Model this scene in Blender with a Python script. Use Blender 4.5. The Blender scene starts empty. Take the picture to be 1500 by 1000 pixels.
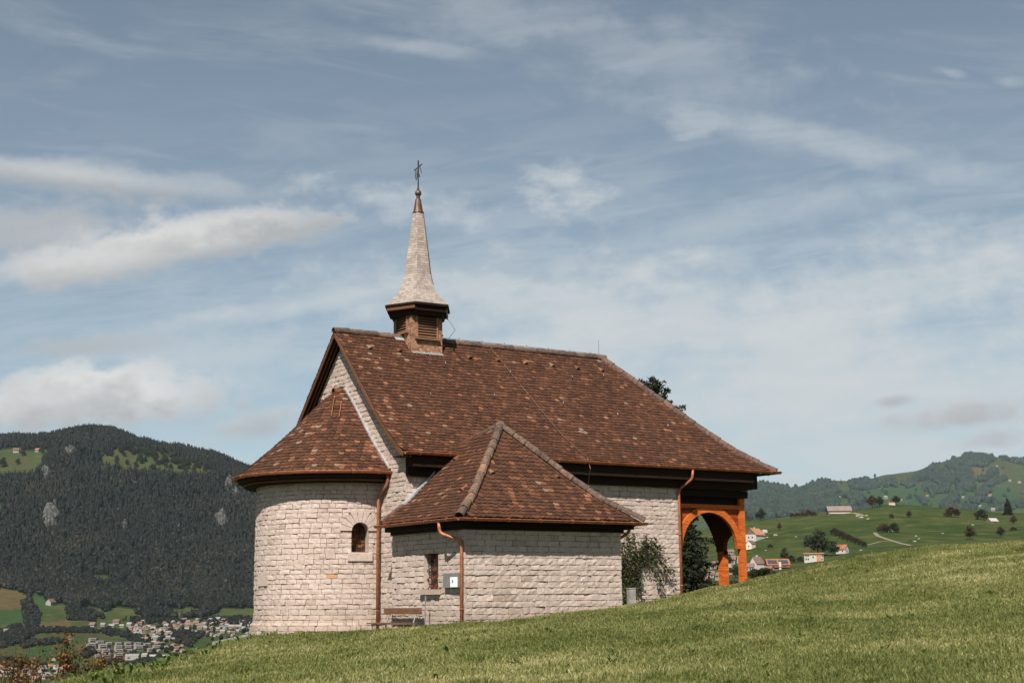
import bpy, math, random
import numpy as np
from mathutils import Vector, Matrix, noise as mnoise

random.seed(7)
RNG = np.random.default_rng(7)
SC = bpy.context.scene
COL = SC.collection

# ------------------------------------------------------------------ camera, sky, sun, exposure
FPX = 2090.0                                    # focal length in pixels of a 1500 px wide frame
TH, HD, RL = math.radians(10.28), math.radians(56.92), math.radians(0.53)
CAM = np.array([-18.917, -38.293, 0.0])
RT = np.array([math.sin(HD), -math.cos(HD), 0.0])
FW = np.array([math.cos(HD), math.sin(HD), 0.0])
ZZ = np.array([0, 0, 1.0])
AX = FW * math.cos(TH) + ZZ * math.sin(TH)
UP = -FW * math.sin(TH) + ZZ * math.cos(TH)
cx_ = RT * math.cos(RL) - UP * math.sin(RL)
cy_ = RT * math.sin(RL) + UP * math.cos(RL)
cd = bpy.data.cameras.new('camera')
cd.sensor_width = 36.0
cd.lens = FPX / 1500 * 36
cd.clip_start = 0.5
cd.clip_end = 30000
cam = bpy.data.objects.new('camera', cd)
COL.objects.link(cam)
m = Matrix.Identity(4)
for i in range(3):
    m[i][0], m[i][1], m[i][2], m[i][3] = cx_[i], cy_[i], -AX[i], CAM[i]
cam.matrix_world = m
SC.camera = cam

SUN_EL = math.radians(46.5)
sun_h = np.array([-0.705, -0.709, 0.0])
SUN_DIR = np.array([sun_h[0] * math.cos(SUN_EL), sun_h[1] * math.cos(SUN_EL), math.sin(SUN_EL)])
sl = bpy.data.lights.new('sun', 'SUN')
sl.energy = 5.0
sl.angle = math.radians(0.5)
sl.color = (1.0, 0.93, 0.84)
so = bpy.data.objects.new('sun', sl)
COL.objects.link(so)
so.rotation_euler = Vector(SUN_DIR).to_track_quat('Z', 'Y').to_euler()

SC.view_settings.view_transform = 'Standard'
SC.view_settings.look = 'None'
SC.view_settings.gamma = 1.0
SC.view_settings.exposure = 0.60
SC.cycles.max_bounces = 6
SC.cycles.transparent_max_bounces = 8
SC.cycles.volume_bounces = 1


class NT:
    """tiny helper round a node tree"""
    def __init__(s, tree):
        s.t = tree
        tree.nodes.clear()

    def n(s, typ, **kw):
        nd = s.t.nodes.new(typ)
        for k, v in kw.items():
            if k.startswith('i_'):
                key = k[2:]
                key = int(key) if key.isdigit() else key.replace('_', ' ')
                s.put(nd.inputs[key], v)
            else:
                setattr(nd, k, v)
        return nd

    def put(s, sock, v):
        if isinstance(v, bpy.types.NodeSocket):
            s.t.links.new(v, sock)
        elif isinstance(v, bpy.types.Node):
            s.t.links.new(v.outputs[0], sock)
        else:
            sock.default_value = v

    def math(s, op, a, b=0.0, c=None, clamp=False):
        nd = s.t.nodes.new('ShaderNodeMath')
        nd.operation = op
        nd.use_clamp = clamp
        s.put(nd.inputs[0], a)
        s.put(nd.inputs[1], b)
        if c is not None:
            s.put(nd.inputs[2], c)
        return nd.outputs[0]

    def mix(s, fac, a, b, mode='MIX'):
        nd = s.t.nodes.new('ShaderNodeMix')
        nd.data_type = 'RGBA'
        nd.blend_type = mode
        s.put(nd.inputs[0], fac)
        s.put(nd.inputs[6], a if not isinstance(a, tuple) else (*a, 1)[:4])
        s.put(nd.inputs[7], b if not isinstance(b, tuple) else (*b, 1)[:4])
        return nd.outputs[2]

    def sstep(s, v, lo, hi):
        nd = s.t.nodes.new('ShaderNodeMapRange')
        nd.interpolation_type = 'SMOOTHSTEP'
        s.put(nd.inputs[0], v)
        nd.inputs[1].default_value = lo
        nd.inputs[2].default_value = hi
        return nd.outputs[0]

    def noise(s, vec, scale, detail=4, rough=0.55, dist=0.0):
        nd = s.t.nodes.new('ShaderNodeTexNoise')
        if vec is not None:
            s.put(nd.inputs['Vector'], vec)
        nd.inputs['Scale'].default_value = scale
        nd.inputs['Detail'].default_value = detail
        nd.inputs['Roughness'].default_value = rough
        nd.inputs['Distortion'].default_value = dist
        return nd.outputs[0]

    def ramp(s, fac, stops, interp='LINEAR'):
        nd = s.t.nodes.new('ShaderNodeValToRGB')
        cr = nd.color_ramp
        cr.interpolation = interp
        while len(cr.elements) > 1:
            cr.elements.remove(cr.elements[-1])
        for i, (p, c) in enumerate(stops):
            e = cr.elements[0] if i == 0 else cr.elements.new(p)
            e.position = p
            e.color = (*c, 1)[:4]
        s.put(nd.inputs[0], fac)
        return nd.outputs[0]


def ray(x, y):
    a, b = (x - 750) / FPX, (500 - y) / FPX
    return AX + a * cx_ + b * cy_


def build_world():
    w = bpy.data.worlds.new('World')
    SC.world = w
    w.use_nodes = True
    N = NT(w.node_tree)
    sky = N.n('ShaderNodeTexSky')
    sky.sky_type = 'NISHITA'
    sky.sun_disc = False
    sky.sun_elevation = SUN_EL
    sky.sun_rotation = math.atan2(sun_h[0], sun_h[1])
    sky.altitude = 700
    sky.air_density = 1.0
    sky.dust_density = 0.5
    sky.ozone_density = 1.0
    hs = N.n('ShaderNodeHueSaturation', i_Color=sky.outputs[0])
    hs.inputs['Saturation'].default_value = SKY_SAT
    hs.inputs['Value'].default_value = SKY_VAL
    base = N.mix(1.0, hs.outputs[0], (0.94, 1.04, 1.05), 'MULTIPLY')
    tc = N.n('ShaderNodeTexCoord').outputs['Generated']

    def dot(v):
        nd = N.n('ShaderNodeVectorMath', operation='DOT_PRODUCT')
        N.put(nd.inputs[0], tc)
        nd.inputs[1].default_value = tuple(v)
        return nd.outputs['Value']
    f = N.math('MAXIMUM', dot(FW), 0.05)
    a = N.math('DIVIDE', dot(RT), f)            # tangent of the azimuth from the view towards the chapel
    e = N.math('DIVIDE', dot(ZZ), f)            # tangent of the height above the horizon
    cmb = N.n('ShaderNodeCombineXYZ')
    N.put(cmb.inputs[0], a)
    N.put(cmb.inputs[1], e)
    P = cmb.outputs[0]

    def ae(x, y):
        d = ray(x, y)
        return d @ RT / (d @ FW), d[2] / (d @ FW)

    def mapped(loc=(0, 0, 0), rot=0, sc=(1, 1, 1)):
        nd = N.n('ShaderNodeMapping', vector_type='TEXTURE')
        N.put(nd.inputs[0], P)
        nd.inputs[1].default_value = loc
        nd.inputs[2].default_value = (0, 0, rot)
        nd.inputs[3].default_value = sc
        return nd.outputs[0]
    # warped coordinate noise shared by the clouds
    wn = N.n('ShaderNodeTexNoise', i_Scale=16.0, i_Detail=9.0, i_Roughness=0.62)
    N.put(wn.inputs['Vector'], mapped((0, 0, 0), 0.0, (1.4, 0.8, 1)))
    warp = N.math('SUBTRACT', wn.outputs[0], 0.5)
    fine = N.math('SUBTRACT', N.noise(mapped((3, 1, 0), 0.0, (1.3, 0.9, 1)), 46.0, 7, 0.6), 0.5)

    def blob(x, y, rx, ry, rot=0, soft=0.55, amp=1.3, dens=1.0):
        """soft elliptical cloud: centre and radii as directions of the sky"""
        ca, ce = ae(x, y)
        v = mapped((ca, ce, 0), math.radians(rot), (rx / FPX, ry / FPX, 1))
        ln = N.n('ShaderNodeVectorMath', operation='LENGTH')
        N.put(ln.inputs[0], v)
        d = N.math('MULTIPLY_ADD', warp, amp * 2.6, ln.outputs['Value'])
        d = N.math('MULTIPLY_ADD', fine, amp * 1.5, d)
        k = N.sstep(d, 1.0 + soft * 0.4, 1.0 - soft)
        return N.math('MULTIPLY', k, dens), v

    # thin high veil, in long streaks
    st = N.noise(mapped((0, 0, 0), math.radians(-9), (1.0, 0.22, 1)), 7.0, 8, 0.6, 0.6)
    st2 = N.noise(mapped((0.7, 0.2, 0), math.radians(8), (1.0, 0.16, 1)), 9.0, 8, 0.62, 0.4)
    low = N.sstep(e, 0.42, 0.10)                # the veil thickens towards the horizon
    right = N.sstep(a, -0.45, 0.15)
    v1 = N.math('MULTIPLY', N.sstep(st, 0.44, 0.80), 0.24)
    v2 = N.math('MULTIPLY', N.sstep(st2, 0.36, 0.66), N.math('MULTIPLY', low, N.math('MULTIPLY_ADD', right, 0.40, 0.28)))
    veil = N.math('MAXIMUM', v1, v2)
    wide = []
    for args in VEILS:
        wide.append(blob(*args)[0])
    brk = N.math('MULTIPLY_ADD', N.sstep(st2, 0.28, 0.66), N.math('MULTIPLY_ADD', low, -0.25, 0.48), N.math('MULTIPLY_ADD', low, 0.27, 0.50))
    for k in wide:
        veil = N.math('MAXIMUM', veil, N.math('MULTIPLY', k, brk))
    veil = N.math('MULTIPLY', veil, N.sstep(dot(FW), 0.05, 0.45))
    col = N.mix(veil, base, VEIL_COL)
    for (args, c0, c1) in CLOUDS:
        k, v = blob(*args)
        sep = N.n('ShaderNodeSeparateXYZ')
        N.put(sep.inputs[0], v)
        # sunlit tops, greyer undersides put into the cloud colours, broken by noise
        t = N.math('MULTIPLY_ADD', warp, 2.6, N.math('MULTIPLY_ADD', sep.outputs[1], 0.55, 0.5), clamp=True)
        t = N.math('MULTIPLY_ADD', fine, 1.5, t, clamp=True)
        cc = N.mix(t, c0, c1)
        col = N.mix(k, col, cc)
    bg = N.n('ShaderNodeBackground')
    N.put(bg.inputs[0], col)
    bg.inputs[1].default_value = SKY_STR
    out = N.n('ShaderNodeOutputWorld')
    N.t.links.new(bg.outputs[0], out.inputs[0])


SKY_STR, SKY_SAT, SKY_VAL = 0.09, 0.62, 0.60
VEIL_COL = (4.75, 4.95, 5.0)
G_, W_ = (3.3, 3.35, 3.4), (5.5, 5.4, 5.3)
VEILS = [
    # x, y, rx, ry, rot, soft, amp, density
    (980, 470, 560, 120, -3, 1.0, 0.85, 0.95),
    (1330, 420, 360, 95, 12, 1.0, 0.85, 0.97),
    (700, 420, 230, 50, 4, 1.0, 1.2, 0.75),
    (480, 440, 380, 24, 9, 1.0, 0.7, 0.75),
    (1230, 215, 380, 34, -13, 1.0, 0.8, 0.55),
    (1050, 330, 380, 40, 12, 1.0, 1.1, 0.40),
    (850, 285, 95, 48, -25, 1.0, 1.4, 0.85),
    (1020, 178, 60, 26, -10, 1.0, 1.3, 0.62),
    (570, 300, 140, 38, -10, 1.0, 1.5, 0.62),
    (360, 520, 430, 60, 3, 1.0, 1.2, 0.55),
    (1200, 560, 620, 130, 0, 1.0, 0.7, 0.97),
    (1300, 660, 420, 60, 0, 1.0, 0.7, 0.85),
    (800, 520, 300, 70, 0, 1.0, 0.8, 0.90),
    (880, 60, 420, 70, -16, 1.0, 1.2, 0.34),
    (620, 70, 170, 14, -8, 1.0, 0.8, 0.40),
    (1395, 108, 34, 10, -12, 1.0, 1.3, 0.45),
    (1480, 118, 34, 12, 4, 1.0, 1.3, 0.45),
]
CLOUDS = [
    ((100, 255, 320, 27, -7, 0.9, 0.8, 0.90), G_, (4.7, 4.8, 4.85)),
    ((60, 345, 230, 46, -2, 0.9, 1.0, 0.75), G_, (4.1, 4.1, 4.15)),
    ((260, 352, 255, 42, 9, 0.55, 0.75, 1.0), G_, W_),
    ((95, 392, 160, 34, 6, 0.85, 0.85, 0.92), (3.9, 3.8, 3.8), W_),
    ((110, 508, 150, 17, 3, 1.0, 0.9, 0.6), (3.2, 3.2, 3.3), (3.7, 3.7, 3.75)),
    ((150, 578, 185, 50, -3, 0.42, 0.75, 1.0), (3.5, 3.5, 3.55), (5.9, 5.8, 5.7)),
    ((0, 600, 120, 36, 0, 0.6, 0.8, 0.97), (3.6, 3.6, 3.6), W_),
    ((365, 623, 78, 19, 10, 0.9, 1.0, 0.75), (3.3, 3.3, 3.4), (4.4, 4.4, 4.4)),
    ((1385, 610, 105, 22, 8, 0.8, 1.0, 0.8), (3.2, 3.2, 3.3), (4.3, 4.2, 4.15)),
    ((1312, 588, 32, 10, 4, 0.8, 0.9, 0.7), (3.0, 3.0, 3.1), (3.4, 3.4, 3.5)),
    ((1440, 645, 60, 14, 6, 0.9, 1.0, 0.6), (3.2, 3.2, 3.3), (3.9, 3.85, 3.85)),
    ((1160, 702, 28, 14, 0, 0.8, 0.9, 0.75), (4.1, 4.0, 3.9), (5.0, 4.85, 4.7)),
]
build_world()


# ------------------------------------------------------------------ object helpers
def put_mesh(name, V, flat, tot, mats, parent=None, rnd=None, midx=None, smooth=False, extra=None):
    V = np.asarray(V, np.float32).reshape(-1, 3)
    flat = np.asarray(flat, np.int32)
    tot = np.asarray(tot, np.int32)
    me = bpy.data.meshes.new(name)
    me.vertices.add(len(V))
    me.vertices.foreach_set('co', V.ravel())
    me.loops.add(len(flat))
    me.loops.foreach_set('vertex_index', flat)
    me.polygons.add(len(tot))
    st = np.zeros(len(tot), np.int32)
    st[1:] = np.cumsum(tot)[:-1]
    me.polygons.foreach_set('loop_start', st)
    me.polygons.foreach_set('loop_total', tot)
    if not isinstance(mats, (list, tuple)):
        mats = [mats]
    for mt in mats:
        me.materials.append(mt)
    if midx is not None:
        me.polygons.foreach_set('material_index', np.asarray(midx, np.int32))
    me.polygons.foreach_set('use_smooth', np.full(len(tot), bool(smooth)))
    me.update(calc_edges=True)
    if rnd is not None:
        at = me.attributes.new('rnd', 'FLOAT', 'POINT')
        at.data.foreach_set('value', np.asarray(rnd, np.float32))
    if extra is not None:
        at = me.attributes.new('zone', 'FLOAT_COLOR', 'POINT')
        at.data.foreach_set('color', np.asarray(extra, np.float32).ravel())
    me.validate()
    o = bpy.data.objects.new(name, me)
    COL.objects.link(o)
    if parent is not None:
        o.parent = parent
    return o


class MB:
    """collects polygons; build() links them as one mesh object"""
    def __init__(s):
        s.V, s.flat, s.tot, s.r, s.mi, s.n = [], [], [], [], [], 0

    def add(s, V, F, rnd=None, mi=0):
        V = np.asarray(V, float).reshape(-1, 3)
        s.V.append(V)
        for f in F:
            s.flat.extend([i + s.n for i in f])
            s.tot.append(len(f))
            s.mi.append(mi)
        s.r.append(np.full(len(V), random.random() if rnd is None else rnd))
        s.n += len(V)

    def raw(s, V, flat, tot, rnd, mi=0):
        V = np.asarray(V, float).reshape(-1, 3)
        s.V.append(V)
        s.flat.extend((np.asarray(flat) + s.n).tolist())
        s.tot.extend(list(tot))
        s.mi.extend([mi] * len(tot))
        s.r.append(np.asarray(rnd, float))
        s.n += len(V)

    def box(s, c, size, ax=None, rnd=None, mi=0, taper=1.0):
        """box at centre c; ax = three axis vectors"""
        ax = np.eye(3) if ax is None else np.asarray(ax, float)
        V = []
        for sz in (-1, 1):
            k = taper if sz > 0 else 1.0
            for sx, sy in ((-1, -1), (1, -1), (1, 1), (-1, 1)):
                V.append(np.asarray(c, float) + ax[0] * sx * size[0] / 2 * k + ax[1] * sy * size[1] / 2 * k + ax[2] * sz * size[2] / 2)
        s.add(V, [(3, 2, 1, 0), (4, 5, 6, 7), (0, 1, 5, 4), (1, 2, 6, 5), (2, 3, 7, 6), (3, 0, 4, 7)], rnd, mi)

    def span(s, lo, hi, rnd=None, mi=0):
        lo, hi = np.asarray(lo, float), np.asarray(hi, float)
        s.box((lo + hi) / 2, np.abs(hi - lo), None, rnd, mi)

    def beam(s, a, b, w, h, upv=(0, 0, 1), rnd=None, mi=0):
        a, b = np.asarray(a, float), np.asarray(b, float)
        d = b - a
        L = np.linalg.norm(d)
        d = d / L
        x = np.cross(d, np.asarray(upv, float))
        if np.linalg.norm(x) < 1e-5:
            x = np.cross(d, (1, 0, 0))
        x /= np.linalg.norm(x)
        z = np.cross(x, d)
        s.box((a + b) / 2, (w, L, h), (x, d, z), rnd, mi)

    def tube(s, pts, r, n=8, rnd=None, cap=True, mi=0, arc=(0, 2 * math.pi)):
        pts = [np.asarray(p, float) for p in pts]
        rr = r if isinstance(r, (list, tuple, np.ndarray)) else [r] * len(pts)
        V, F = [], []
        prev = None
        for i, p in enumerate(pts):
            d = pts[min(i + 1, len(pts) - 1)] - pts[max(i - 1, 0)]
            d = d / (np.linalg.norm(d) + 1e-9)
            if prev is None:
                x = np.cross(d, (0, 0, 1))
                if np.linalg.norm(x) < 1e-3:
                    x = np.cross(d, (1, 0, 0))
            else:
                x = prev - d * (prev @ d)
            x = x / np.linalg.norm(x)
            prev = x
            y = np.cross(d, x)
            for k in range(n):
                t = arc[0] + (arc[1] - arc[0]) * k / n
                V.append(p + rr[i] * (x * math.cos(t) + y * math.sin(t)))
        for i in range(len(pts) - 1):
            for k in range(n):
                a, b = i * n + k, i * n + (k + 1) % n
                F.append((a, b, b + n, a + n))
        if cap:
            F.append(tuple(range(n - 1, -1, -1)))
            F.append(tuple((len(pts) - 1) * n + k for k in range(n)))
        s.add(V, F, rnd, mi)

    def lathe(s, c, prof, n=12, rnd=None, mi=0, rot=0.0):
        V, F = [], []
        for r, z in prof:
            for k in range(n):
                t = rot + 2 * math.pi * k / n
                V.append((c[0] + r * math.cos(t), c[1] + r * math.sin(t), c[2] + z))
        for i in range(len(prof) - 1):
            for k in range(n):
                a, b = i * n + k, i * n + (k + 1) % n
                F.append((a, b, b + n, a + n))
        F.append(tuple((len(prof) - 1) * n + k for k in range(n)))
        F.append(tuple(range(n - 1, -1, -1)))
        s.add(V, F, rnd, mi)

    def build(s, name, mats, parent=None, smooth=False, label=None):
        o = put_mesh(name, np.concatenate(s.V), s.flat, s.tot, mats, parent, np.concatenate(s.r), s.mi, smooth)
        if label:
            o['label'] = label
        return o


def tag(o, label, cat, group=None, kind=None):
    o['label'] = label
    o['category'] = cat
    if group:
        o['group'] = group
    if kind:
        o['kind'] = kind
    return o


def struct(o, label=None):
    o['kind'] = 'structure'
    if label:
        o['label'] = label
    return o


def empty(name, loc, label, cat, group=None, rz=0.0):
    o = bpy.data.objects.new(name, None)
    COL.objects.link(o)
    o.location = loc
    o.rotation_euler = (0, 0, rz)
    o.empty_display_size = 0.3
    return tag(o, label, cat, group)


def part_at(o, parent):
    """parent a mesh that was built in world coordinates to a thing whose Empty is translated/rotated"""
    o.parent = parent
    mw = Matrix.Translation(parent.location) @ parent.rotation_euler.to_matrix().to_4x4()
    o.matrix_parent_inverse = mw.inverted()
    return o


def copy_tree(o, parent=None):
    c = o.copy()
    COL.objects.link(c)
    c.parent = parent
    for ch in list(o.children):
        copy_tree(ch, c)
    return c


# ------------------------------------------------------------------ materials
def mat(name):
    mt = bpy.data.materials.new(name)
    mt.use_nodes = True
    N = NT(mt.node_tree)
    b = N.n('ShaderNodeBsdfPrincipled')
    o = N.n('ShaderNodeOutputMaterial')
    N.t.links.new(b.outputs[0], o.inputs[0])
    return mt, N, b


def rndattr(N):
    return N.n('ShaderNodeAttribute', attribute_name='rnd').outputs['Fac']


def objco(N):
    return N.n('ShaderNodeTexCoord').outputs['Object']


def geoco(N):
    return N.n('ShaderNodeNewGeometry').outputs['Position']


def bump(N, b, h, strength=0.4, dist=0.02):
    bp = N.n('ShaderNodeBump')
    bp.inputs['Strength'].default_value = strength
    bp.inputs['Distance'].default_value = dist
    N.put(bp.inputs['Height'], h)
    N.t.links.new(bp.outputs[0], b.inputs['Normal'])


def varied(name, stops, nscale=6.0, namt=0.35, rough=0.85, bumpv=None, metal=0.0, spec=0.3, stretch=None):
    """colour picked per piece by the rnd attribute, broken up by noise"""
    mt, N, b = mat(name)
    c = N.ramp(rndattr(N), stops)
    co = geoco(N)
    if stretch:
        mp = N.n('ShaderNodeMapping')
        N.put(mp.inputs[0], co)
        mp.inputs[3].default_value = stretch
        co = mp.outputs[0]
    n1 = N.noise(co, nscale, 6, 0.6)
    c2 = N.mix(N.sstep(n1, 0.3, 0.72), (1 - namt,) * 3, (1 + namt * 0.6,) * 3)
    c = N.mix(1.0, c, c2, 'MULTIPLY')
    N.put(b.inputs['Base Color'], c)
    b.inputs['Roughness'].default_value = rough
    b.inputs['Metallic'].default_value = metal
    b.inputs['Specular IOR Level'].default_value = spec
    if bumpv:
        bump(N, b, N.noise(co, bumpv[0], 5, 0.65), bumpv[1], bumpv[2])
    return mt


def stone_mat():
    mt, N, b = mat('stone')
    r = rndattr(N)
    c = N.ramp(r, [(0, (0.43, 0.35, 0.295)), (0.05, (0.53, 0.445, 0.39)), (0.45, (0.56, 0.475, 0.42)),
                   (0.85, (0.585, 0.50, 0.447)), (0.97, (0.63, 0.55, 0.50)), (1.0, (0.50, 0.30, 0.17))])
    co = geoco(N)
    big = N.noise(co, 0.55, 5, 0.6)
    c = N.mix(N.math('MULTIPLY', N.sstep(big, 0.42, 0.75), 0.38), c, (0.47, 0.385, 0.31))
    med = N.noise(co, 9.0, 8, 0.68)
    c = N.mix(1.0, c, N.mix(N.sstep(med, 0.32, 0.7), (0.86, 0.83, 0.81), (1.05, 1.05, 1.05)), 'MULTIPLY')
    spots = N.noise(co, 38.0, 4, 0.6)
    c = N.mix(N.math('MULTIPLY', N.sstep(spots, 0.63, 0.75), 0.5), c, (0.22, 0.17, 0.13))
    # damp and soil at the foot of the walls, run-off streaks lower down
    sx = N.n('ShaderNodeSeparateXYZ')
    N.put(sx.inputs[0], co)
    mp = N.n('ShaderNodeMapping')
    N.put(mp.inputs[0], co)
    mp.inputs[3].default_value = (5.0, 5.0, 0.35)
    stk = N.noise(mp.outputs[0], 1.0, 5, 0.6)
    foot = N.sstep(N.math('MULTIPLY_ADD', N.math('SUBTRACT', stk, 0.5), 1.6, sx.outputs[2]), 0.25, -0.95)
    c = N.mix(N.math('MULTIPLY', foot, 0.42), c, (0.27, 0.21, 0.15))
    c = N.mix(N.math('MULTIPLY', N.sstep(stk, 0.56, 0.78), 0.30), c, (0.33, 0.27, 0.22))
    c = N.mix(1.0, c, (0.82, 0.79, 0.785), 'MULTIPLY')
    N.put(b.inputs['Base Color'], c)
    b.inputs['Roughness'].default_value = 0.92
    b.inputs['Specular IOR Level'].default_value = 0.15
    h = N.math('ADD', N.math('MULTIPLY', N.noise(co, 14, 8, 0.7), 1.0), N.math('MULTIPLY', N.noise(co, 60, 4, 0.6), 0.25))
    bump(N, b, h, 0.6, 0.03)
    return mt


def tile_mat(name, warm=0.0):
    mt, N, b = mat(name)
    r = rndattr(N)
    co = geoco(N)
    patch = N.noise(co, 0.8, 4, 0.6)
    f = N.math('ADD', r, N.math('MULTIPLY', N.math('SUBTRACT', patch, 0.5), 0.45 + warm * 0.3))
    f = N.math('ADD', f, warm * 0.12, clamp=True)
    c = N.ramp(f, [(0, (0.048, 0.022, 0.014)), (0.35, (0.076, 0.034, 0.020)), (0.62, (0.108, 0.047, 0.027)),
                   (0.82, (0.150, 0.064, 0.035)), (0.93, (0.195, 0.083, 0.044)), (0.97, (0.255, 0.112, 0.060)),
                   (0.985, (0.16, 0.11, 0.078)), (1.0, (0.20, 0.145, 0.11))])
    n1 = N.noise(co, 16, 7, 0.7)
    c = N.mix(1.0, c, N.mix(N.sstep(n1, 0.28, 0.72), (0.70, 0.68, 0.66), (1.18, 1.16, 1.12)), 'MULTIPLY')
    li = N.noise(co, 26, 4, 0.6)
    c = N.mix(N.math('MULTIPLY', N.sstep(li, 0.66, 0.76), 0.45), c, (0.27, 0.24, 0.19))
    N.put(b.inputs['Base Color'], c)
    b.inputs['Roughness'].default_value = 0.88
    b.inputs['Specular IOR Level'].default_value = 0.2
    bump(N, b, n1, 0.5, 0.012)
    return mt


def plain(name, col, rough=0.8, metal=0.0, amt=0.3, nscale=5.0, spec=0.3, bumpv=None):
    return varied(name, [(0, tuple(c * 0.85 for c in col)), (1, tuple(c * 1.15 for c in col))], nscale, amt, rough, bumpv, metal, spec)


def wood_mat(name, a, b_, rough=0.6):
    mt, N, b = mat(name)
    co = geoco(N)
    mp = N.n('ShaderNodeMapping')
    N.put(mp.inputs[0], co)
    mp.inputs[3].default_value = (1.2, 1.2, 14)
    g = N.noise(mp.outputs[0], 2.2, 6, 0.65, 0.8)
    c = N.mix(N.sstep(g, 0.3, 0.72), a, b_)
    r = rndattr(N)
    c = N.mix(1.0, c, N.mix(r, (0.72, 0.70, 0.68), (1.2, 1.18, 1.15)), 'MULTIPLY')
    N.put(b.inputs['Base Color'], c)
    b.inputs['Roughness'].default_value = rough
    b.inputs['Specular IOR Level'].default_value = 0.12
    bump(N, b, g, 0.3, 0.01)
    return mt


def leaf_mat(name, stops, trans=0.25):
    mt, N, b = mat(name)
    c = N.ramp(rndattr(N), stops)
    N.put(b.inputs['Base Color'], c)
    b.inputs['Roughness'].default_value = 0.65
    b.inputs['Specular IOR Level'].default_value = 0.25
    if trans:
        tr = N.n('ShaderNodeBsdfTranslucent')
        N.put(tr.inputs[0], N.mix(1.0, c, (1.2, 1.25, 0.7), 'MULTIPLY'))
        mx = N.n('ShaderNodeMixShader')
        mx.inputs[0].default_value = trans
        out = [n for n in N.t.nodes if n.type == 'OUTPUT_MATERIAL'][0]
        N.t.links.new(b.outputs[0], mx.inputs[1])
        N.t.links.new(tr.outputs[0], mx.inputs[2])
        N.t.links.new(mx.outputs[0], out.inputs[0])
    return mt


M = {}
M['stone'] = stone_mat()
M['mortar'] = plain('mortar', (0.25, 0.165, 0.115), 0.95, 0, 0.35, 18, 0.1, (40, 0.5, 0.01))
M['tile'] = tile_mat('roof_tile')
M['tile_warm'] = tile_mat('roof_tile_warm', 1.0)
M['ridge'] = varied('ridge_tile', [(0, (0.085, 0.055, 0.045)), (0.55, (0.13, 0.082, 0.062)), (0.90, (0.16, 0.10, 0.07)),
                                   (0.975, (0.22, 0.12, 0.075)), (1, (0.28, 0.16, 0.10))], 12, 0.5, 0.9, (20, 0.5, 0.01))
M['copper'] = varied('weathered_copper', [(0, (0.30, 0.105, 0.05)), (1, (0.42, 0.155, 0.075))], 9, 0.35, 0.55, None, 0.25, 0.4)
M['copper_dark'] = varied('dark_copper', [(0, (0.12, 0.055, 0.035)), (1, (0.18, 0.08, 0.05))], 9, 0.4, 0.45, None, 0.5, 0.4)
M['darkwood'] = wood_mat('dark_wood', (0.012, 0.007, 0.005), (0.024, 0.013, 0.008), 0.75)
M['rakewood'] = wood_mat('rake_wood', (0.09, 0.040, 0.022), (0.15, 0.07, 0.038), 0.7)
M['louvrewood'] = wood_mat('louvre_wood', (0.17, 0.09, 0.055), (0.30, 0.17, 0.11), 0.7)
M['porchwood'] = wood_mat('porch_wood', (0.27, 0.052, 0.010), (0.60, 0.160, 0.034), 0.6)
M['porchplank'] = wood_mat('porch_plank', (0.15, 0.031, 0.010), (0.29, 0.066, 0.019), 0.6)
M['shadeplank'] = wood_mat('shade_plank', (0.06, 0.018, 0.007), (0.11, 0.034, 0.012), 0.65)  # porch planks with the shade put into a darker wood colour
M['lead'] = plain('lead_sheet', (0.42, 0.44, 0.46), 0.5, 0.4, 0.25, 8)
M['shingle'] = varied('spire_shingle', [(0, (0.25, 0.20, 0.175)), (0.5, (0.31, 0.255, 0.225)), (1, (0.37, 0.31, 0.275))], 3, 0.15, 0.8, (60, 0.3, 0.01))
M['shingle_brown'] = varied('wall_shingle', [(0, (0.20, 0.095, 0.055)), (0.5, (0.30, 0.155, 0.095)), (1, (0.42, 0.24, 0.155))], 9, 0.35, 0.8)
M['iron'] = plain('iron', (0.035, 0.027, 0.025), 0.6, 0.6)
M['bronze'] = plain('bronze', (0.16, 0.10, 0.07), 0.45, 0.6, 0.4, 6)
M['steel'] = plain('steel', (0.28, 0.28, 0.28), 0.45, 0.6)
M['white'] = plain('white_paint', (0.74, 0.74, 0.73), 0.6, 0, 0.08)
M['grey'] = plain('grey_paint', (0.19, 0.19, 0.185), 0.6, 0, 0.15)
M['black'] = plain('unlit_black', (0.012, 0.010, 0.009), 0.9)
M['benchwood'] = wood_mat('bench_wood', (0.10, 0.05, 0.028), (0.22, 0.12, 0.072), 0.75)
M['concrete'] = plain('concrete', (0.27, 0.255, 0.235), 0.95, 0, 0.3, 4, 0.2, (30, 0.4, 0.01))
M['bark'] = plain('bark', (0.055, 0.042, 0.032), 0.95, 0, 0.5, 12, 0.1, (20, 0.7, 0.03))


def glass_mat():
    """leaded stained glass, small panes in red, amber and dark tones"""
    mt, N, b = mat('stained_glass')
    co = geoco(N)
    vo = N.n('ShaderNodeTexVoronoi', feature='F1', distance='CHEBYCHEV')
    N.put(vo.inputs['Vector'], co)
    vo.inputs['Scale'].default_value = 10.0
    vo.inputs['Randomness'].default_value = 0.45
    sp = N.n('ShaderNodeSeparateColor')
    N.put(sp.inputs[0], vo.outputs['Color'])
    c = N.ramp(sp.outputs[0], [(0, (0.10, 0.016, 0.010)), (0.25, (0.17, 0.055, 0.012)), (0.42, (0.03, 0.017, 0.012)), (0.6, (0.13, 0.025, 0.012)),
                               (0.75, (0.05, 0.027, 0.018)), (0.9, (0.22, 0.13, 0.04))], 'CONSTANT')
    N.put(b.inputs['Base Color'], c)
    b.inputs['Roughness'].default_value = 0.25
    return mt


M['glass'] = glass_mat()

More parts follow.
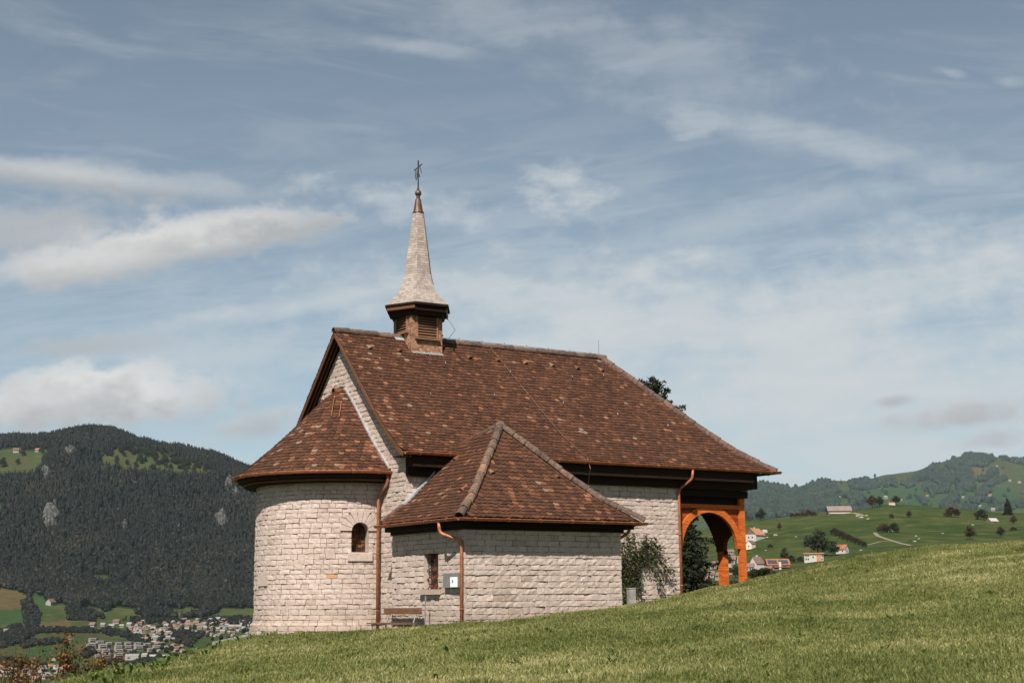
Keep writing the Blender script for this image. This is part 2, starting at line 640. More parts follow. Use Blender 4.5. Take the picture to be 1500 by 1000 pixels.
# ------------------------------------------------------------------ near ground: the slope the chapel stands on
UA, UB, AF, WV = -0.40, 4.42, 7.63, 3.85         # sacristy left/right wall, its front, nave half width
UEND, UPORCH = 9.67, 12.38


def rf_of(P):
    d = np.asarray(P, float) - CAM
    return float(d @ RT), float(d @ FW)


def at(x, y, f):
    """the point seen at pixel (x, y) of the photograph, f metres ahead"""
    d = ray(x, y)
    return CAM + d * (f / (d @ FW))


_ctl = []


def ctl(u, v, z):
    r, f = rf_of((u, v, 0))
    _ctl.append((r, f, z))


def ctp(x, y, f):
    p = at(x, y, f)
    r, ff = rf_of(p)
    _ctl.append((r, ff, p[2]))


for c_ in [(0, 0, -1.6), (-9, 0, -2.1), (10, 2, -1.35), (22, 4, -0.7), (-9, -12, -2.5), (12, -12, -1.9)]:
    _ctl.append(c_)
for q in [(92, 1004, 25), (168, 989, 27.5), (256, 967, 31), (316, 947, 34), (345, 939, 36), (420, 934, 35.3), (500, 930, 34.6), (600, 924, 33.8), (681, 917, 33.8),
          (800, 904.5, 34.2), (907, 893, 35.8), (1001, 875, 42.2), (1097, 853, 43.6), (1140, 845, 44), (1180, 833, 44), (1240, 821, 44.5), (1300, 808.5, 45.5), (1400, 800, 46),
          (1500, 795, 46.5), (1620, 790, 47), (100, 1040, 32), (205, 1010, 37), (290, 965, 41)]:
    ctp(*q)
for q in [(500, 944, 28), (600, 936, 28), (700, 926, 28), (800, 916, 28.5), (907, 905, 29), (1001, 892, 33), (420, 946, 29), (750, 962, 21), (400, 976, 21), (1140, 850, 50), (1240, 826, 50.5), (1340, 810, 51), (1500, 799, 52), (1045, 876, 52)]:
    ctp(*q)
for q in [(-0.9, -6.2, -1.0), (-0.9, -4.6, -1.03), (-1.2, -2.9, -1.05), (-2.7, -0.5, -1.05), (-1.0, 3.4, -1.1), (4, 4.5, -0.5), (12.4, 3.4, -0.15),
          (2.0, -7.7, -0.42), (7, -4.0, -0.25), (12.4, 0, 0.1)]:
    ctl(*q)
_ctl += [(24, 50, 2.3), (28, 30, 1.4), (-5, 50, -1.2)]
_K = np.array(_ctl)


def _tps(d2):
    return 0.5 * d2 * np.log(d2 + 1e-9)


def _tps_fit():
    n = len(_K)
    d2 = ((_K[:, None, :2] - _K[None, :, :2]) ** 2).sum(-1) / 100
    A = np.zeros((n + 3, n + 3))
    A[:n, :n] = _tps(d2) + np.eye(n) * 1e-3
    A[:n, n] = A[n, :n] = 1
    A[:n, n + 1:] = _K[:, :2] / 10
    A[n + 1:, :n] = _K[:, :2].T / 10
    return np.linalg.solve(A, np.concatenate([_K[:, 2], np.zeros(3)]))


_TW = _tps_fit()


def meadow_z(r, f):
    r = np.asarray(r, float)
    f = np.asarray(f, float)
    rc, fc = np.clip(r, -11, 27), np.clip(f, -14, 54)
    q = np.stack([rc, fc], -1)
    z = np.full(r.shape, _TW[-3]) + rc / 10 * _TW[-2] + fc / 10 * _TW[-1]
    for i in range(len(_K)):
        z = z + _TW[i] * _tps(((q - _K[i, :2]) ** 2).sum(-1) / 100)
    # fine unevenness
    z = z + 0.035 * np.sin(r * 1.7 + 1.3 * np.sin(f * 0.6)) * np.sin(f * 1.1 + 0.7 * np.sin(r * 0.9)) + 0.018 * np.sin(r * 4.1 + f * 2.3) * np.sin(f * 3.7 - r * 1.1)
    dl = np.maximum(0, -8.0 - r)
    z = z - (0.10 * dl + 0.045 * np.minimum(dl, 8) ** 2 + 0.45 * np.maximum(0, dl - 8))
    db = np.maximum(0, f - 52)
    z = z - (0.04 * db + 0.012 * np.minimum(db, 15) ** 2 + 0.36 * np.maximum(0, db - 15))
    return z


def meadow_world(u, v):
    r, f = rf_of((u, v, 0))
    return float(meadow_z(np.array([r]), np.array([f]))[0])


def grass_ground_mat():
    mt, N, b = mat('meadow_soil')
    co = geoco(N)
    c = N.mix(N.sstep(N.noise(co, 0.5, 6, 0.6), 0.35, 0.7), (0.10, 0.115, 0.036), (0.17, 0.155, 0.07))
    c = N.mix(N.sstep(N.noise(co, 7, 5, 0.6), 0.4, 0.7), c, (0.075, 0.095, 0.027))
    N.put(b.inputs['Base Color'], c)
    b.inputs['Roughness'].default_value = 1.0
    b.inputs['Specular IOR Level'].default_value = 0.05
    bump(N, b, N.noise(co, 25, 4, 0.7), 0.8, 0.05)
    return mt


def build_meadow():
    rs = np.concatenate([np.arange(-130, -14, 4.0), np.arange(-14, 26, 0.4), np.arange(26, 140, 4.0)])
    fs = np.concatenate([np.arange(-60, -4, 4.0), np.arange(-4, 60, 0.4), np.arange(60, 190, 4.0)])
    Rg, Fg = np.meshgrid(rs, fs)
    Z = meadow_z(Rg, Fg)
    P = CAM[None, None, :] * np.array([1, 1, 0]) + Rg[..., None] * RT + Fg[..., None] * FW
    P[..., 2] = Z
    n, mcol = Rg.shape
    i, j = np.meshgrid(np.arange(n - 1), np.arange(mcol - 1), indexing='ij')
    a = (i * mcol + j).ravel()
    flat = np.stack([a, a + 1, a + mcol + 1, a + mcol], -1).ravel()
    o = put_mesh('meadow', P.reshape(-1, 3), flat, np.full(len(a), 4), grass_ground_mat(), smooth=True)
    struct(o, 'sloping green meadow the chapel stands on')


build_meadow()


def build_grass():
    """short meadow grass: blades as bent triangles, denser near the camera"""
    pts = []
    for (f0, f1, dens, hmul) in ((10, 16, 800, 0.9), (16, 24, 820, 0.9), (24, 33, 640, 0.95), (33, 48, 380, 1.0), (48, 58, 120, 1.1)):
        rl, rr = -0.40 * f1 - 1.5, 0.40 * f1 + 1.5
        rl = max(rl, -13)
        n = int((f1 - f0) * (rr - rl) * dens)
        r = RNG.uniform(rl, rr, n)
        f = RNG.uniform(f0, f1, n)
        k = np.abs(r) < 0.40 * f + 1.5
        pts.append(np.stack([r[k], f[k], np.full(k.sum(), hmul)], -1))
    A = np.concatenate(pts)
    r, f, hm = A.T
    u = CAM[0] + r * RT[0] + f * FW[0]
    v = CAM[1] + r * RT[1] + f * FW[1]
    # keep the chapel's footprint and the slab clear
    ins = ((u > -0.02) & (u < UPORCH) & (np.abs(v) < WV)) | ((u > UA) & (u < UB) & (v > -AF) & (v < 0)) | (((u + 0.1) ** 2 + v ** 2 < 2.5 ** 2))
    k = ~ins
    r, f, hm, u, v = r[k], f[k], hm[k], u[k], v[k]
    z = meadow_z(r, f)
    n = len(r)
    # clumps: height and colour vary over the slope
    cl = np.sin(u * 1.9 + 2 * np.sin(v * 0.7)) * np.sin(v * 2.3 + 1.5 * np.sin(u * 1.1)) * 0.5 + 0.5
    cl2 = np.sin(u * 0.43 + 1.2 * np.sin(v * 0.31)) * np.sin(v * 0.5 + 0.8 * np.sin(u * 0.37)) * 0.5 + 0.5
    cl3 = np.sin(u * 5.3 + 2 * np.sin(v * 3.1)) * np.sin(v * 6.1 + 2 * np.sin(u * 2.7)) * 0.5 + 0.5
    H = (0.022 + 0.036 * RNG.random(n) ** 1.5 + 0.034 * cl * cl3 + 0.016 * cl3 + 0.03 * np.clip(cl2 - 0.6, 0, 1) * cl3) * hm
    tall = RNG.random(n) < 0.012
    H[tall] *= 1.9
    near_edge = np.exp(-((r + 7.6) / 1.1) ** 2) * (f < 30)
    H *= 1 + 0.9 * near_edge * cl
    Wd = (0.005 + 0.0045 * RNG.random(n)) * (0.8 + f / 40)
    ang = RNG.uniform(0, 2 * math.pi, n)
    lean = RNG.uniform(0.1, 0.9, n) * H
    la = RNG.uniform(0, 2 * math.pi, n)
    b = np.stack([u, v, z - 0.005], -1)
    side = np.stack([np.cos(ang), np.sin(ang), 0 * ang], -1) * Wd[:, None]
    ln = np.stack([np.cos(la) * lean, np.sin(la) * lean, 0 * la], -1)
    mid = b + ln * 0.35 + np.stack([0 * H, 0 * H, H * 0.62], -1)
    tip = b + ln + np.stack([0 * H, 0 * H, H], -1)
    V = np.stack([b - side, b + side, mid + side * 0.75, mid - side * 0.75, tip], 1).reshape(-1, 3)
    base = (np.arange(n) * 5)[:, None]
    flat = np.concatenate([base + np.array([[0, 1, 2, 3]]), base + np.array([[3, 2, 4]])], 1).ravel()
    tot = np.tile([4, 3], n)
    dry = np.clip(np.sin(u * 0.9 + 2.2 * np.sin(v * 0.55 + 1)) * np.sin(v * 1.15 + 1.7 * np.sin(u * 0.6)) - 0.25, 0, 1)
    rn = np.clip(0.33 + 0.30 * (RNG.random(n) - 0.5) + 0.30 * (cl2 - 0.5) - 0.34 * (cl * cl3 - 0.3) + 0.34 * dry + 0.26 * (RNG.random(n) < 0.15), 0, 1)
    # rank growth along the foot of the walls
    foot = ((u > UA - 0.45) & (u < UB + 0.3) & (v > -AF - 0.4)) | (((u + 0.1) ** 2 + v ** 2 < 2.95 ** 2)) | ((u > 4) & (u < UPORCH) & (v > -WV - 0.35))
    H *= np.where(foot, 1.0 + 1.6 * RNG.random(n) * (RNG.random(n) < 0.5), 1.0)
    mt = leaf_mat('grass_blade', [(0, (0.078, 0.098, 0.024)), (0.3, (0.138, 0.156, 0.044)), (0.55, (0.228, 0.226, 0.080)), (0.8, (0.37, 0.33, 0.155)), (1.0, (0.48, 0.42, 0.25))], 0.35)
    o = put_mesh('grass', V, flat, tot, mt, None, np.repeat(rn, 5))
    tag(o, 'short green meadow grass with dry straw blades on the slope before the chapel', 'grass', kind='stuff')


build_grass()


def build_weeds():
    """broad-leaved clumps and long stalks standing in the grass, mostly along the left edge"""
    spots = [(RNG.uniform(-8.2, -6.0), RNG.uniform(22, 31.5)) for _ in range(46)] + [(RNG.uniform(-6.4, -5.2), RNG.uniform(33, 35.5)) for _ in range(10)]
    spots += [(RNG.uniform(-0.36, 0.36) * f_, f_) for f_ in RNG.uniform(16, 40, 70)]
    V, rn = [], []
    for (r, f) in spots:
        u, v = CAM[0] + r * RT[0] + f * FW[0], CAM[1] + r * RT[1] + f * FW[1]
        if (u > UA - 0.3 and u < UB + 0.3 and v > -AF - 0.3) or (u > 0 and v > -WV - 0.3) or ((u + 0.1) ** 2 + v ** 2 < 2.75 ** 2):
            continue
        z = float(meadow_z(np.array(r), np.array(f)))
        big = 1.0 if r < -5.4 else 0.55
        for _ in range(RNG.integers(9, 22)):
            a = RNG.uniform(0, 6.28)
            d = np.array([math.cos(a), math.sin(a), 0])
            L = RNG.uniform(0.10, 0.28) * big
            up = RNG.uniform(0.3, 1.3)
            b = np.array([u, v, z]) + np.array([RNG.normal(), RNG.normal(), 0]) * 0.05 * big
            m_ = b + d * L * 0.5 + ZZ * L * 0.55 * up
            t = b + d * L + ZZ * L * 0.62 * up
            s = np.cross(d, ZZ) * L * RNG.uniform(0.07, 0.15)
            V += [b, m_ - s, t, m_ + s]
            rn += [RNG.uniform(0.05, 0.6)] * 4
    n = len(V) // 4
    mt = leaf_mat('weed_leaf', [(0, (0.065, 0.105, 0.026)), (0.6, (0.12, 0.165, 0.045)), (1, (0.20, 0.22, 0.08))], 0.4)
    o = put_mesh('weeds', V, np.arange(4 * n), np.full(n, 4), mt, None, rn)
    tag(o, 'broad-leaved weeds scattered through the grass, thickest at the left edge', 'weeds', kind='stuff')


build_weeds()
# ------------------------------------------------------------------ the chapel
chapel = empty('chapel', (0, 0, 0), 'pale stone chapel with brown tiled roofs, round apse, bell turret and orange timber porch', 'chapel')

# ---- stone walls: every stone its own slightly rough block
def stones(mb, fmap, s0, s1, z0, z1, top=None, holes=(), hmin=0.118, hmax=0.158, lmin=0.15, lmax=0.42, joint=0.011, extra=0.0):
    """fmap(s, z, d) -> world; holes: list of f(z) -> (a, b) or None"""
    z = z0
    while z < z1:
        h = random.uniform(hmin, hmax)
        zt = z + h
        zm = z + h / 2
        iv = [(s0, s1)]
        for hf in holes:
            g = hf(zm)
            if g is None:
                continue
            nv = []
            for a, b in iv:
                if g[1] <= a or g[0] >= b:
                    nv.append((a, b))
                else:
                    if g[0] - a > 0.03:
                        nv.append((a, g[0]))
                    if b - g[1] > 0.03:
                        nv.append((g[1], b))
            iv = nv
        for a, b in iv:
            s = a
            first = True
            while s < b - 0.02:
                L = random.uniform(lmin, lmax)
                if first:
                    L *= random.uniform(0.5, 1)
                    first = False
                if b - (s + L) < 0.11:
                    L = b - s
                e = s + L
                stone(mb, fmap, s + joint / 2, e - joint / 2, z + joint * random.uniform(0.2, 0.6), zt - joint * random.uniform(0.3, 0.7), top, extra)
                s = e
        z = zt


def stone(mb, fmap, a, b, z0, z1, top, extra):
    if top is not None:
        if z0 > max(top(a), top(b)) - 0.02:
            return
    nx = max(2, int((b - a) / 0.09)) + 1
    nz = 3
    dep = 0.016 + 0.022 * random.random() ** 1.5 + extra
    tx, tz = random.uniform(-0.05, 0.05), random.uniform(-0.11, 0.02)
    off = (random.uniform(0, 99), random.uniform(0, 99), 0)
    V, F = [], []
    wob = [random.uniform(-0.010, 0.010) for _ in range(nx * 2)]
    for j in range(nz):
        for i in range(nx):
            fx, fz = i / (nx - 1), j / (nz - 1)
            s = a + (b - a) * fx
            zz = z0 + (z1 - z0) * fz
            if j == 0:
                zz += wob[i]
            if j == nz - 1:
                zz += wob[nx + i] * 0.6
            edge = i in (0, nx - 1) or j in (0, nz - 1)
            nval = mnoise.noise((s * 8 + off[0], zz * 9 + off[1], 0.0))
            d = dep + nval * 0.016 + tx * (fx - 0.5) * (b - a) + tz * (fz - 0.5) * (z1 - z0)
            if edge:
                d -= random.uniform(0.0, 0.009)
            if top is not None:
                zz = min(zz, top(s))
            V.append(fmap(s, zz, d))
    n0 = len(V)
    ring = [i for i in range(nx)] + [j * nx + nx - 1 for j in range(1, nz)] + [(nz - 1) * nx + i for i in range(nx - 2, -1, -1)] + [j * nx for j in range(nz - 2, 0, -1)]
    for k in ring:
        i, j = k % nx, k // nx
        s = a + (b - a) * i / (nx - 1)
        zz = z0 + (z1 - z0) * j / (nz - 1)
        if top is not None:
            zz = min(zz, top(s))
        V.append(fmap(s, zz, -0.03))
    for j in range(nz - 1):
        for i in range(nx - 1):
            q = j * nx + i
            F.append((q, q + 1, q + 1 + nx, q + nx))
    m_ = len(ring)
    for k in range(m_):
        F.append((ring[k], n0 + k, n0 + (k + 1) % m_, ring[(k + 1) % m_]))
    rr = random.random()
    mb.add(V, F, rr * 0.94 if random.random() > 0.0016 else 1.0)


def planar(P0, d, nrm):
    P0, d, nrm = (np.asarray(q, float) for q in (P0, d, nrm))
    return lambda s, z, e: P0 + d * s + np.array([0, 0, z]) + nrm * e


ZB = -1.7
RA, UC = 2.42, -0.10
RE, ZE_A = 3.0, 3.58
WE, ZE, ZR, OG, UH, LE = 4.337, 4.018, 8.03, 0.38, 9.63, 13.26
EO, ZEA = 0.42, 2.032                              # sacristy eave overhang and eave height

# profile of the main roof: run from the eave -> height
MAIN = [(0, ZE), (0.44, 4.31), (1.03, 4.76), (1.74, 5.43), (WE, ZR)]


def main_z(v):
    d = WE - abs(v)
    return float(np.interp(d, [q[0] for q in MAIN], [q[1] for q in MAIN]))


# apse: s runs along the arc from the joint with the gable towards the back
def apse_map(s, z, d):
    d = d + max(0.0, (-0.35 - z)) * 0.10 + (0.07 if z < -0.62 else 0.0)
    if s < 0:
        return np.array([UC - s, -(RA + d), z])
    ph = s / RA
    if ph > math.pi:
        return np.array([UC + (ph - math.pi) * RA, RA + d, z])
    return np.array([UC - (RA + d) * math.sin(ph), -(RA + d) * math.cos(ph), z])


def hit_apse(x, y):
    d = ray(x, y)
    o = CAM - np.array([UC, 0, 0])
    A = d[0] ** 2 + d[1] ** 2
    B = o[0] * d[0] + o[1] * d[1]
    Cc = o[0] ** 2 + o[1] ** 2 - RA ** 2
    t = (-B - math.sqrt(B * B - A * Cc)) / A
    p = CAM + d * t
    ph = math.atan2(-(p[0] - UC), -p[1])
    return ph * RA, p[2]


sw, zw_t = hit_apse(527.5, 764.5)
_, zw_b = hit_apse(527.5, 808)
WHALF = 0.24
zw_s = zw_t - WHALF                                 # spring of the window arch
VOUT = WHALF + 0.30


def apse_hole(z):
    if zw_b - 0.02 < z < zw_s:
        return (sw - WHALF, sw + WHALF)
    if zw_s <= z < zw_s + VOUT:
        h = math.sqrt(max(0, VOUT ** 2 - (z - zw_s) ** 2))
        return (sw - h, sw + h)
    if zw_b - 0.26 < z <= zw_b:
        return (sw - 0.33, sw + 0.33)
    return None


mb = MB()
stones(mb, apse_map, -0.12, math.pi * RA + 0.1, ZB, 3.32, None, [apse_hole])
o_apse = mb.build('apse_wall', M['stone'], chapel)
mb = MB()
ss = np.linspace(-0.12, math.pi * RA + 0.1, 90)
ss = np.sort(np.concatenate([ss, [sw - WHALF, sw + WHALF]]))
zs = [ZB, -1.2, -0.9, -0.625, -0.615, -0.35, zw_b, zw_t, 3.34]
for i in range(len(ss) - 1):
    mid = (ss[i] + ss[i + 1]) / 2
    for j in range(len(zs) - 1):
        if zs[j] == zw_b and abs(mid - sw) < WHALF:
            continue
        mb.add([apse_map(ss[i], zs[j], -0.006), apse_map(ss[i + 1], zs[j], -0.006), apse_map(ss[i + 1], zs[j + 1], -0.006), apse_map(ss[i], zs[j + 1], -0.006)], [(3, 2, 1, 0)])
mb.build('apse_mortar', M['mortar'], o_apse)

# voussoirs, sill, reveal and pane of the apse window
mb = MB()
nv = 9
for k in range(nv):
    t0, t1 = math.pi * k / nv + 0.014, math.pi * (k + 1) / nv - 0.014
    ro = VOUT + random.uniform(-0.02, 0.05)
    dd = random.uniform(0.028, 0.045)
    V, F = [], []
    for d in (dd, -0.03):
        for (rr, t) in ((WHALF, t0), (WHALF, t1), (ro, t1), ((ro + 0.01), (t0 + t1) / 2), (ro, t0)):
            V.append(apse_map(sw + rr * math.cos(t), zw_s + rr * math.sin(t), d))
    F = [(0, 1, 2, 3, 4), (9, 8, 7, 6, 5)] + [(i, i + 5, (i + 1) % 5 + 5, (i + 1) % 5) for i in range(5)]
    mb.add(V, F, random.uniform(0.3, 0.9))
wnd = mb.build('window', M['stone'], chapel, label='narrow round-arched apse window with pale wedge stones')
mb = MB()
V = []
for d in (0.085, -0.05):
    for (q, z) in ((-0.34, zw_b - 0.25), (0.34, zw_b - 0.25), (0.34, zw_b), (-0.34, zw_b)):
        V.append(apse_map(sw + q, z - (0.03 if d > 0 and z >= zw_b else 0), d))
mb.add(V, [(0, 1, 2, 3), (0, 4, 5, 1), (1, 5, 6, 2), (2, 6, 7, 3), (3, 7, 4, 0)], 0.72)
mb.build('sill', M['stone'], wnd)
mb = MB()
ol = [(-WHALF, zw_b), (WHALF, zw_b)] + [(WHALF * math.cos(t), zw_s + WHALF * math.sin(t)) for t in np.linspace(0, math.pi, 11)]
fr = [apse_map(sw + q, z, 0.0) for q, z in ol]
nrm = apse_map(sw, 1, 1.0) - apse_map(sw, 1, 0.0)
bk = [p - nrm * 0.33 for p in fr]
n_ = len(ol)
for i in range(n_):
    mb.add([fr[i], fr[(i + 1) % n_], bk[(i + 1) % n_], bk[i]], [(0, 1, 2, 3)], 0.5)
mb.build('reveal', M['stone'], wnd)
mb = MB()
mb.add([p for p in bk], [tuple(range(n_))], 0.5)
pn = mb.build('pane', M['glass'], wnd)
mb = MB()
for k in range(1, 6):
    z = zw_b + (zw_t - zw_b) * k / 6
    c = apse_map(sw, z, 0) - nrm * 0.32
    tdir = np.cross(nrm, (0, 0, 1))
    mb.box(c, (WHALF * 1.96, 0.012, 0.012), (tdir, nrm, (0, 0, 1)))
for q in (-0.08, 0.08):
    c = apse_map(sw, (zw_b + zw_t) / 2, 0) - nrm * 0.316 + np.cross(nrm, (0, 0, 1)) * q
    mb.box(c, (0.012, 0.012, zw_t - zw_b - 0.06), (tdir, nrm, (0, 0, 1)))
mb.build('lead_bars', M['iron'], wnd)
# a small stone tablet let into the apse at the far left
st_s, st_z = hit_apse(386, 850)
mb = MB()
V = []
for d in (0.075, -0.03):
    for (q, z) in ((-0.26, st_z - 0.15), (0.26, st_z - 0.15), (0.26, st_z + 0.16), (-0.26, st_z + 0.16)):
        V.append(apse_map(st_s + q, z, d))
mb.add(V, [(0, 1, 2, 3), (0, 4, 5, 1), (1, 5, 6, 2), (2, 6, 7, 3), (3, 7, 4, 0)], 0.2)
mb.build('stone_tablet', M['stone'], chapel, label='small grey tablet standing proud of the apse wall')

# gable wall (faces -u)
gm = planar((0, 0, 0), (0, -1, 0), (-1, 0, 0))      # s = -v
mb = MB()
stones(mb, gm, -WV - 0.02, WV + 0.03, ZB, 8.0, lambda s: main_z(s) - 0.16 if abs(s) < WE else 0, [lambda z: (-2.3, 2.3) if z < 3.2 else None])
gw = mb.build('gable_wall', M['stone'], chapel)
mb = MB()
vs = np.linspace(-WV + 0.01, WV - 0.01, 41)
for i in range(40):
    a, b = vs[i], vs[i + 1]
    mb.add([(0.009, a, ZB), (0.009, b, ZB), (0.009, b, main_z(b) - 0.15), (0.009, a, main_z(a) - 0.15)], [(0, 1, 2, 3)])
mb.build('gable_mortar', M['mortar'], gw)
# nave walls
mb = MB()
nm = planar((0, -WV, 0), (1, 0, 0), (0, -1, 0))
stones(mb, nm, -0.02, UEND, ZB, 3.75)
nb = planar((0, WV, 0), (1, 0, 0), (0, 1, 0))
stones(mb, nb, 0, UEND, ZB, 3.75, lmin=0.5, lmax=0.9, hmin=0.25, hmax=0.3)
nw = mb.build('nave_wall', M['stone'], chapel)
mb = MB()
mb.add([(0.002, -WV + 0.008, ZB), (UEND, -WV + 0.008, ZB), (UEND, -WV + 0.008, 3.75), (0.002, -WV + 0.008, 3.75)], [(0, 1, 2, 3)])
mb.build('nave_mortar', M['mortar'], nw)
mb = MB()
mb.add([(0.002, WV - 0.008, ZB), (UEND, WV - 0.008, ZB), (UEND, WV - 0.008, 3.75), (0.002, WV - 0.008, 3.75)], [(3, 2, 1, 0)])
mb.build('nave_mortar', M['mortar'], nw)
em = planar((UEND, 0, 0), (0, 1, 0), (1, 0, 0))
mb = MB()
stones(mb, em, -WV, WV, ZB, 3.4, hmin=0.2, hmax=0.26, lmin=0.35, lmax=0.7)
ew = mb.build('entrance_wall', M['stone'], chapel)
mb = MB()
mb.add([(UEND - 0.003, -WV, ZB), (UEND - 0.003, WV, ZB), (UEND - 0.003, WV, 3.4), (UEND - 0.003, -WV, 3.4)], [(0, 1, 2, 3)])
mb.build('entrance_mortar', M['mortar'], ew)

# sacristy
SWL, SWR = -5.74, -5.36                            # its window in the left wall
SWB, SWT = 0.33, 1.21


def on_u(x, y, u):
    d = ray(x, y)
    return CAM + d * ((u - CAM[0]) / d[0])


def on_v(x, y, v):
    d = ray(x, y)
    return CAM + d * ((v - CAM[1]) / d[1])


SWL, SWB = on_u(643, 862, UA)[1], on_u(643, 862, UA)[2]
SWR, SWT = on_u(622, 809, UA)[1], on_u(622, 809, UA)[2]
lm = planar((UA, 0, 0), (0, -1, 0), (-1, 0, 0))     # s = -v
mb = MB()
shole = lambda z: (-SWR, -SWL) if SWB - 0.02 < z < SWT else ((-SWR - 0.10, -SWL + 0.12) if SWB - 0.16 < z <= SWB else None)
stones(mb, lm, WV, AF + 0.035, ZB, 1.95, None, [shole])
fm = planar((0, -AF, 0), (1, 0, 0), (0, -1, 0))
stones(mb, fm, UA - 0.03, UB + 0.03, ZB, 1.95, lmin=0.18, lmax=0.48, hmin=0.125, hmax=0.168, extra=0.006)
rm = planar((UB, 0, 0), (0, 1, 0), (1, 0, 0))
stones(mb, rm, -AF - 0.03, -WV, ZB, 1.95)
sacw = mb.build('sacristy_wall', M['stone'], chapel)
mb = MB()


def vquad(u, v0, v1, z0, z1):
    mb.add([(u, v0, z0), (u, v1, z0), (u, v1, z1), (u, v0, z1)], [(0, 1, 2, 3)])


um = UA + 0.008
vquad(um, -AF + 0.004, SWL, ZB, 1.97)
vquad(um, SWR, -WV, ZB, 1.97)
vquad(um, SWL, SWR, ZB, SWB)
vquad(um, SWL, SWR, SWT, 1.97)
vquad(UB - 0.008, -AF + 0.004, -WV, ZB, 1.97)
mb.add([(UA + 0.004, -AF + 0.008, ZB), (UB - 0.004, -AF + 0.008, ZB), (UB - 0.004, -AF + 0.008, 1.97), (UA + 0.004, -AF + 0.008, 1.97)], [(0, 1, 2, 3)])
mb.build('sacristy_mortar', M['mortar'], sacw)
# its barred window
mb = MB()
for (a, b, c_, d_) in (((SWL, SWB), (SWL, SWT), 0, 0), ((SWR, SWB), (SWR, SWT), 0, 0), ((SWL, SWT), (SWR, SWT), 0, 0), ((SWL, SWB), (SWR, SWB), 0, 0)):
    mb.add([(UA - 0.02, a[0], a[1]), (UA - 0.02, b[0], b[1]), (UA + 0.20, b[0], b[1]), (UA + 0.20, a[0], a[1])], [(0, 1, 2, 3)], 0.4)
sww = mb.build('window', M['stone'], chapel, label='small square-headed sacristy window behind an iron grille')
mb = MB()
mb.add([(UA + 0.19, SWL, SWB), (UA + 0.19, SWR, SWB), (UA + 0.19, SWR, SWT), (UA + 0.19, SWL, SWT)], [(0, 1, 2, 3)], 0.4)
mb.build('pane', M['glass'], sww)
mb = MB()
mb.box((UA - 0.03, (SWL + SWR) / 2 - 0.02, SWB - 0.075), (0.2, SWR - SWL + 0.22, 0.13), rnd=0.03)
mb.build('sill', M['stone'], sww)
mb = MB()
gx = UA + 0.07
for k in range(3):
    v = SWL + (SWR - SWL) * (k + 0.5) / 3
    pts = [(gx, v + 0.07 * math.sin(t * 2.6 + k), SWB + (SWT - SWB) * t / 8) for t in range(9)]
    mb.tube(pts, 0.011, 5)
for k in range(4):
    z0 = SWB + (SWT - SWB) * k / 4
    mb.tube([(gx - 0.012, SWL + 0.02, z0), (gx - 0.012, SWR - 0.02, z0 + 0.27)], 0.009, 5)
    mb.tube([(gx + 0.012, SWL + 0.02, z0 + 0.24), (gx + 0.012, SWR - 0.02, z0 + 0.02)], 0.009, 5)
mb.build('iron_grille', M['iron'], sww)

# ---- roofs of plain tiles with rounded lower ends
TW, TL, TX, TT = 0.160, 0.30, 0.145, 0.021
_arc = [(-0.5, 0.052), (-0.36, 0.020), (-0.15, 0.003), (0.15, 0.003), (0.36, 0.020), (0.5, 0.052)]


def tile_template():
    V = [(-0.5, TL, 0.0), (0.5, TL, 0.0)] + [(x, y, 0.048 - 0.048 * y / TL) for x, y in reversed(_arc)]
    n = len(V)
    low = [(x, y, z - TT) for x, y, z in V[2:]]
    F = [tuple(reversed(range(n)))]
    for k in range(5):
        F.append((2 + k, 3 + k, n + k + 1, n + k))
    F.append((1, 2, n))
    F.append((n - 1, 0, n + 5))
    return np.array(V + low), F


TV, TF = tile_template()
TFLAT = np.concatenate([np.array(f) for f in TF])
TTOT = np.array([len(f) for f in TF])


def stamp(mb, O, X, Y, Zn, width, rnd):
    n = len(O)
    O, X, Y, Zn = (np.asarray(q, float) for q in (O, X, Y, Zn))
    w = np.asarray(width)[:, None, None]
    P = O[:, None, :] + TV[None, :, 0:1] * w * X[:, None, :] + TV[None, :, 1:2] * Y[:, None, :] + TV[None, :, 2:3] * Zn[:, None, :]
    k = len(TV)
    flat = (TFLAT[None, :] + (np.arange(n) * k)[:, None]).ravel()
    mb.raw(P.reshape(-1, 3), flat, np.tile(TTOT, n), np.repeat(rnd, k))


def profile(pts):
    """arc-length parametrisation of a (run, z) polyline"""
    p = np.array(pts, float)
    d = np.concatenate([[0], np.cumsum(np.hypot(*np.diff(p, axis=0).T))])

    def f(t):
        return float(np.interp(t, d, p[:, 0])), float(np.interp(t, d, p[:, 1]))
    return f, d[-1]


def tile_rnd(bias=0.0):
    q = random.random()
    if q < 0.032 + bias:
        return random.uniform(0.84, 1.0) if random.random() < 0.8 else random.uniform(0.84, 0.95)
    return random.betavariate(2.2, 3.0) * 0.86


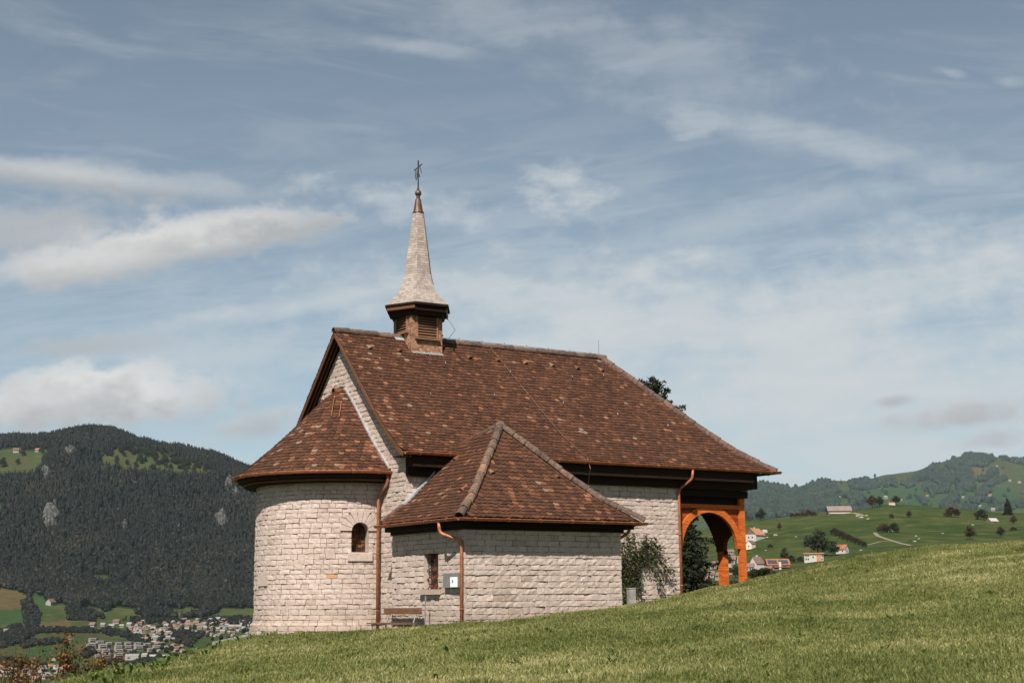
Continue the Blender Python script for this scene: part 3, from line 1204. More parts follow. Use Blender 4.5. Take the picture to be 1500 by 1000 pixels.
def planar_tiles(mb, base, along, inward, prof, smin, smax, bias=lambda s, t: 0.0, skip=None):
    """rows of tiles on a slope: base + along*s + inward*run + z"""
    f, T = profile(prof)
    base, along, inward = (np.asarray(q, float) for q in (base, along, inward))
    O, X, Y, Zn, Wd, R_ = [], [], [], [], [], []
    nrow = int(T / TX)
    for k in range(nrow + 1):
        t = k * TX - 0.03
        d0, z0 = f(max(t, 0))
        d1, z1 = f(min(max(t, 0) + TL, T))
        if t + TL > T:
            d0b, z0b = f(T - TL)
            yv = np.array([f(T)[0] - d0b, f(T)[1] - z0b])
        else:
            yv = np.array([d1 - d0, z1 - z0])
        yv = yv / np.linalg.norm(yv)
        if t < 0:
            d0, z0 = d0 + yv[0] * t, z0 + yv[1] * t
        Yv = inward * yv[0] + np.array([0, 0, yv[1]])
        Nn = np.cross(along, Yv)
        if Nn[2] < 0:
            Nn = -Nn
        ky = min(1.0, (T + 0.03 - t) / TL)
        if ky < 0.3:
            break
        a, b = smin(d1, z1), smax(d1, z1)
        cuts = [a] + ([a + TW / 2] if k % 2 else [])
        while cuts[-1] + TW * 1.3 < b:
            cuts.append(cuts[-1] + TW)
        cuts.append(b)
        for e0, e1 in zip(cuts[:-1], cuts[1:]):
            wd = e1 - e0
            s = (e0 + e1) / 2
            if wd < 0.04 or (skip is not None and skip(s, d0, z0)):
                continue
            jit = random.gauss(0, 0.009)
            O.append(base + along * (s + random.gauss(0, 0.003)) + inward * (d0 + yv[0] * jit) + np.array([0, 0, z0 + yv[1] * jit]) + Nn * random.uniform(0, 0.007))
            rot = random.gauss(0, 0.012)
            X.append(along * math.cos(rot) + Yv * math.sin(rot))
            Y.append((Yv * math.cos(rot) - along * math.sin(rot)) * ky)
            Zn.append(Nn)
            Wd.append(wd * 0.975)
            R_.append(tile_rnd(bias(s, t / T)))
    stamp(mb, O, X, Y, Zn, Wd, np.array(R_))


mb = MB()
hipu = lambda d, z: LE - d / WE * (LE - UH)
planar_tiles(mb, (0, -WE, 0), (1, 0, 0), (0, 1, 0), MAIN, lambda d, z: -OG + 0.02, hipu,
             bias=lambda s, t: 0.05 if s < 0.6 else 0.0)
planar_tiles(mb, (0, WE, 0), (1, 0, 0), (0, -1, 0), MAIN, lambda d, z: -OG + 0.02, hipu)
kx = (LE - UH) / WE
HIP = [(q[0] * kx, q[1]) for q in MAIN]
planar_tiles(mb, (LE, 0, 0), (0, 1, 0), (-1, 0, 0), HIP, lambda d, z: -WE + d / kx, lambda d, z: WE - d / kx)
main_roof = mb.build('main_roof', M['tile'], chapel)

# boarding under the tiles
mb = MB()
prv = [(-WE + d, z) for d, z in MAIN]
for sgn in (1, -1):
    for k in range(len(MAIN) - 1):
        (d0, z0), (d1, z1) = MAIN[k], MAIN[k + 1]
        for zo in (-0.012, -0.085):
            mb.add([(-OG + 0.03, sgn * (WE - d0), z0 + zo), (hipu(d0, 0) - 0.02, sgn * (WE - d0), z0 + zo), (hipu(d1, 0) - 0.02, sgn * (WE - d1), z1 + zo), (-OG + 0.03, sgn * (WE - d1), z1 + zo)], [(0, 1, 2, 3)])
for k in range(len(MAIN) - 1):
    (d0, z0), (d1, z1) = HIP[k], HIP[k + 1]
    w0, w1 = WE - d0 / kx, WE - d1 / kx
    mb.add([(LE - d0 - 0.02, -w0, z0 - 0.012), (LE - d0 - 0.02, w0, z0 - 0.012), (LE - d1 - 0.02, w1, z1 - 0.012), (LE - d1 - 0.02, -w1, z1 - 0.012)], [(0, 1, 2, 3)])
mb.build('roof_boarding', M['darkwood'], main_roof)
# verge: barge boards and soffit battens of the gable overhang
mb = MB()
for sgn in (1, -1):
    for (uu, dz, w, h) in ((-OG + 0.035, -0.105, 0.035, 0.10), (-OG + 0.14, -0.135, 0.04, 0.06), (-OG + 0.26, -0.135, 0.04, 0.06)):
        for k in range(len(MAIN) - 1):
            (d0, z0), (d1, z1) = MAIN[k], MAIN[k + 1]
            mb.beam((uu, sgn * (WE - d0), z0 + dz), (uu, sgn * (WE - d1) * 0.9999, z1 + dz), w, h, (0, 0, 1))
mb.build('barge_board', M['rakewood'], main_roof)
# eaves: cornice beams under the main roof
mb = MB()
for sgn in (-1, 1):
    y = sgn * WV
    mb.span((-0.02, y + sgn * 0.02, 3.62), (UPORCH, y + sgn * 0.44, 3.90))
    mb.span((-0.01, y + sgn * 0.02, 3.38), (UPORCH, y + sgn * 0.15, 3.618))
    mb.span((-OG + 0.08, y - sgn * 0.2, 3.902), (LE - 0.08, y + sgn * 0.45, 3.93))
mb.span((UPORCH - 0.3, -WV - 0.1, 3.903), (LE - 0.09, WV + 0.1, 3.931))
mb.span((UPORCH + 0.02, -WV - 0.12, 3.45), (UPORCH + 0.45, WV + 0.12, 3.9))
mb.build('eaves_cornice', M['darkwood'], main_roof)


def half_tile_run(mb, a, b, r=0.105, n_len=0.36, lift=0.0):
    """overlapping half-round ridge tiles from a to b"""
    a, b = np.asarray(a, float), np.asarray(b, float)
    L = np.linalg.norm(b - a)
    d = (b - a) / L
    x = np.cross(d, (0, 0, 1))
    x /= np.linalg.norm(x)
    z = np.cross(x, d)
    n = max(1, int(L / n_len))
    st = L / n
    for i in range(n):
        V, F = [], []
        off = x * random.gauss(0, 0.006) + z * random.gauss(0, 0.005)
        for (q, rr) in ((i * st - 0.05, r * 1.13), (i * st + st, r * 0.93)):
            for sh in (0, 0.016):
                for k in range(8):
                    t = math.pi * (k / 7) * 1.16 - 0.25
                    V.append(a + d * q + off + x * math.cos(t) * (rr - sh) * 1.05 + z * (math.sin(t) * (rr - sh) + lift))
        for k in range(7):
            F += [(k, k + 1, 16 + k + 1, 16 + k), (8 + k, 24 + k, 25 + k, 9 + k), (k, 8 + k, 9 + k, k + 1), (16 + k, 17 + k, 25 + k, 24 + k)]
        mb.add(V, F)


mb = MB()
TB = 0.55                                          # half width of the turret
TU = 2.52
half_tile_run(mb, (TU - TB, 0, ZR + 0.0), (-OG - 0.02, 0, ZR + 0.0), 0.115, 0.4)
mb.build('ridge_capping', M['ridge'], main_roof)
mb = MB()
half_tile_run(mb, (UH + 0.1, 0, ZR), (TU + TB, 0, ZR), 0.115, 0.4)
mb.build('ridge_capping', M['ridge'], main_roof)
for sgn in (-1, 1):
    mb = MB()
    for k in range(len(MAIN) - 1):
        (d0, z0), (d1, z1) = MAIN[k], MAIN[k + 1]
        half_tile_run(mb, (hipu(d0, 0), sgn * (WE - d0), z0 - 0.01), (hipu(d1, 0), sgn * (WE - d1), z1 - 0.01), 0.125, 0.4)
    mb.build('hip_capping', M['ridge'], main_roof)


def gutter(a, b, parent, r=0.075, brackets=0.9, out=None):
    """half-round copper gutter from a to b with straps"""
    mb = MB()
    a, b = np.asarray(a, float), np.asarray(b, float)
    d = (b - a) / np.linalg.norm(b - a)
    x = np.cross(d, (0, 0, 1))
    x /= np.linalg.norm(x)
    V, F = [], []
    for p in (a, b):
        for rr in (r, r - 0.008):
            for k in range(9):
                t = math.pi + math.pi * k / 8
                V.append(p + x * math.cos(t) * rr + np.array([0, 0, math.sin(t) * rr]))
    for k in range(8):
        F += [(k, k + 1, 18 + k + 1, 18 + k), (9 + k, 27 + k, 28 + k, 10 + k)]
    F += [(0, 18, 27, 9), (8, 17, 35, 26)]
    F += [tuple(range(9)), tuple(range(26, 17, -1))]
    mb.add(V, F, 0.5)
    for sd in (-1, 1):
        mb.tube([a + x * sd * r, b + x * sd * r], 0.011, 6, 0.9)
    L = np.linalg.norm(b - a)
    n = int(L / brackets)
    for i in range(n):
        p = a + d * (L * (i + 0.5) / n)
        pts = [p + x * math.cos(t) * (r + 0.006) + np.array([0, 0, math.sin(t) * (r + 0.006)]) for t in np.linspace(math.pi, 2 * math.pi, 7)]
        mb.tube(pts, 0.012, 5, 0.05)
        mb.tube([p + x * r + np.array([0, 0, 0.012]), p - x * r + np.array([0, 0, 0.03])], 0.012, 5, 0.05)
    return mb.build('gutter', M['copper'], parent)


gutter((-OG + 0.05, -WE - 0.075, ZE - 0.02), (LE + 0.18, -WE - 0.075, ZE - 0.02), main_roof)
gutter((LE + 0.085, -WE - 0.1, ZE - 0.025), (LE + 0.085, WE + 0.1, ZE - 0.025), main_roof)

# vent tiles and snow hooks on the front slope
fmn, TMN = profile(MAIN)


def on_main(u, t, lift=0.03):
    d, z = fmn(t)
    d2, z2 = fmn(min(t + 0.1, TMN))
    n = np.array([0, -(z2 - z), d2 - d])
    n /= np.linalg.norm(n)
    yv = np.array([0, d2 - d, z2 - z])
    yv /= np.linalg.norm(yv)
    return np.array([u, -WE + d, z]) + n * lift, yv, n


def vent(name, p, yv, n, xv, parent):
    mb = MB()
    V = []
    for k in range(6):
        t = math.pi * k / 5
        V.append(p + xv * math.cos(t) * 0.075 + n * math.sin(t) * 0.085)
    for k in range(6):
        t = math.pi * k / 5
        V.append(p + yv * 0.24 + xv * math.cos(t) * 0.06 + n * math.sin(t) * 0.004)
    mb.add(V, [(k, k + 1, 7 + k, 6 + k) for k in range(5)], random.uniform(0.5, 0.95))
    o = mb.build(name, M['tile_warm'], parent)
    return o


XU = np.array([1.0, 0, 0])
for k in range(8):
    u = [0.55, 1.55, 4.05, 5.1, 6.15, 7.2, 8.2, 9.2][k]
    p, yv, n = on_main(u, TMN - 0.85)
    vent('vent_tile', p, yv, n, XU, main_roof)
mbh = None
for (u, t) in [(0.6, TMN - 1.45), (2.9, TMN - 1.35), (5.2, TMN - 1.5), (7.6, TMN - 1.45), (9.0, TMN - 1.2), (1.7, 2.9), (4.0, 3.1), (6.5, 3.0), (8.4, 2.6), (10.2, 2.2)]:
    p, yv, n = on_main(u, t, 0.04)
    mb = MB()
    mb.tube([p, p + n * 0.03 - yv * 0.03, p + n * 0.11 - yv * 0.03, p + n * 0.13 + yv * 0.03], 0.011, 5, 0.2)
    mb.build('snow_hook', M['steel'], main_roof)
# lightning conductor running down the slope
mb = MB()
pa, pb = [], []
for k in range(15):
    q = k / 14
    p, yv, n = on_main(5.05 + 0.75 * q, TMN - 0.05 - q * (TMN - 0.1), 0.10)
    pa.append(p)
pa.append(pa[-1] + np.array([0.02, -0.12, -0.35]))
pa.append(pa[-1] + np.array([0.05, 0.25, -0.6]))
mb.tube(pa, 0.008, 5, 0.5)
for k in range(1, 14, 3):
    mb.tube([pa[k], pa[k] + np.array([-0.07, 0.02, -0.12])], 0.010, 5, 0.5)
mb.build('lightning_conductor', M['bronze'], main_roof)
mb = MB()
mb.tube([(UH - 0.1, 0, ZR + 0.1), (UH - 0.1, 0, ZR + 0.62)], 0.008, 5)
for k in range(7):
    u = 4.0 + k * 0.86
    mb.tube([(u, -0.03, ZR + 0.12), (u, -0.03, ZR + 0.19)], 0.012, 5)
mb.tube([(TU + TB + 0.1, 0, ZR + 0.14), (UH, 0, ZR + 0.14)], 0.006, 4)
mb.build('ridge_wire', M['steel'], main_roof)

# ---- apse roof: half cone with a swept eave
APR = [(0, ZE_A), (0.5, 4.00), (1.0, 4.43), (1.5, 4.90), (2.0, 5.42), (2.45, 5.86), (2.75, 6.12), (3.0, 6.27)]   # run from the eave


def apse_tiles(mb):
    f, T = profile(APR)
    O, X, Y, Zn, Wd, R_ = [], [], [], [], [], []
    for k in range(int(T / TX) + 1):
        t = k * TX - 0.03
        d0, z0 = f(max(t, 0))
        ta = min(max(t, 0), T - TL)
        y0, y1 = np.array(f(ta)), np.array(f(ta + TL))
        yv = (y1 - y0) / np.linalg.norm(y1 - y0)
        if t < 0:
            d0, z0 = d0 + yv[0] * t, z0 + yv[1] * t
        r = RE - d0
        if r < 0.12:
            break
        gap = 0.12 / r                              # straight stretch to the gable
        n = max(5, int((math.pi + 2 * gap) * r / TW))
        for i in range(n + 1):
            ph = -gap + (math.pi + 2 * gap) * (i + (0.5 if k % 2 else 0)) / n
            if ph > math.pi + gap:
                continue
            rad = np.array([-math.sin(ph), -math.cos(ph), 0])
            tan = np.array([-math.cos(ph), math.sin(ph), 0])
            Yv = -rad * yv[0] + np.array([0, 0, yv[1]])
            N_ = np.cross(tan, Yv)
            if N_[2] < 0:
                N_ = -N_
            rot = random.gauss(0, 0.014)
            O.append(np.array([UC, 0, z0]) + rad * r + N_ * random.uniform(0.0, 0.012) + Yv * random.gauss(0, 0.008))
            X.append(tan * math.cos(rot) + Yv * math.sin(rot))
            Y.append(Yv * math.cos(rot) - tan * math.sin(rot))
            Zn.append(N_)
            Wd.append((math.pi + 2 * gap) * r / n * 0.975)
            b = 0.05 + (0.14 if ph < 0.5 and t < 2.6 else 0.0) + (0.06 if t > 3 and 0.3 < ph < 1.1 else 0)
            R_.append(tile_rnd(b))
    stamp(mb, O, X, Y, Zn, Wd, np.array(R_))


mb = MB()
apse_tiles(mb)
apse_roof = mb.build('apse_roof', M['tile'], chapel)
mb = MB()
phs = np.linspace(-0.03, math.pi + 0.03, 49)


def ringpt(r, ph, z):
    return (UC - r * math.sin(ph), -r * math.cos(ph), z)


for i in range(48):
    for k in range(len(APR) - 1):
        (d0, z0), (d1, z1) = APR[k], APR[k + 1]
        mb.add([ringpt(RE - d0, phs[i], z0 - 0.02), ringpt(RE - d0, phs[i + 1], z0 - 0.02), ringpt(max(0.01, RE - d1), phs[i + 1], z1 - 0.02), ringpt(max(0.01, RE - d1), phs[i], z1 - 0.02)], [(0, 1, 2, 3)])
    # boxed eave
    for (r0, za, r1, zb) in ((RE - 0.02, ZE_A - 0.02, RE - 0.02, ZE_A - 0.16), (RE - 0.02, ZE_A - 0.16, RE - 0.24, ZE_A - 0.20), (RE - 0.24, ZE_A - 0.20, RE - 0.24, ZE_A - 0.30), (RE - 0.24, ZE_A - 0.30, RA - 0.05, ZE_A - 0.30)):
        mb.add([ringpt(r0, phs[i], za), ringpt(r0, phs[i + 1], za), ringpt(r1, phs[i + 1], zb), ringpt(r1, phs[i], zb)], [(0, 1, 2, 3)])
mb.build('eaves_cornice', M['darkwood'], apse_roof)
mb = MB()
pts = [ringpt(RE - 0.20, p, ZE_A - 0.235) for p in phs]
mb.tube(pts, 0.035, 6, 0.4)
mb.build('eaves_moulding', M['rakewood'], apse_roof)
# curved gutter
mb = MB()
V, F = [], []
gr = 0.072
for p in phs:
    for k in range(9):
        t = math.pi + math.pi * k / 8
        V.append(ringpt(RE + 0.07 + math.cos(t) * gr, p, ZE_A - 0.01 + math.sin(t) * gr))
for i in range(48):
    for k in range(8):
        q = i * 9 + k
        F.append((q, q + 1, q + 10, q + 9))
mb.add(V, F, 0.5)
for sd in (-1, 1):
    mb.tube([ringpt(RE + 0.07 + sd * gr, p, ZE_A - 0.008) for p in phs], 0.012, 6, 0.95)
for p in np.linspace(0.1, math.pi - 0.1, 13):
    mb.tube([ringpt(RE + 0.07 + math.cos(t) * (gr + 0.006), p, ZE_A - 0.01 + math.sin(t) * (gr + 0.006)) for t in np.linspace(math.pi, 2 * math.pi, 7)], 0.011, 5, 1.0)
    mb.tube([ringpt(RE - 0.03, p, ZE_A + 0.03), ringpt(RE + 0.145, p, ZE_A + 0.0)], 0.011, 5, 1.0)
mb.build('gutter', M['copper'], apse_roof)
# lead flashing along the gable, both sides
mb = MB()
for sgn in (-1, 1):
    for k in range(len(APR) - 1):
        (d0, z0), (d1, z1) = APR[k], APR[k + 1]
        a = np.array([-0.055, sgn * (RE - d0), z0 + 0.055])
        b = np.array([-0.055, sgn * max(0.02, RE - d1), z1 + 0.055])
        mb.beam(a, b, 0.05, 0.10, (0, 0, 1), 0.6)
mb.build('lead_flashing', M['lead'], apse_roof)
mb = MB()
half_tile_run(mb, (-0.02, 0, 6.20), (-0.36, 0, 6.19), 0.13, 0.40)
mb.build('ridge_capping', M['rakewood'], apse_roof)
# two copper rods and a hook on the cone
fa, TA = profile(APR)
mb = MB()
for (off, t0, t1) in ((-0.13, TA - 1.55, TA - 0.55), (0.10, TA - 1.6, TA - 0.85)):
    P_ = []
    for t in np.linspace(t0, t1, 4):
        d, z = fa(t)
        P_.append(np.array(ringpt(RE - d + 0.06, 0.577, z + 0.07)) + RT * off)
    mb.tube(P_, 0.010, 5, 0.9)
mb.build('copper_rod', M['copper'], apse_roof)

# ---- sacristy roof
UL, UR, VF = UA - EO, UB + EO, -AF - 0.47
UM, VP, ZP = (UL + UR) / 2, -5.54, 4.69
HW = UM - UL
DF = VP - VF
SPR = [(0, ZEA), (0.28 * HW, ZEA + 0.215 * (ZP - ZEA)), (0.5 * HW, ZEA + 0.44 * (ZP - ZEA)), (HW, ZP)]
SPF = [(q[0] * DF / HW, q[1]) for q in SPR]
backv = lambda d, z: -WV - 0.02 if z < 3.9 else -3.45
RDROP = 0.30                                       # the short ridge dips towards the nave
rz_ = lambda v: ZP - RDROP * max(0, v - VP) / 1.9
mb = MB()
# left slope: along +v
planar_tiles(mb, (UL, 0, 0), (0, 1, 0), (1, 0, 0), SPR, lambda d, z: VF + d / HW * DF, backv, bias=lambda s, t: 0.03, skip=lambda s, d, z: z > rz_(s) - 0.14)
planar_tiles(mb, (UR, 0, 0), (0, 1, 0), (-1, 0, 0), SPR, lambda d, z: VF + d / HW * DF, backv, skip=lambda s, d, z: z > rz_(s) - 0.14)
planar_tiles(mb, (0, VF, 0), (1, 0, 0), (0, 1, 0), SPF, lambda d, z: UL + d / DF * HW, lambda d, z: UR - d / DF * HW,
             bias=lambda s, t: 0.20 * max(0, 0.75 - t) * (0.3 + 0.7 * max(0, min(1, (s - 0.2) / 3.0))))
sac_roof = mb.build('sacristy_roof', M['tile'], chapel)
mb = MB()
for k in range(len(SPR) - 1):
    (d0, z0), (d1, z1) = SPR[k], SPR[k + 1]
    e0, e1 = SPF[k][0], SPF[k + 1][0]
    for sg, ue in ((1, UL), (-1, UR)):
        b0, b1 = backv(0, z0), backv(0, z1)
        mb.add([(ue + sg * d0, VF + e0, z0 - 0.015), (ue + sg * d0, b0, z0 - 0.015), (ue + sg * d1, b1, min(z1, rz_(b1)) - 0.015), (ue + sg * d1, VF + e1, z1 - 0.015)], [(0, 1, 2, 3)])
    mb.add([(UL + d0, VF + e0, z0 - 0.015), (UR - d0, VF + e0, z0 - 0.015), (UR - d1, VF + e1, z1 - 0.015), (UL + d1, VF + e1, z1 - 0.015)], [(0, 1, 2, 3)])
mb.build('roof_boarding', M['darkwood'], sac_roof)
mb = MB()
zc = ZEA - 0.03
mb.span((UL + 0.02, VF + 0.02, zc - 0.05), (UR - 0.02, -WV - 0.03, zc))
mb.span((UL + 0.16, VF + 0.18, zc - 0.17), (UR - 0.14, -WV - 0.035, zc - 0.052))
mb.span((UA - 0.09, -AF - 0.09, zc - 0.25), (UB + 0.09, -WV - 0.04, zc - 0.172))
mb.build('eaves_cornice', M['darkwood'], sac_roof)
for (ue, sg) in ((UL, 1), (UR, -1)):
    mb = MB()
    for k in range(len(SPR) - 1):
        (d0, z0), (d1, z1) = SPR[k], SPR[k + 1]
        e0, e1 = SPF[k][0], SPF[k + 1][0]
        half_tile_run(mb, (ue + sg * d0, VF + e0, z0 + 0.03), (ue + sg * d1, VF + e1, z1 + 0.03), 0.11, 0.38)
    mb.build('hip_capping', M['ridge'], sac_roof)
mb = MB()
half_tile_run(mb, (UM, -3.75, rz_(-3.75) + 0.0), (UM, VP - 0.02, ZP + 0.02), 0.105, 0.4)
mb.lathe((UM, VP, ZP - 0.02), [(0.13, 0), (0.14, 0.06), (0.10, 0.14), (0.03, 0.17)], 10, 0.7)
mb.build('ridge_capping', M['ridge'], sac_roof)
gutter((UL - 0.075, VF - 0.07, ZEA - 0.03), (UL - 0.075, -WV + 0.05, ZEA - 0.03), sac_roof, 0.06)
gutter((UL - 0.1, VF - 0.075, ZEA - 0.034), (UR + 0.1, VF - 0.075, ZEA - 0.034), sac_roof, 0.06)
gutter((UR + 0.075, VF - 0.07, ZEA - 0.038), (UR + 0.075, -WV - 0.1, ZEA - 0.038), sac_roof, 0.06)
# verge strip against the nave: mortar fillet below, lead above
mb = MB()
fs_, TS_ = profile(SPR)
for k in range(8):
    t0, t1 = 0.02 + k * 0.27, 0.02 + (k + 1) * 0.27
    (d0, z0), (d1, z1) = fs_(t0), fs_(t1)
    mb.beam((UL + d0, -WV - 0.10, z0 + 0.07), (UL + d1, -WV - 0.10, z1 + 0.07), 0.17, 0.06, (0, 0, 1), 0.6, 1 if k < 3 else 0)
mb.build('verge_flashing', [M['lead'], M['ridge']], sac_roof)
fsf, TSF = profile(SPF)
for (u, t) in [(0.55, 1.75), (2.6, 1.7)]:
    d, z = fsf(t)
    yv = np.array([0, 0.7, 0.71])
    vent('vent_tile', np.array([u + 0.4, VF + d, z + 0.03]), yv, np.array([0, -0.71, 0.7]), XU, sac_roof)
for (v, t) in [(-6.6, 1.2), (-4.6, 2.6)]:
    d, z = fs_(t)
    vent('vent_tile', np.array([UL + d, v, z + 0.04]), np.array([0.7, 0, 0.71]), np.array([-0.71, 0, 0.7]), np.array([0, 1.0, 0]), sac_roof)

# ---- downpipes with swan necks
def pipe(pts, name='downpipe', r=0.043):
    mb = MB()
    sm = []
    P_ = [np.asarray(p, float) for p in pts]
    for i in range(len(P_)):
        if 0 < i < len(P_) - 1:
            a, b = P_[i - 1] - P_[i], P_[i + 1] - P_[i]
            k = min(0.12, np.linalg.norm(a) / 2.2, np.linalg.norm(b) / 2.2)
            a, b = a / np.linalg.norm(a) * k, b / np.linalg.norm(b) * k
            for q in (0, 0.25, 0.5, 0.75, 1):
                sm.append(P_[i] + a * (1 - q) ** 2 + b * q ** 2)
        else:
            sm.append(P_[i])
    mb.tube(sm, r, 10, 0.5)
    z = P_[-1][2] + 1.0
    while z < P_[-2][2] - 0.2:
        p = P_[-1] + (P_[-2] - P_[-1]) * ((z - P_[-1][2]) / (P_[-2][2] - P_[-1][2]))
        mb.tube([p - np.array([0, 0, 0.02]), p + np.array([0, 0, 0.02])], r + 0.012, 10, 0.0)
        z += 1.55
    return mb.build(name, M['copper'], chapel, smooth=True)


pipe([(-0.10, -2.98, ZE_A - 0.08), (-0.10, -2.97, ZE_A - 0.36), (-0.17, -2.57, ZE_A - 0.66), (-0.17, -2.56, -1.25)])
pv = on_u(676, 850, UA - 0.09)[1]
pipe([(UL - 0.07, pv + 0.42, ZEA - 0.10), (UL - 0.06, pv + 0.41, ZEA - 0.36), (UA - 0.09, pv, ZEA - 0.56), (UA - 0.09, pv, -1.2)])
pipe([(UEND + 0.10, -WE - 0.07, ZE - 0.09), (UEND + 0.09, -WE - 0.06, ZE - 0.38), (UEND - 0.10, -WV - 0.10, ZE - 0.68), (UEND - 0.10, -WV - 0.10, -0.6)])
pipe([(UR + 0.05, VF + 0.6, ZEA - 0.10), (UR, VF + 0.62, ZEA - 0.28), (UB + 0.09, -AF + 0.55, ZEA - 0.55), (UB + 0.09, -AF + 0.55, -0.9)])

# ---- timber porch
porch = bpy.data.objects.new('porch', None)
COL.objects.link(porch)
porch.parent = chapel
U0, U1 = UEND + 0.03, UPORCH + 0.10
PV = -WV + 0.17
acx, aR, zsp = 11.01, 1.15, 1.55


def arch_strips(mb, c, R, zs, lo, hi, zb, zt, pos, th, step=0.05):
    """solid plank wall above an arch: strips with pos(s, e) -> world"""
    s = lo
    while s < hi - 1e-6:
        e = min(s + step, hi)
        mid = (s + e) / 2
        dx = abs(mid - c)
        zl = zs + math.sqrt(max(0, R * R - dx * dx)) if dx < R else zb
        V = []
        for t in (0, th):
            V += [pos(s, t, zl), pos(e, t, zl), pos(e, t, zt), pos(s, t, zt)]
        mb.add(V, [(0, 1, 2, 3), (7, 6, 5, 4), (0, 4, 5, 1), (1, 5, 6, 2), (2, 6, 7, 3), (3, 7, 4, 0)], 0.4)
        s = e


def planks(mb, pos, s0, s1, z0, z1, c, R, zs, h=0.165):
    """horizontal boards cut around an arch opening"""
    z = z0
    while z < z1:
        zt = min(z + h, z1)
        zm = z + h * 0.35
        segs = [(s0, s1)]
        if zm < zs + R:
            dz = max(0, zm - zs)
            w = math.sqrt(max(0, R * R - dz * dz))
            segs = [(s0, c - w), (c + w, s1)]
        for a, b in segs:
            if b - a < 0.02:
                continue
            rr = random.random()
            V = []
            for t in (0.0, 0.03):
                V += [pos(a, t, z + 0.006), pos(b, t, z + 0.006), pos(b, t, zt - 0.006), pos(a, t, zt - 0.006)]
            mb.add(V, [(0, 1, 2, 3), (7, 6, 5, 4), (0, 4, 5, 1), (1, 5, 6, 2), (2, 6, 7, 3), (3, 7, 4, 0)], rr)
        z = zt


def arch_band(mb, c, r0, r1, zs, pos, t0, t1, a0=0.0, a1=math.pi, n=28, legs=0.0):
    V, F = [], []
    for i in range(n + 1):
        t = a0 + (a1 - a0) * i / n
        for (r, d) in ((r0, t0), (r1, t0), (r1, t1), (r0, t1)):
            V.append(pos(c + r * math.cos(t), d, zs + r * math.sin(t)))
    for i in range(n):
        for k in range(4):
            a, b = i * 4 + k, i * 4 + (k + 1) % 4
            F.append((a, b, b + 4, a + 4))
    F += [(0, 1, 2, 3), tuple(n * 4 + k for k in (3, 2, 1, 0))]
    mb.add(V, F, 0.6)


upos = lambda s, t, z: np.array([s, PV + 0.11 + t, z])
fpos = lambda s, t, z: np.array([s, PV + 0.06 + t, z])          # front face, t goes inwards
fout = lambda s, t, z: np.array([s, PV + 0.06 - t, z])
for (sa, sb) in ((U0, acx - 0.002), (acx + 0.002, U1 - 0.18)):
    mb = MB()
    z = zsp
    while z < 2.84:
        dz = z + 0.055 - zsp
        w = math.sqrt(max(0, (aR + 0.1) ** 2 - dz * dz))
        a_, b_ = (sa, min(sb, acx - w)) if sa < acx else (max(sa, acx + w), sb)
        if b_ - a_ > 0.02:
            V = []
            for t in (0.0, 0.03):
                V += [fpos(a_, t, z + 0.004), fpos(b_, t, z + 0.004), fpos(b_, t, z + 0.169), fpos(a_, t, z + 0.169)]
            mb.add(V, [(0, 1, 2, 3), (7, 6, 5, 4), (0, 4, 5, 1), (1, 5, 6, 2), (2, 6, 7, 3), (3, 7, 4, 0)])
        z += 0.165
    mb.build('plank_panel', M['porchplank'], porch)
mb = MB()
planks(mb, upos, U0, U1 - 0.18, 2.90, 3.4, acx, 0.01, 0)  # eave shadow carried by the dark plank colour
mb.build('upper_panel', M['shadeplank'], porch, label='boards above the header beam, coloured dark brown for the eave shade')
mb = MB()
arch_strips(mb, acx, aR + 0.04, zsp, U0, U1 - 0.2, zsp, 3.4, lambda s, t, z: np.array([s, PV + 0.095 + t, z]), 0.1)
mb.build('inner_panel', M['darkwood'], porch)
mb = MB()
arch_band(mb, acx, aR - 0.02, aR + 0.19, zsp, fout, -0.05, 0.075, 0.0, math.pi)
mb.build('arch', M['porchwood'], porch)
mb = MB()
mb.span((U0 - 0.01, PV - 0.03, 2.80), (U1 - 0.212, PV + 0.05, 2.93), 0.55)
mb.build('header_beam', M['porchwood'], porch)
mb = MB()
mb.span((U0, -WV - 0.01, 3.16), (U1 + 0.02, PV + 0.10, 3.379))  # beam added to throw a deeper shadow on the porch front
mb.build('shade_beam', M['darkwood'], porch)
mb = MB()
mb.span((U1 - 0.21, PV - 0.028, -0.6), (U1, PV + 0.14, 3.158), 0.75)
post1 = mb.build('post', M['porchwood'], porch)
mb = MB()
mb.span((U0 - 0.008, PV - 0.02, -0.6), (U0 + 0.10, PV + 0.18, zsp + 0.5), 0.6)
mb.build('post', M['porchwood'], porch)
# end wall: low side arches and a wide middle arch
epos = lambda s, t, z: np.array([U1 - 0.19 + t, s, z])
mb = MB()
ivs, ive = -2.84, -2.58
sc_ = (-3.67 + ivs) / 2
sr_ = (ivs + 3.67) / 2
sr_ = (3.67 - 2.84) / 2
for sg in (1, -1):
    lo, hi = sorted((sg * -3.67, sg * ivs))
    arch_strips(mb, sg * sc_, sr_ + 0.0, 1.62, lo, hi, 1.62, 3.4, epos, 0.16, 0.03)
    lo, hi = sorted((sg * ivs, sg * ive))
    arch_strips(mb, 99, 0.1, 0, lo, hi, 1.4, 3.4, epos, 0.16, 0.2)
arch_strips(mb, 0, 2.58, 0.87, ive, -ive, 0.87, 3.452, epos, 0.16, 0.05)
mb.build('end_panel', M['shadeplank'], porch)  # shade inside the porch put into the plank colour
for sg in (1, -1):
    mb = MB()
    lo, hi = sorted((sg * ivs, sg * ive))
    mb.span((U1 - 0.21, lo, -0.8), (U1 - 0.005, hi, 1.5), 0.7)
    mb.build('post', M['porchwood'], porch)
mb = MB()
mb.span((U1 - 0.292, -PV - 0.27, -0.9), (U1, -PV + 0.02, 3.42), 0.75)
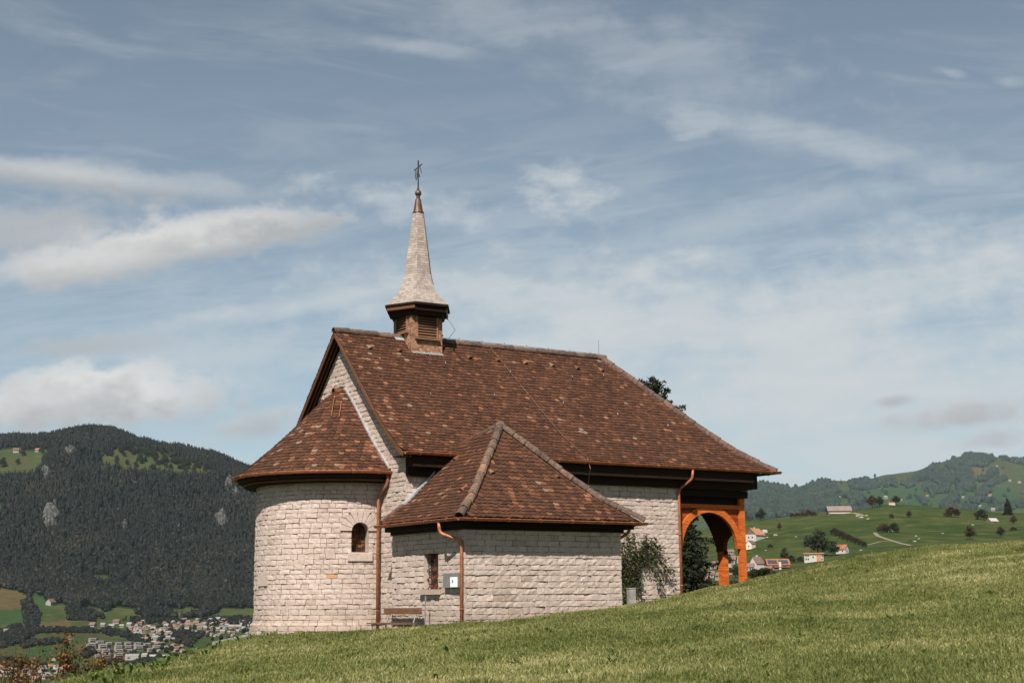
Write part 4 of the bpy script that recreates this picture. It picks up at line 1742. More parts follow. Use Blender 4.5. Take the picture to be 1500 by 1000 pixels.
mb.build('post', M['porchwood'], porch)
mb = MB()
mb.span((U0, PV + 0.1, 3.40), (U1 - 0.02, -PV - 0.02, 3.46))
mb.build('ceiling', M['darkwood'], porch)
mb = MB()
planks(mb, lambda s, t, z: np.array([s, -PV - 0.06 - t, z]), U0, U1 - 0.18, zsp, 3.4, acx, aR + 0.1, zsp)
mb.build('plank_panel', M['porchplank'], porch)
mb = MB()
mb.span((U0, PV + 0.45, -1.2), (U1 - 0.3, -PV - 0.1, 0.05))
mb.build('floor_slab', M['concrete'], porch)

# ---- bell turret
tur = bpy.data.objects.new('bell_turret', None)
COL.objects.link(tur)
tur.parent = chapel
mb = MB()
z0, z1 = 7.3, 8.95
# shingled walls: small rows of shingles on four faces
for (ax, nn) in (((1, 0, 0), (0, -1, 0)), ((0, 1, 0), (-1, 0, 0)), ((1, 0, 0), (0, 1, 0)), ((0, 1, 0), (1, 0, 0))):
    ax, nn = np.array(ax, float), np.array(nn, float)
    c0 = np.array([TU, 0, 0]) + nn * TB
    z = z0
    k = 0
    while z < z1:
        s = -TB - (0.04 if k % 2 else 0)
        while s < TB:
            e = min(s + 0.085, TB + 0.005)
            a = max(s, -TB - 0.005)
            if e - a > 0.015:
                V = [c0 + ax * a + nn * 0.016 + ZZ * z, c0 + ax * (e - 0.004) + nn * 0.016 + ZZ * z, c0 + ax * (e - 0.004) + nn * 0.002 + ZZ * (z + 0.075), c0 + ax * a + nn * 0.002 + ZZ * (z + 0.075),
                     c0 + ax * a + ZZ * z, c0 + ax * (e - 0.004) + ZZ * z]
                mb.add(V, [(0, 1, 2, 3), (0, 4, 5, 1)])
            s += 0.085
        z += 0.058
        k += 1
mb.span((TU - TB, -TB, z0), (TU + TB, TB, z1), 0.1)
mb.build('turret_wall', M['shingle_brown'], tur)
for (ax, nn) in (((1, 0, 0), (0, -1, 0)), ((0, -1, 0), (-1, 0, 0)), ((-1, 0, 0), (0, 1, 0)), ((0, 1, 0), (1, 0, 0))):
    ax, nn = np.array(ax, float), np.array(nn, float)
    c0 = np.array([TU, 0, 0]) + nn * (TB + 0.02)
    mb = MB()
    W2, za, zb = 0.33, 7.98 if nn[1] else 8.18, 8.72
    axs = (ax, nn, ZZ)
    for sd in (-1, 1):
        mb.box(c0 + ax * sd * (W2 + 0.03) + ZZ * (za + zb) / 2, (0.06, 0.07, zb - za), axs, 0.9)
    mb.box(c0 + ZZ * (za - 0.03) + nn * 0.03, (2 * W2 + 0.2, 0.13, 0.06), axs, 0.3)
    z = za + 0.06
    while z < zb:
        sl_ = np.array(nn) * math.cos(0.7) - ZZ * math.sin(0.7)
        mb.box(c0 + ZZ * z + nn * 0.012, (2 * W2, 0.085, 0.014), (ax, sl_, np.cross(ax, sl_)), random.uniform(0.2, 0.8))
        z += 0.082
    lo = mb.build('louvre', M['louvrewood'], tur)
    # near-black sheet standing in for the unlit opening behind the slats
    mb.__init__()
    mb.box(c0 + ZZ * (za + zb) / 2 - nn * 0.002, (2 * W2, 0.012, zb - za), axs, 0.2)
    d_ = mb.build('louvre_dark_sheet', M['black'], tur)
# hexagonal swept spire: profile (radius, z)
SPZ = [(1.12, 9.02), (0.86, 9.24), (0.66, 9.48), (0.53, 9.76), (0.455, 10.08), (0.40, 10.5), (0.30, 11.2), (0.165, 12.12)]
hexa = math.radians(-123.08 + 0.2)


def hexpt(r, k, z):
    t = hexa + k * math.pi / 3
    return np.array([TU + r * math.cos(t), r * math.sin(t), z])


mb = MB()
fsz, TSZ = profile([(1.12 - r, z) for r, z in SPZ])
step = 0.085
nrow = int(TSZ / step)
for i in range(nrow):
    t0, t1 = i * step, min((i + 1) * step + 0.02, TSZ)
    (d0, za), (d1, zb) = fsz(t0), fsz(t1)
    ra, rb = 1.12 - d0, 1.12 - d1
    for k in range(6):
        a0, a1 = hexpt(ra + 0.012, k, za), hexpt(ra + 0.012, k + 1, za)
        b0, b1 = hexpt(rb + 0.001, k, zb), hexpt(rb + 0.001, k + 1, zb)
        L = np.linalg.norm(a1 - a0)
        n = max(2, int(L / 0.095))
        cut = [0.0] + [(j + random.uniform(-0.2, 0.2) + (0.5 if i % 2 else 0)) / n for j in range(1, n)] + [1.0]
        for j in range(n):
            q0, q1 = cut[j] + 0.003, cut[j + 1] - 0.003
            if q1 - q0 < 0.01:
                continue
            mb.add([a0 + (a1 - a0) * q0, a0 + (a1 - a0) * q1, b0 + (b1 - b0) * q1, b0 + (b1 - b0) * q0, hexpt(ra - 0.004, k, za) * (1 - q1) + hexpt(ra - 0.004, k + 1, za) * q1, hexpt(ra - 0.004, k, za) * (1 - q0) + hexpt(ra - 0.004, k + 1, za) * q0], [(0, 1, 2, 3), (0, 5, 4, 1)])
mb.build('spire', M['shingle'], tur)
mb = MB()
for (ra, za, rb, zb) in ((1.13, 9.02, 1.13, 8.95), (1.13, 8.95, 1.04, 8.94), (1.04, 8.94, 1.04, 8.78), (1.04, 8.78, 0.96, 8.77), (0.96, 8.77, 0.92, 8.66), (0.92, 8.66, 0.4, 8.66), (1.11, 9.021, 0.1, 9.1)):
    for k in range(6):
        mb.add([hexpt(ra, k, za), hexpt(ra, k + 1, za), hexpt(rb, k + 1, zb), hexpt(rb, k, zb)], [(0, 1, 2, 3)])
mb.build('spire_eaves', M['darkwood'], tur)
for k in (5, 2):
    mb = MB()
    mb.beam(hexpt(1.075, k + 0.02, 8.87), hexpt(1.075, k + 0.98, 8.87), 0.03, 0.085)
    mb.build('fascia_board', M['rakewood'], tur)
mb = MB()
mb.lathe((TU, 0, 12.10), [(0.19, 0), (0.15, 0.08), (0.12, 0.25), (0.095, 0.42), (0.085, 0.45), (0.06, 0.46), (0.06, 0.58)], 12)
mb.build('spire_cap', M['bronze'], tur, smooth=False)
mb = MB()
mb.lathe((TU, 0, 12.75), [(0.105 * math.sin(t), -0.105 * math.cos(t)) for t in np.linspace(0.15, math.pi - 0.15, 11)], 16)
mb.build('finial_ball', M['bronze'], tur, smooth=True)
# the weathered cross with its slanting arm and hanging strips, turned edge-on to the view
mb = MB()
zt = 13.83
mb.tube([(TU, 0, 12.82), (TU, 0, 12.96), (TU, 0, 13.3)], [0.045, 0.022, 0.018], 6)
mb.tube([(TU, 0, 13.3), (TU, 0, zt)], 0.024, 6)
wv = RT * 0.93 + FW * 0.3


def cp(px, py):
    k = 1 / 10.52 / 46.0
    return np.array([TU, 0, zt]) + wv * ((px - 340) * k) + ZZ * (-(py - 100) * k)


mb.beam(cp(275, 265), cp(402, 148), 0.03, 0.035)
mb.beam(cp(305, 245), cp(290, 392), 0.025, 0.03, FW)
mb.beam(cp(365, 195), cp(394, 292), 0.022, 0.028, FW)
mb.beam(cp(345, 200), cp(318, 330), 0.03, 0.05, FW)
mb.beam(cp(338, 290), cp(308, 415), 0.03, 0.04, FW)
mb.beam(cp(340, 285), cp(368, 365), 0.024, 0.03, FW)
mb.build('cross', M['iron'], tur)
mb = MB()
mb.span((TU - TB + 0.03, -TB - 0.06, 7.42), (TU + TB + 0.02, -TB + 0.02, 7.53), 0.6)
mb.box((TU - TB - 0.18, -0.12, ZR - 0.03), (0.30, 0.25, 0.02), ((1, 0, 0), (0, 0.7, 0.71), (0, -0.71, 0.7)), 0.9)
mb.build('lead_flashing', M['lead'], tur)
mb = MB()
e = hexpt(1.0, 1, 8.7)
mb.tube([hexpt(1.06, 1.02, 8.92), hexpt(1.08, 1.02, 8.55)], 0.02, 6)
mb.tube([hexpt(1.08, 1.02, 8.58), hexpt(1.22, 1.02, 8.4), hexpt(1.36, 1.02, 8.2), (TU + 1.05, -0.1, ZR + 0.1)], 0.007, 5)
ed = [hexpt((1.12 - fsz(t)[0]) + 0.03, 1, fsz(t)[1]) for t in np.linspace(0.9, TSZ, 12)]
mb.tube(ed, 0.008, 5)
mb.build('lightning_wire', M['iron'], tur)

# ------------------------------------------------------------------ things beside the chapel
# wall-mounted notice box
bz0, bz1 = on_u(662, 860, UA - 0.1)[2], on_u(662, 839, UA - 0.1)[2]
bv0, bv1 = on_u(672, 850, UA - 0.12)[1], on_u(650.5, 850, UA - 0.12)[1]
bx = empty('notice_box', (UA - 0.08, (bv0 + bv1) / 2, bz0), 'grey notice box with a white leaflet on the wall between barred window and downpipe', 'notice box')
mb = MB()
mb.span((UA - 0.15, bv0, bz0), (UA - 0.03, bv1, bz1))
part_at(mb.build('box', M['grey'], None), bx)
bm_ = (bv0 + bv1) / 2
mb = MB()
mb.span((UA - 0.158, bv0 + 0.01, bz0 + 0.01), (UA - 0.153, bm_ - 0.01, bz0 + 0.255))
part_at(mb.build('leaflet', M['white'], None), bx)
mb = MB()
mb.span((UA - 0.161, bm_ - 0.006, bz0), (UA - 0.152, bm_ + 0.006, bz1))
part_at(mb.build('divider', M['steel'], None), bx)
mb = MB()
blue = plain('blue_print', (0.10, 0.22, 0.36), 0.6, 0, 0.1)
mb.span((UA - 0.1605, bm_ - 0.155, bz0 + 0.11), (UA - 0.1585, bm_ - 0.085, bz0 + 0.19))
part_at(mb.build('printed_emblem', blue, None), bx)

# bench with its back to the sacristy wall
bp_r = on_u(617, 893, UA - 0.22)
bz = on_u(600, 912, UA - 0.55)[2]
bl = 2.0
bgz = meadow_world(UA - 0.55, bp_r[1] + 1.0)
bench = empty('bench', (UA - 0.45, bp_r[1] + bl / 2, bgz), 'weathered brown wooden bench against the chapel wall beside the copper downpipe', 'bench')
mb = MB()
for k in range(3):
    mb.span((UA - 0.76 + k * 0.145, bp_r[1] + 0.0, bz - 0.04), (UA - 0.63 + k * 0.145, bp_r[1] + bl, bz))
part_at(mb.build('seat', M['benchwood'], None), bench)
mb = MB()
za = on_u(600, 899, UA - 0.22)[2]
zb = on_u(600, 890, UA - 0.22)[2]
V = []
prof_ = [(0.0, za + 0.02), (0.03, za), (bl - 0.03, za), (bl, za + 0.02), (bl, zb - 0.02), (bl - 0.03, zb), (0.03, zb), (0.0, zb - 0.02)]
for du in (-0.24, -0.195):
    for s, z in prof_:
        V.append((UA + du, bp_r[1] + s, z))
mb.add(V, [tuple(range(8)), tuple(range(15, 7, -1))] + [(i, i + 8, (i + 1) % 8 + 8, (i + 1) % 8) for i in range(8)])
part_at(mb.build('backrest', M['benchwood'], None), bench)
for s in (0.28, bl - 0.25):
    mb = MB()
    y = bp_r[1] + s
    mb.tube([(UA - 0.72, y, bz - 0.04), (UA - 0.66, y, bgz - 0.1)], 0.02, 6)
    mb.tube([(UA - 0.17, y, zb), (UA - 0.30, y, bz - 0.03), (UA - 0.34, y, bgz - 0.1)], 0.02, 6)
    mb.tube([(UA - 0.74, y, bz - 0.055), (UA - 0.30, y, bz - 0.055)], 0.018, 6)
    part_at(mb.build('leg', M['steel'], None), bench)

# thin metal stake at the end of the bench
pk = on_u(623, 890, UA - 0.3)
mb = MB()
mb.tube([(UA - 0.3, pk[1], -1.2), (UA - 0.3, pk[1], on_u(623, 872, UA - 0.3)[2])], 0.014, 6)
mb.tube([(UA - 0.3, pk[1] - 0.01, on_u(623, 884, UA - 0.3)[2]), (UA - 0.3, pk[1] - 0.05, on_u(623, 874, UA - 0.3)[2])], 0.012, 6)
tag(mb.build('metal_stake', M['steel']), 'thin grey metal stake standing at the right end of the bench', 'stake')

# pale post below the climbing shrub
pp = on_v(925, 884, -WV - 0.9)
mb = MB()
pw = 0.17
pzt = on_v(924, 862, -WV - 0.9)[2]
mb.box((pp[0], -WV - 0.9, pzt - 0.65), (0.22, 0.16, 1.3), (RT * 0.9 + FW * 0.43, FW * 0.9 - RT * 0.43, ZZ), 0.6, 0, 0.96)
mb.box((pp[0], -WV - 0.9, pzt + 0.015), (0.235, 0.175, 0.03), (RT * 0.9 + FW * 0.43, FW * 0.9 - RT * 0.43, ZZ), 0.4)
tag(mb.build('stone_post', M['concrete']), 'short pale stone post at the foot of the climbing shrub by the wall', 'post')
POST_U = pp[0]

# slab path left of the apse
mb = MB()
a = [at(311, 940.5, 35.6), at(366, 934.5, 35.6), at(380, 928, 39.5), at(338, 930.5, 39.5)]
ptop = []
for p in a:
    r, f = rf_of(p)
    ptop.append(np.array([p[0], p[1], float(meadow_z(np.array(r), np.array(f))) + 0.12]))
V = ptop + [p - np.array([0, 0, 0.6]) for p in ptop]
mb.add(V, [(0, 1, 2, 3), (0, 4, 5, 1), (1, 5, 6, 2), (2, 6, 7, 3), (3, 7, 4, 0)], 0.5)
struct(mb.build('path', M['concrete']), 'pale concrete slab path at the foot of the apse')


# ------------------------------------------------------------------ leaves and shrubs
def leaf_cloud(P, size, rnd, flat=0.0, aspect=0.55, droop=0.0):
    """small pointed leaves (rhombs) at points P with random orientation"""
    n = len(P)
    a = RNG.normal(size=(n, 3))
    a[:, 2] = a[:, 2] * (1 - flat) - droop
    a /= np.linalg.norm(a, axis=1, keepdims=True)
    b = np.cross(a, RNG.normal(size=(n, 3)))
    b /= np.linalg.norm(b, axis=1, keepdims=True) + 1e-9
    s = np.asarray(size)[:, None] if np.ndim(size) else size
    V = np.stack([P - a * s * 0.5, P + b * s * aspect * 0.5 - a * s * 0.05, P + a * s * 0.5, P - b * s * aspect * 0.5 - a * s * 0.05], 1).reshape(-1, 3)
    flat_ = np.arange(4 * n)
    return V, flat_, np.full(n, 4), np.repeat(rnd, 4)


M['leaf_shrub'] = leaf_mat('shrub_leaf', [(0, (0.018, 0.026, 0.008)), (0.5, (0.045, 0.062, 0.018)), (0.8, (0.085, 0.08, 0.028)), (0.93, (0.20, 0.085, 0.03)), (1, (0.26, 0.12, 0.05))])
M['leaf_orange'] = leaf_mat('orange_leaf', [(0, (0.055, 0.035, 0.010)), (0.35, (0.11, 0.052, 0.013)), (0.7, (0.22, 0.095, 0.02)), (1, (0.40, 0.19, 0.04))], 0.3)


def climbing_shrub():
    root = empty('climbing_shrub', (POST_U, -WV - 0.3, -0.3), 'tangled climbing shrub with drooping side shoots on the wall between sacristy and porch', 'shrub')
    P0 = lambda x, y, v=-WV - 0.22: on_v(x, y, v)
    stems = []
    base = P0(918, 884, -WV - 0.5)
    tops = [[(919, 862), (912, 830), (911, 795)], [(921, 858), (926, 825), (921, 790), (930, 783)], [(921, 850), (935, 825), (945, 800), (947, 786)],
            [(921, 846), (935, 815), (952, 822), (964, 838), (970, 856)], [(935, 808), (950, 800), (966, 818), (976, 830), (984, 842)],
            [(916, 850), (908, 840), (909, 815)], [(921, 860), (932, 845), (938, 855), (937, 868)], [(918, 866), (909, 875), (910, 885)],
            [(925, 815), (935, 830), (930, 845)], [(945, 797), (958, 795), (970, 806)], [(915, 820), (922, 808), (940, 812)]]
    mb = MB()
    L, Rn, Sz = [], [], []
    for t in tops:
        pts = [base] if t[0][1] > 840 else []
        pts += [P0(x + random.uniform(-1, 1), y, -WV - random.uniform(0.12, 0.34)) for x, y in t]
        pts = [np.asarray(p) for p in pts]
        rr = np.linspace(0.022, 0.006, len(pts))
        mb.tube(pts, rr, 5)
        for i in range(len(pts) - 1):
            Ls = np.linalg.norm(pts[i + 1] - pts[i])
            dens = 235 if i > 0 or len(pts) < 4 else 110
            n = int(Ls * dens)
            q = RNG.random(n)
            c = pts[i] * (1 - q)[:, None] + pts[i + 1] * q[:, None]
            sp = 0.11 if i < len(pts) - 2 else 0.075
            c = c + RNG.normal(size=(n, 3)) * np.array([sp, 0.05, sp])
            L.append(c)
            Rn.append(np.clip(RNG.beta(2, 3.2, n) + 0.25 * (RNG.random(n) < 0.12), 0, 1))
    part_at(mb.build('stem', M['bark']), root)
    P = np.concatenate(L)
    P[:, 1] = np.minimum(P[:, 1], -WV - 0.06)
    V, fl, tt, rn = leaf_cloud(P, RNG.uniform(0.05, 0.105, len(P)), np.concatenate(Rn))
    part_at(put_mesh('foliage', V, fl, tt, M['leaf_shrub'], None, rn), root)


climbing_shrub()


def orange_bush(px, py, f, w, h, n_st, label, seed):
    """bare-branched autumn bush on the edge of the slope; w, h in metres"""
    rg = np.random.default_rng(seed)
    b = at(px, py, f)
    root = empty('autumn_bush', b, label, 'bush', 'autumn bushes below the slope')
    mb = MB()
    L = []
    for k in range(n_st):
        x = rg.normal() * w * 0.22
        top = b + RT * (x + rg.normal() * w * 0.22) + FW * rg.normal() * w * 0.2 + ZZ * h * rg.uniform(0.5, 1.0)
        p0 = b + RT * x * 0.5 - ZZ * 1.2
        mid = (p0 + top) / 2 + RT * rg.normal() * 0.08
        mb.tube([p0, mid, top], [0.02, 0.013, 0.004], 5)
        n = int(26 * h + 10)
        q = rg.uniform(0.42, 1.0, n)
        L.append(p0 + (top - p0) * q[:, None] + rg.normal(size=(n, 3)) * np.array([0.10, 0.10, 0.07]))
        for j in range(3):
            q0 = rg.uniform(0.5, 0.85)
            a = p0 + (top - p0) * q0
            e = a + (RT * rg.normal() * 0.25 + ZZ * rg.uniform(0.05, 0.3) + FW * rg.normal() * 0.2)
            mb.tube([a, e], [0.008, 0.003], 4)
            n = 14
            qq = rg.uniform(0.3, 1, n)
            L.append(a + (e - a) * qq[:, None] + rg.normal(size=(n, 3)) * 0.06)
    part_at(mb.build('branch', M['bark']), root)
    P = np.concatenate(L)
    V, fl, tt, rn = leaf_cloud(P, rg.uniform(0.05, 0.10, len(P)), rg.beta(1.6, 2.4, len(P)))
    part_at(put_mesh('foliage', V, fl, tt, M['leaf_orange'], None, rn), root)


orange_bush(34, 996, 30, 1.15, 0.75, 11, 'orange-leaved bush at the lower left corner, the widest of the three', 1)
orange_bush(97, 985, 30.5, 0.32, 1.05, 7, 'tall thin orange-leaved bush with one bare leader, between the two wider ones', 2)
orange_bush(138, 980, 31, 0.75, 0.45, 12, 'low dark orange bush at the edge of the grass, nearest the chapel', 3)

# ------------------------------------------------------------------ the valley, the wooded mountain and the hills
YH = lambda x: 886.0 - 14.0 * x / 1500.0           # image row of the true horizon
DS = [60, 150, 400, 700, 900, 1100, 1400, 1700, 2000, 2300, 2600, 3000, 3600, 4400, 5200, 6000, 7500, 12000]
# image rows that fix the height of the land at those distances (metres ahead), for some image columns
LANDTAB = {
    -500: [2400, 1400, 1150, 1075, 1040, 1012, 985, 960, 935, 910, 870, 770, 650, 690, 740, 780, 800, 840],
    -150: [2400, 1400, 1150, 1075, 1040, 1012, 985, 958, 930, 900, 862, 760, 648, 690, 740, 780, 800, 840],
    0: [2400, 1400, 1150, 1075, 1040, 1015, 990, 958, 928, 898, 862, 765, 643, 680, 740, 780, 800, 840],
    60: [2400, 1400, 1150, 1075, 1040, 1016, 992, 960, 930, 903, 868, 765, 645, 690, 740, 780, 800, 840],
    100: [2400, 1400, 1150, 1075, 1040, 1016, 992, 962, 934, 908, 872, 768, 638, 690, 740, 780, 800, 840],
    150: [2400, 1400, 1150, 1075, 1040, 1016, 992, 962, 936, 912, 878, 772, 633, 690, 740, 780, 800, 840],
    200: [2400, 1400, 1150, 1075, 1040, 1014, 990, 962, 936, 914, 882, 782, 648, 690, 740, 780, 800, 840],
    250: [2400, 1400, 1150, 1072, 1036, 1010, 985, 958, 934, 914, 884, 792, 660, 695, 740, 780, 800, 840],
    300: [2400, 1400, 1150, 1070, 1030, 1003, 978, 953, 930, 912, 886, 802, 673, 700, 740, 780, 800, 840],
    370: [2400, 1400, 1150, 1065, 1020, 990, 968, 946, 926, 908, 886, 812, 695, 710, 745, 780, 800, 840],
    560: [2400, 1400, 1120, 1030, 990, 960, 940, 925, 912, 900, 885, 840, 760, 765, 775, 785, 800, 840],
    850: [2400, 1400, 1060, 960, 920, 890, 870, 862, 858, 852, 845, 835, 810, 795, 780, 770, 790, 840],
    1000: [2400, 1300, 990, 880, 845, 815, 785, 792, 800, 806, 808, 800, 785, 760, 730, 718, 735, 830],
    1085: [2400, 1300, 960, 862, 832, 800, 764, 774, 790, 800, 802, 796, 780, 752, 716, 712, 730, 820],
    1120: [2400, 1300, 950, 856, 826, 794, 760, 770, 788, 798, 800, 795, 778, 748, 711, 716, 735, 820],
    1165: [2400, 1300, 940, 850, 820, 788, 756, 766, 786, 796, 798, 794, 776, 752, 722, 716, 730, 820],
    1210: [2400, 1300, 930, 844, 815, 783, 751, 762, 784, 794, 796, 792, 774, 748, 716, 705, 725, 820],
    1260: [2400, 1300, 920, 838, 811, 780, 747, 760, 782, 792, 794, 790, 772, 745, 716, 707, 722, 820],
    1310: [2400, 1300, 915, 834, 808, 777, 739, 756, 780, 790, 792, 788, 770, 742, 712, 694, 715, 820],
    1350: [2400, 1300, 912, 832, 806, 777, 741, 757, 780, 790, 791, 787, 768, 740, 708, 690, 710, 820],
    1390: [2400, 1300, 910, 830, 804, 778, 744, 757, 780, 788, 790, 786, 766, 737, 702, 677, 700, 820],
    1430: [2400, 1300, 910, 830, 804, 778, 747, 758, 778, 788, 790, 785, 764, 735, 698, 665, 690, 820],
    1470: [2400, 1300, 910, 830, 804, 778, 752, 760, 778, 788, 789, 784, 762, 734, 700, 670, 690, 820],
    1500: [2400, 1300, 912, 830, 803, 776, 752, 760, 778, 788, 788, 783, 762, 734, 702, 674, 692, 820],
    1650: [2400, 1300, 915, 828, 800, 772, 748, 756, 776, 786, 786, 780, 760, 732, 704, 680, 696, 820],
    2000: [2400, 1300, 915, 826, 798, 770, 746, 754, 776, 786, 786, 780, 760, 732, 704, 684, 700, 820],
}
_lx = np.array(sorted(LANDTAB))
_la = np.array([(ray(x, YH(x)) @ RT) / (ray(x, YH(x)) @ FW) for x in _lx])      # tangent of the azimuth
_lz = np.zeros((len(_lx), len(DS)))
for i, x in enumerate(_lx):
    for k, dd in enumerate(DS):
        q = ray(x, LANDTAB[int(x)][k])
        _lz[i, k] = dd * q[2] / (q @ FW)
_ld = np.log(np.array(DS, float))


def _interp2(tt, ld):
    """height over (azimuth tangent, log distance): linear across columns, monotone cubic along the distance"""
    i = np.clip(np.searchsorted(_la, tt) - 1, 0, len(_la) - 2)
    w = np.clip((tt - _la[i]) / (_la[i + 1] - _la[i]), 0, 1)
    w = w * w * (3 - 2 * w) * 0.5 + w * 0.5
    k = np.clip(np.searchsorted(_ld, ld) - 1, 0, len(_ld) - 2)
    h = _ld[k + 1] - _ld[k]
    t = np.clip((ld - _ld[k]) / h, 0, 1)

    def colv(ii):
        y0, y1 = _lz[ii, k], _lz[ii, k + 1]
        km, kp = np.maximum(k - 1, 0), np.minimum(k + 2, len(_ld) - 1)
        s = (y1 - y0) / h
        sm = np.where(k > 0, (y0 - _lz[ii, km]) / np.maximum(_ld[k] - _ld[km], 1e-6), s)
        sp = np.where(k < len(_ld) - 2, (_lz[ii, kp] - y1) / np.maximum(_ld[kp] - _ld[k + 1], 1e-6), s)
        m0 = np.where(s * sm > 0, 2 * s * sm / (s + sm + 1e-12), 0)
        m1 = np.where(s * sp > 0, 2 * s * sp / (s + sp + 1e-12), 0)
        t2, t3 = t * t, t * t * t
        return (2 * t3 - 3 * t2 + 1) * y0 + (t3 - 2 * t2 + t) * h * m0 + (-2 * t3 + 3 * t2) * y1 + (t3 - t2) * h * m1
    return colv(i) * (1 - w) + colv(i + 1) * w


def fbm(x, y, o=4):
    s, a, f = 0, 1.0, 1.0
    for k in range(o):
        s = s + a * np.sin(x * f + 1.7 * np.sin(y * f * 0.8 + k) + k * 2.1) * np.sin(y * f * 1.1 + 1.3 * np.sin(x * f * 0.7 + 2 * k) + k)
        a *= 0.5
        f *= 2.03
    return s


def land_z(r, f):
    """height of the far land at r metres to the right, f metres ahead"""
    f = np.maximum(np.asarray(f, float), 61.0)
    tt = np.asarray(r, float) / f
    # the mountain at the right stands about ten kilometres off
    wr = np.clip((tt + 0.06) / 0.14, 0, 1)
    fw_ = np.where(f > 2000, 2000 + (f - 2000) * (1 + wr * (4000 / 8500 - 1)), f)
    z = _interp2(tt, np.log(fw_)) * f / fw_
    k = np.clip((f - 500) / 900, 0, 1)
    left = np.clip((0.0 - tt) / 0.1, 0, 1)
    steep = np.clip((f - 2400) / 600, 0, 1)
    z = z + k * (1.3 * fbm(r / 95, f / 130) + 0.5 * fbm(r / 23, f / 31, 3)) + left * steep * (9 * fbm(r / 120 + 3, f / 210, 4))
    z = z + (1 - left) * np.clip((f - 4500) / 3000, 0, 1) * 20 * fbm(r / 470, f / 600, 4)
    return z


def world(r, f, z):
    return np.stack([CAM[0] + r * RT[0] + f * FW[0], CAM[1] + r * RT[1] + f * FW[1], z], -1)


def project(P):
    d = np.asarray(P) - CAM
    D = d @ AX
    return 750 + FPX * (d @ cx_) / D, 500 - FPX * (d @ cy_) / D


def land_hit(xs, ys, f0=250.0, f1=14500.0, n=560):
    """where the sight lines through these pixels meet the land"""
    xs, ys = np.atleast_1d(np.asarray(xs, float)), np.atleast_1d(np.asarray(ys, float))
    a, b = (xs - 750) / FPX, (500 - ys) / FPX
    d = AX[None] + a[:, None] * cx_ + b[:, None] * cy_
    k = d / (d @ FW)[:, None]
    rr, zz = k @ RT, k[:, 2]
    fs = np.exp(np.linspace(math.log(f0), math.log(f1), n))
    if len(xs) < 200:
        Fg = fs[:, None] + 0 * rr[None]
        g = zz[None] * Fg - land_z(rr[None] * Fg, Fg)
        c = (g[1:] <= 0) & (g[:-1] > 0)
        i = np.argmax(c, 0)
        j = np.arange(len(xs))
        q = g[i, j] / (g[i, j] - g[i + 1, j] + 1e-9)
        best = np.where(c.any(0), fs[i] + (fs[i + 1] - fs[i]) * q, np.nan)
        return rr * best, best, zz * best
    best = np.full(len(xs), np.nan)
    prev = None
    for f in fs:
        g = zz * f - land_z(rr * f, np.full(len(xs), f))
        if prev is not None:
            c = (g <= 0) & (prev[1] > 0) & np.isnan(best)
            q = prev[1] / (prev[1] - g + 1e-9)
            best = np.where(c, prev[0] + (f - prev[0]) * q, best)
        prev = (f, g)
    return rr * best, best, zz * best


def inside(px, py, poly):
    poly = np.asarray(poly, float)
    c = np.zeros(np.shape(px), bool)
    n = len(poly)
    j = n - 1
    for i in range(n):
        xi, yi = poly[i]
        xj, yj = poly[j]
        k = ((yi > py) != (yj > py)) & (px < (xj - xi) * (py - yi) / (yj - yi + 1e-9) + xi)
        c ^= k
        j = i
    return c


# open ground among the woods of the left-hand mountain and its foot
OPEN_LEFT = [
    [(-40, 664), (20, 656), (72, 658), (66, 672), (52, 690), (25, 698), (-40, 694)],
    [(132, 678), (160, 666), (172, 656), (192, 652), (215, 656), (250, 668), (290, 682), (316, 694), (300, 697), (262, 693), (230, 691), (180, 686), (150, 682)],
    [(-40, 868), (22, 862), (46, 874), (40, 892), (36, 918), (-40, 918)], [(46, 862), (60, 868), (70, 884), (56, 896), (46, 880)],
    [(56, 884), (92, 882), (100, 896), (80, 902), (56, 898)], [(138, 842), (152, 842), (164, 852), (150, 856), (138, 850)],
    [(50, 912), (100, 908), (104, 918), (50, 922)], [(108, 914), (130, 904), (200, 906), (360, 905), (420, 905), (420, 1040), (-100, 1040), (-100, 968), (30, 930), (60, 920)],
    [(-40, 742), (6, 740), (4, 752), (-40, 754)],
]
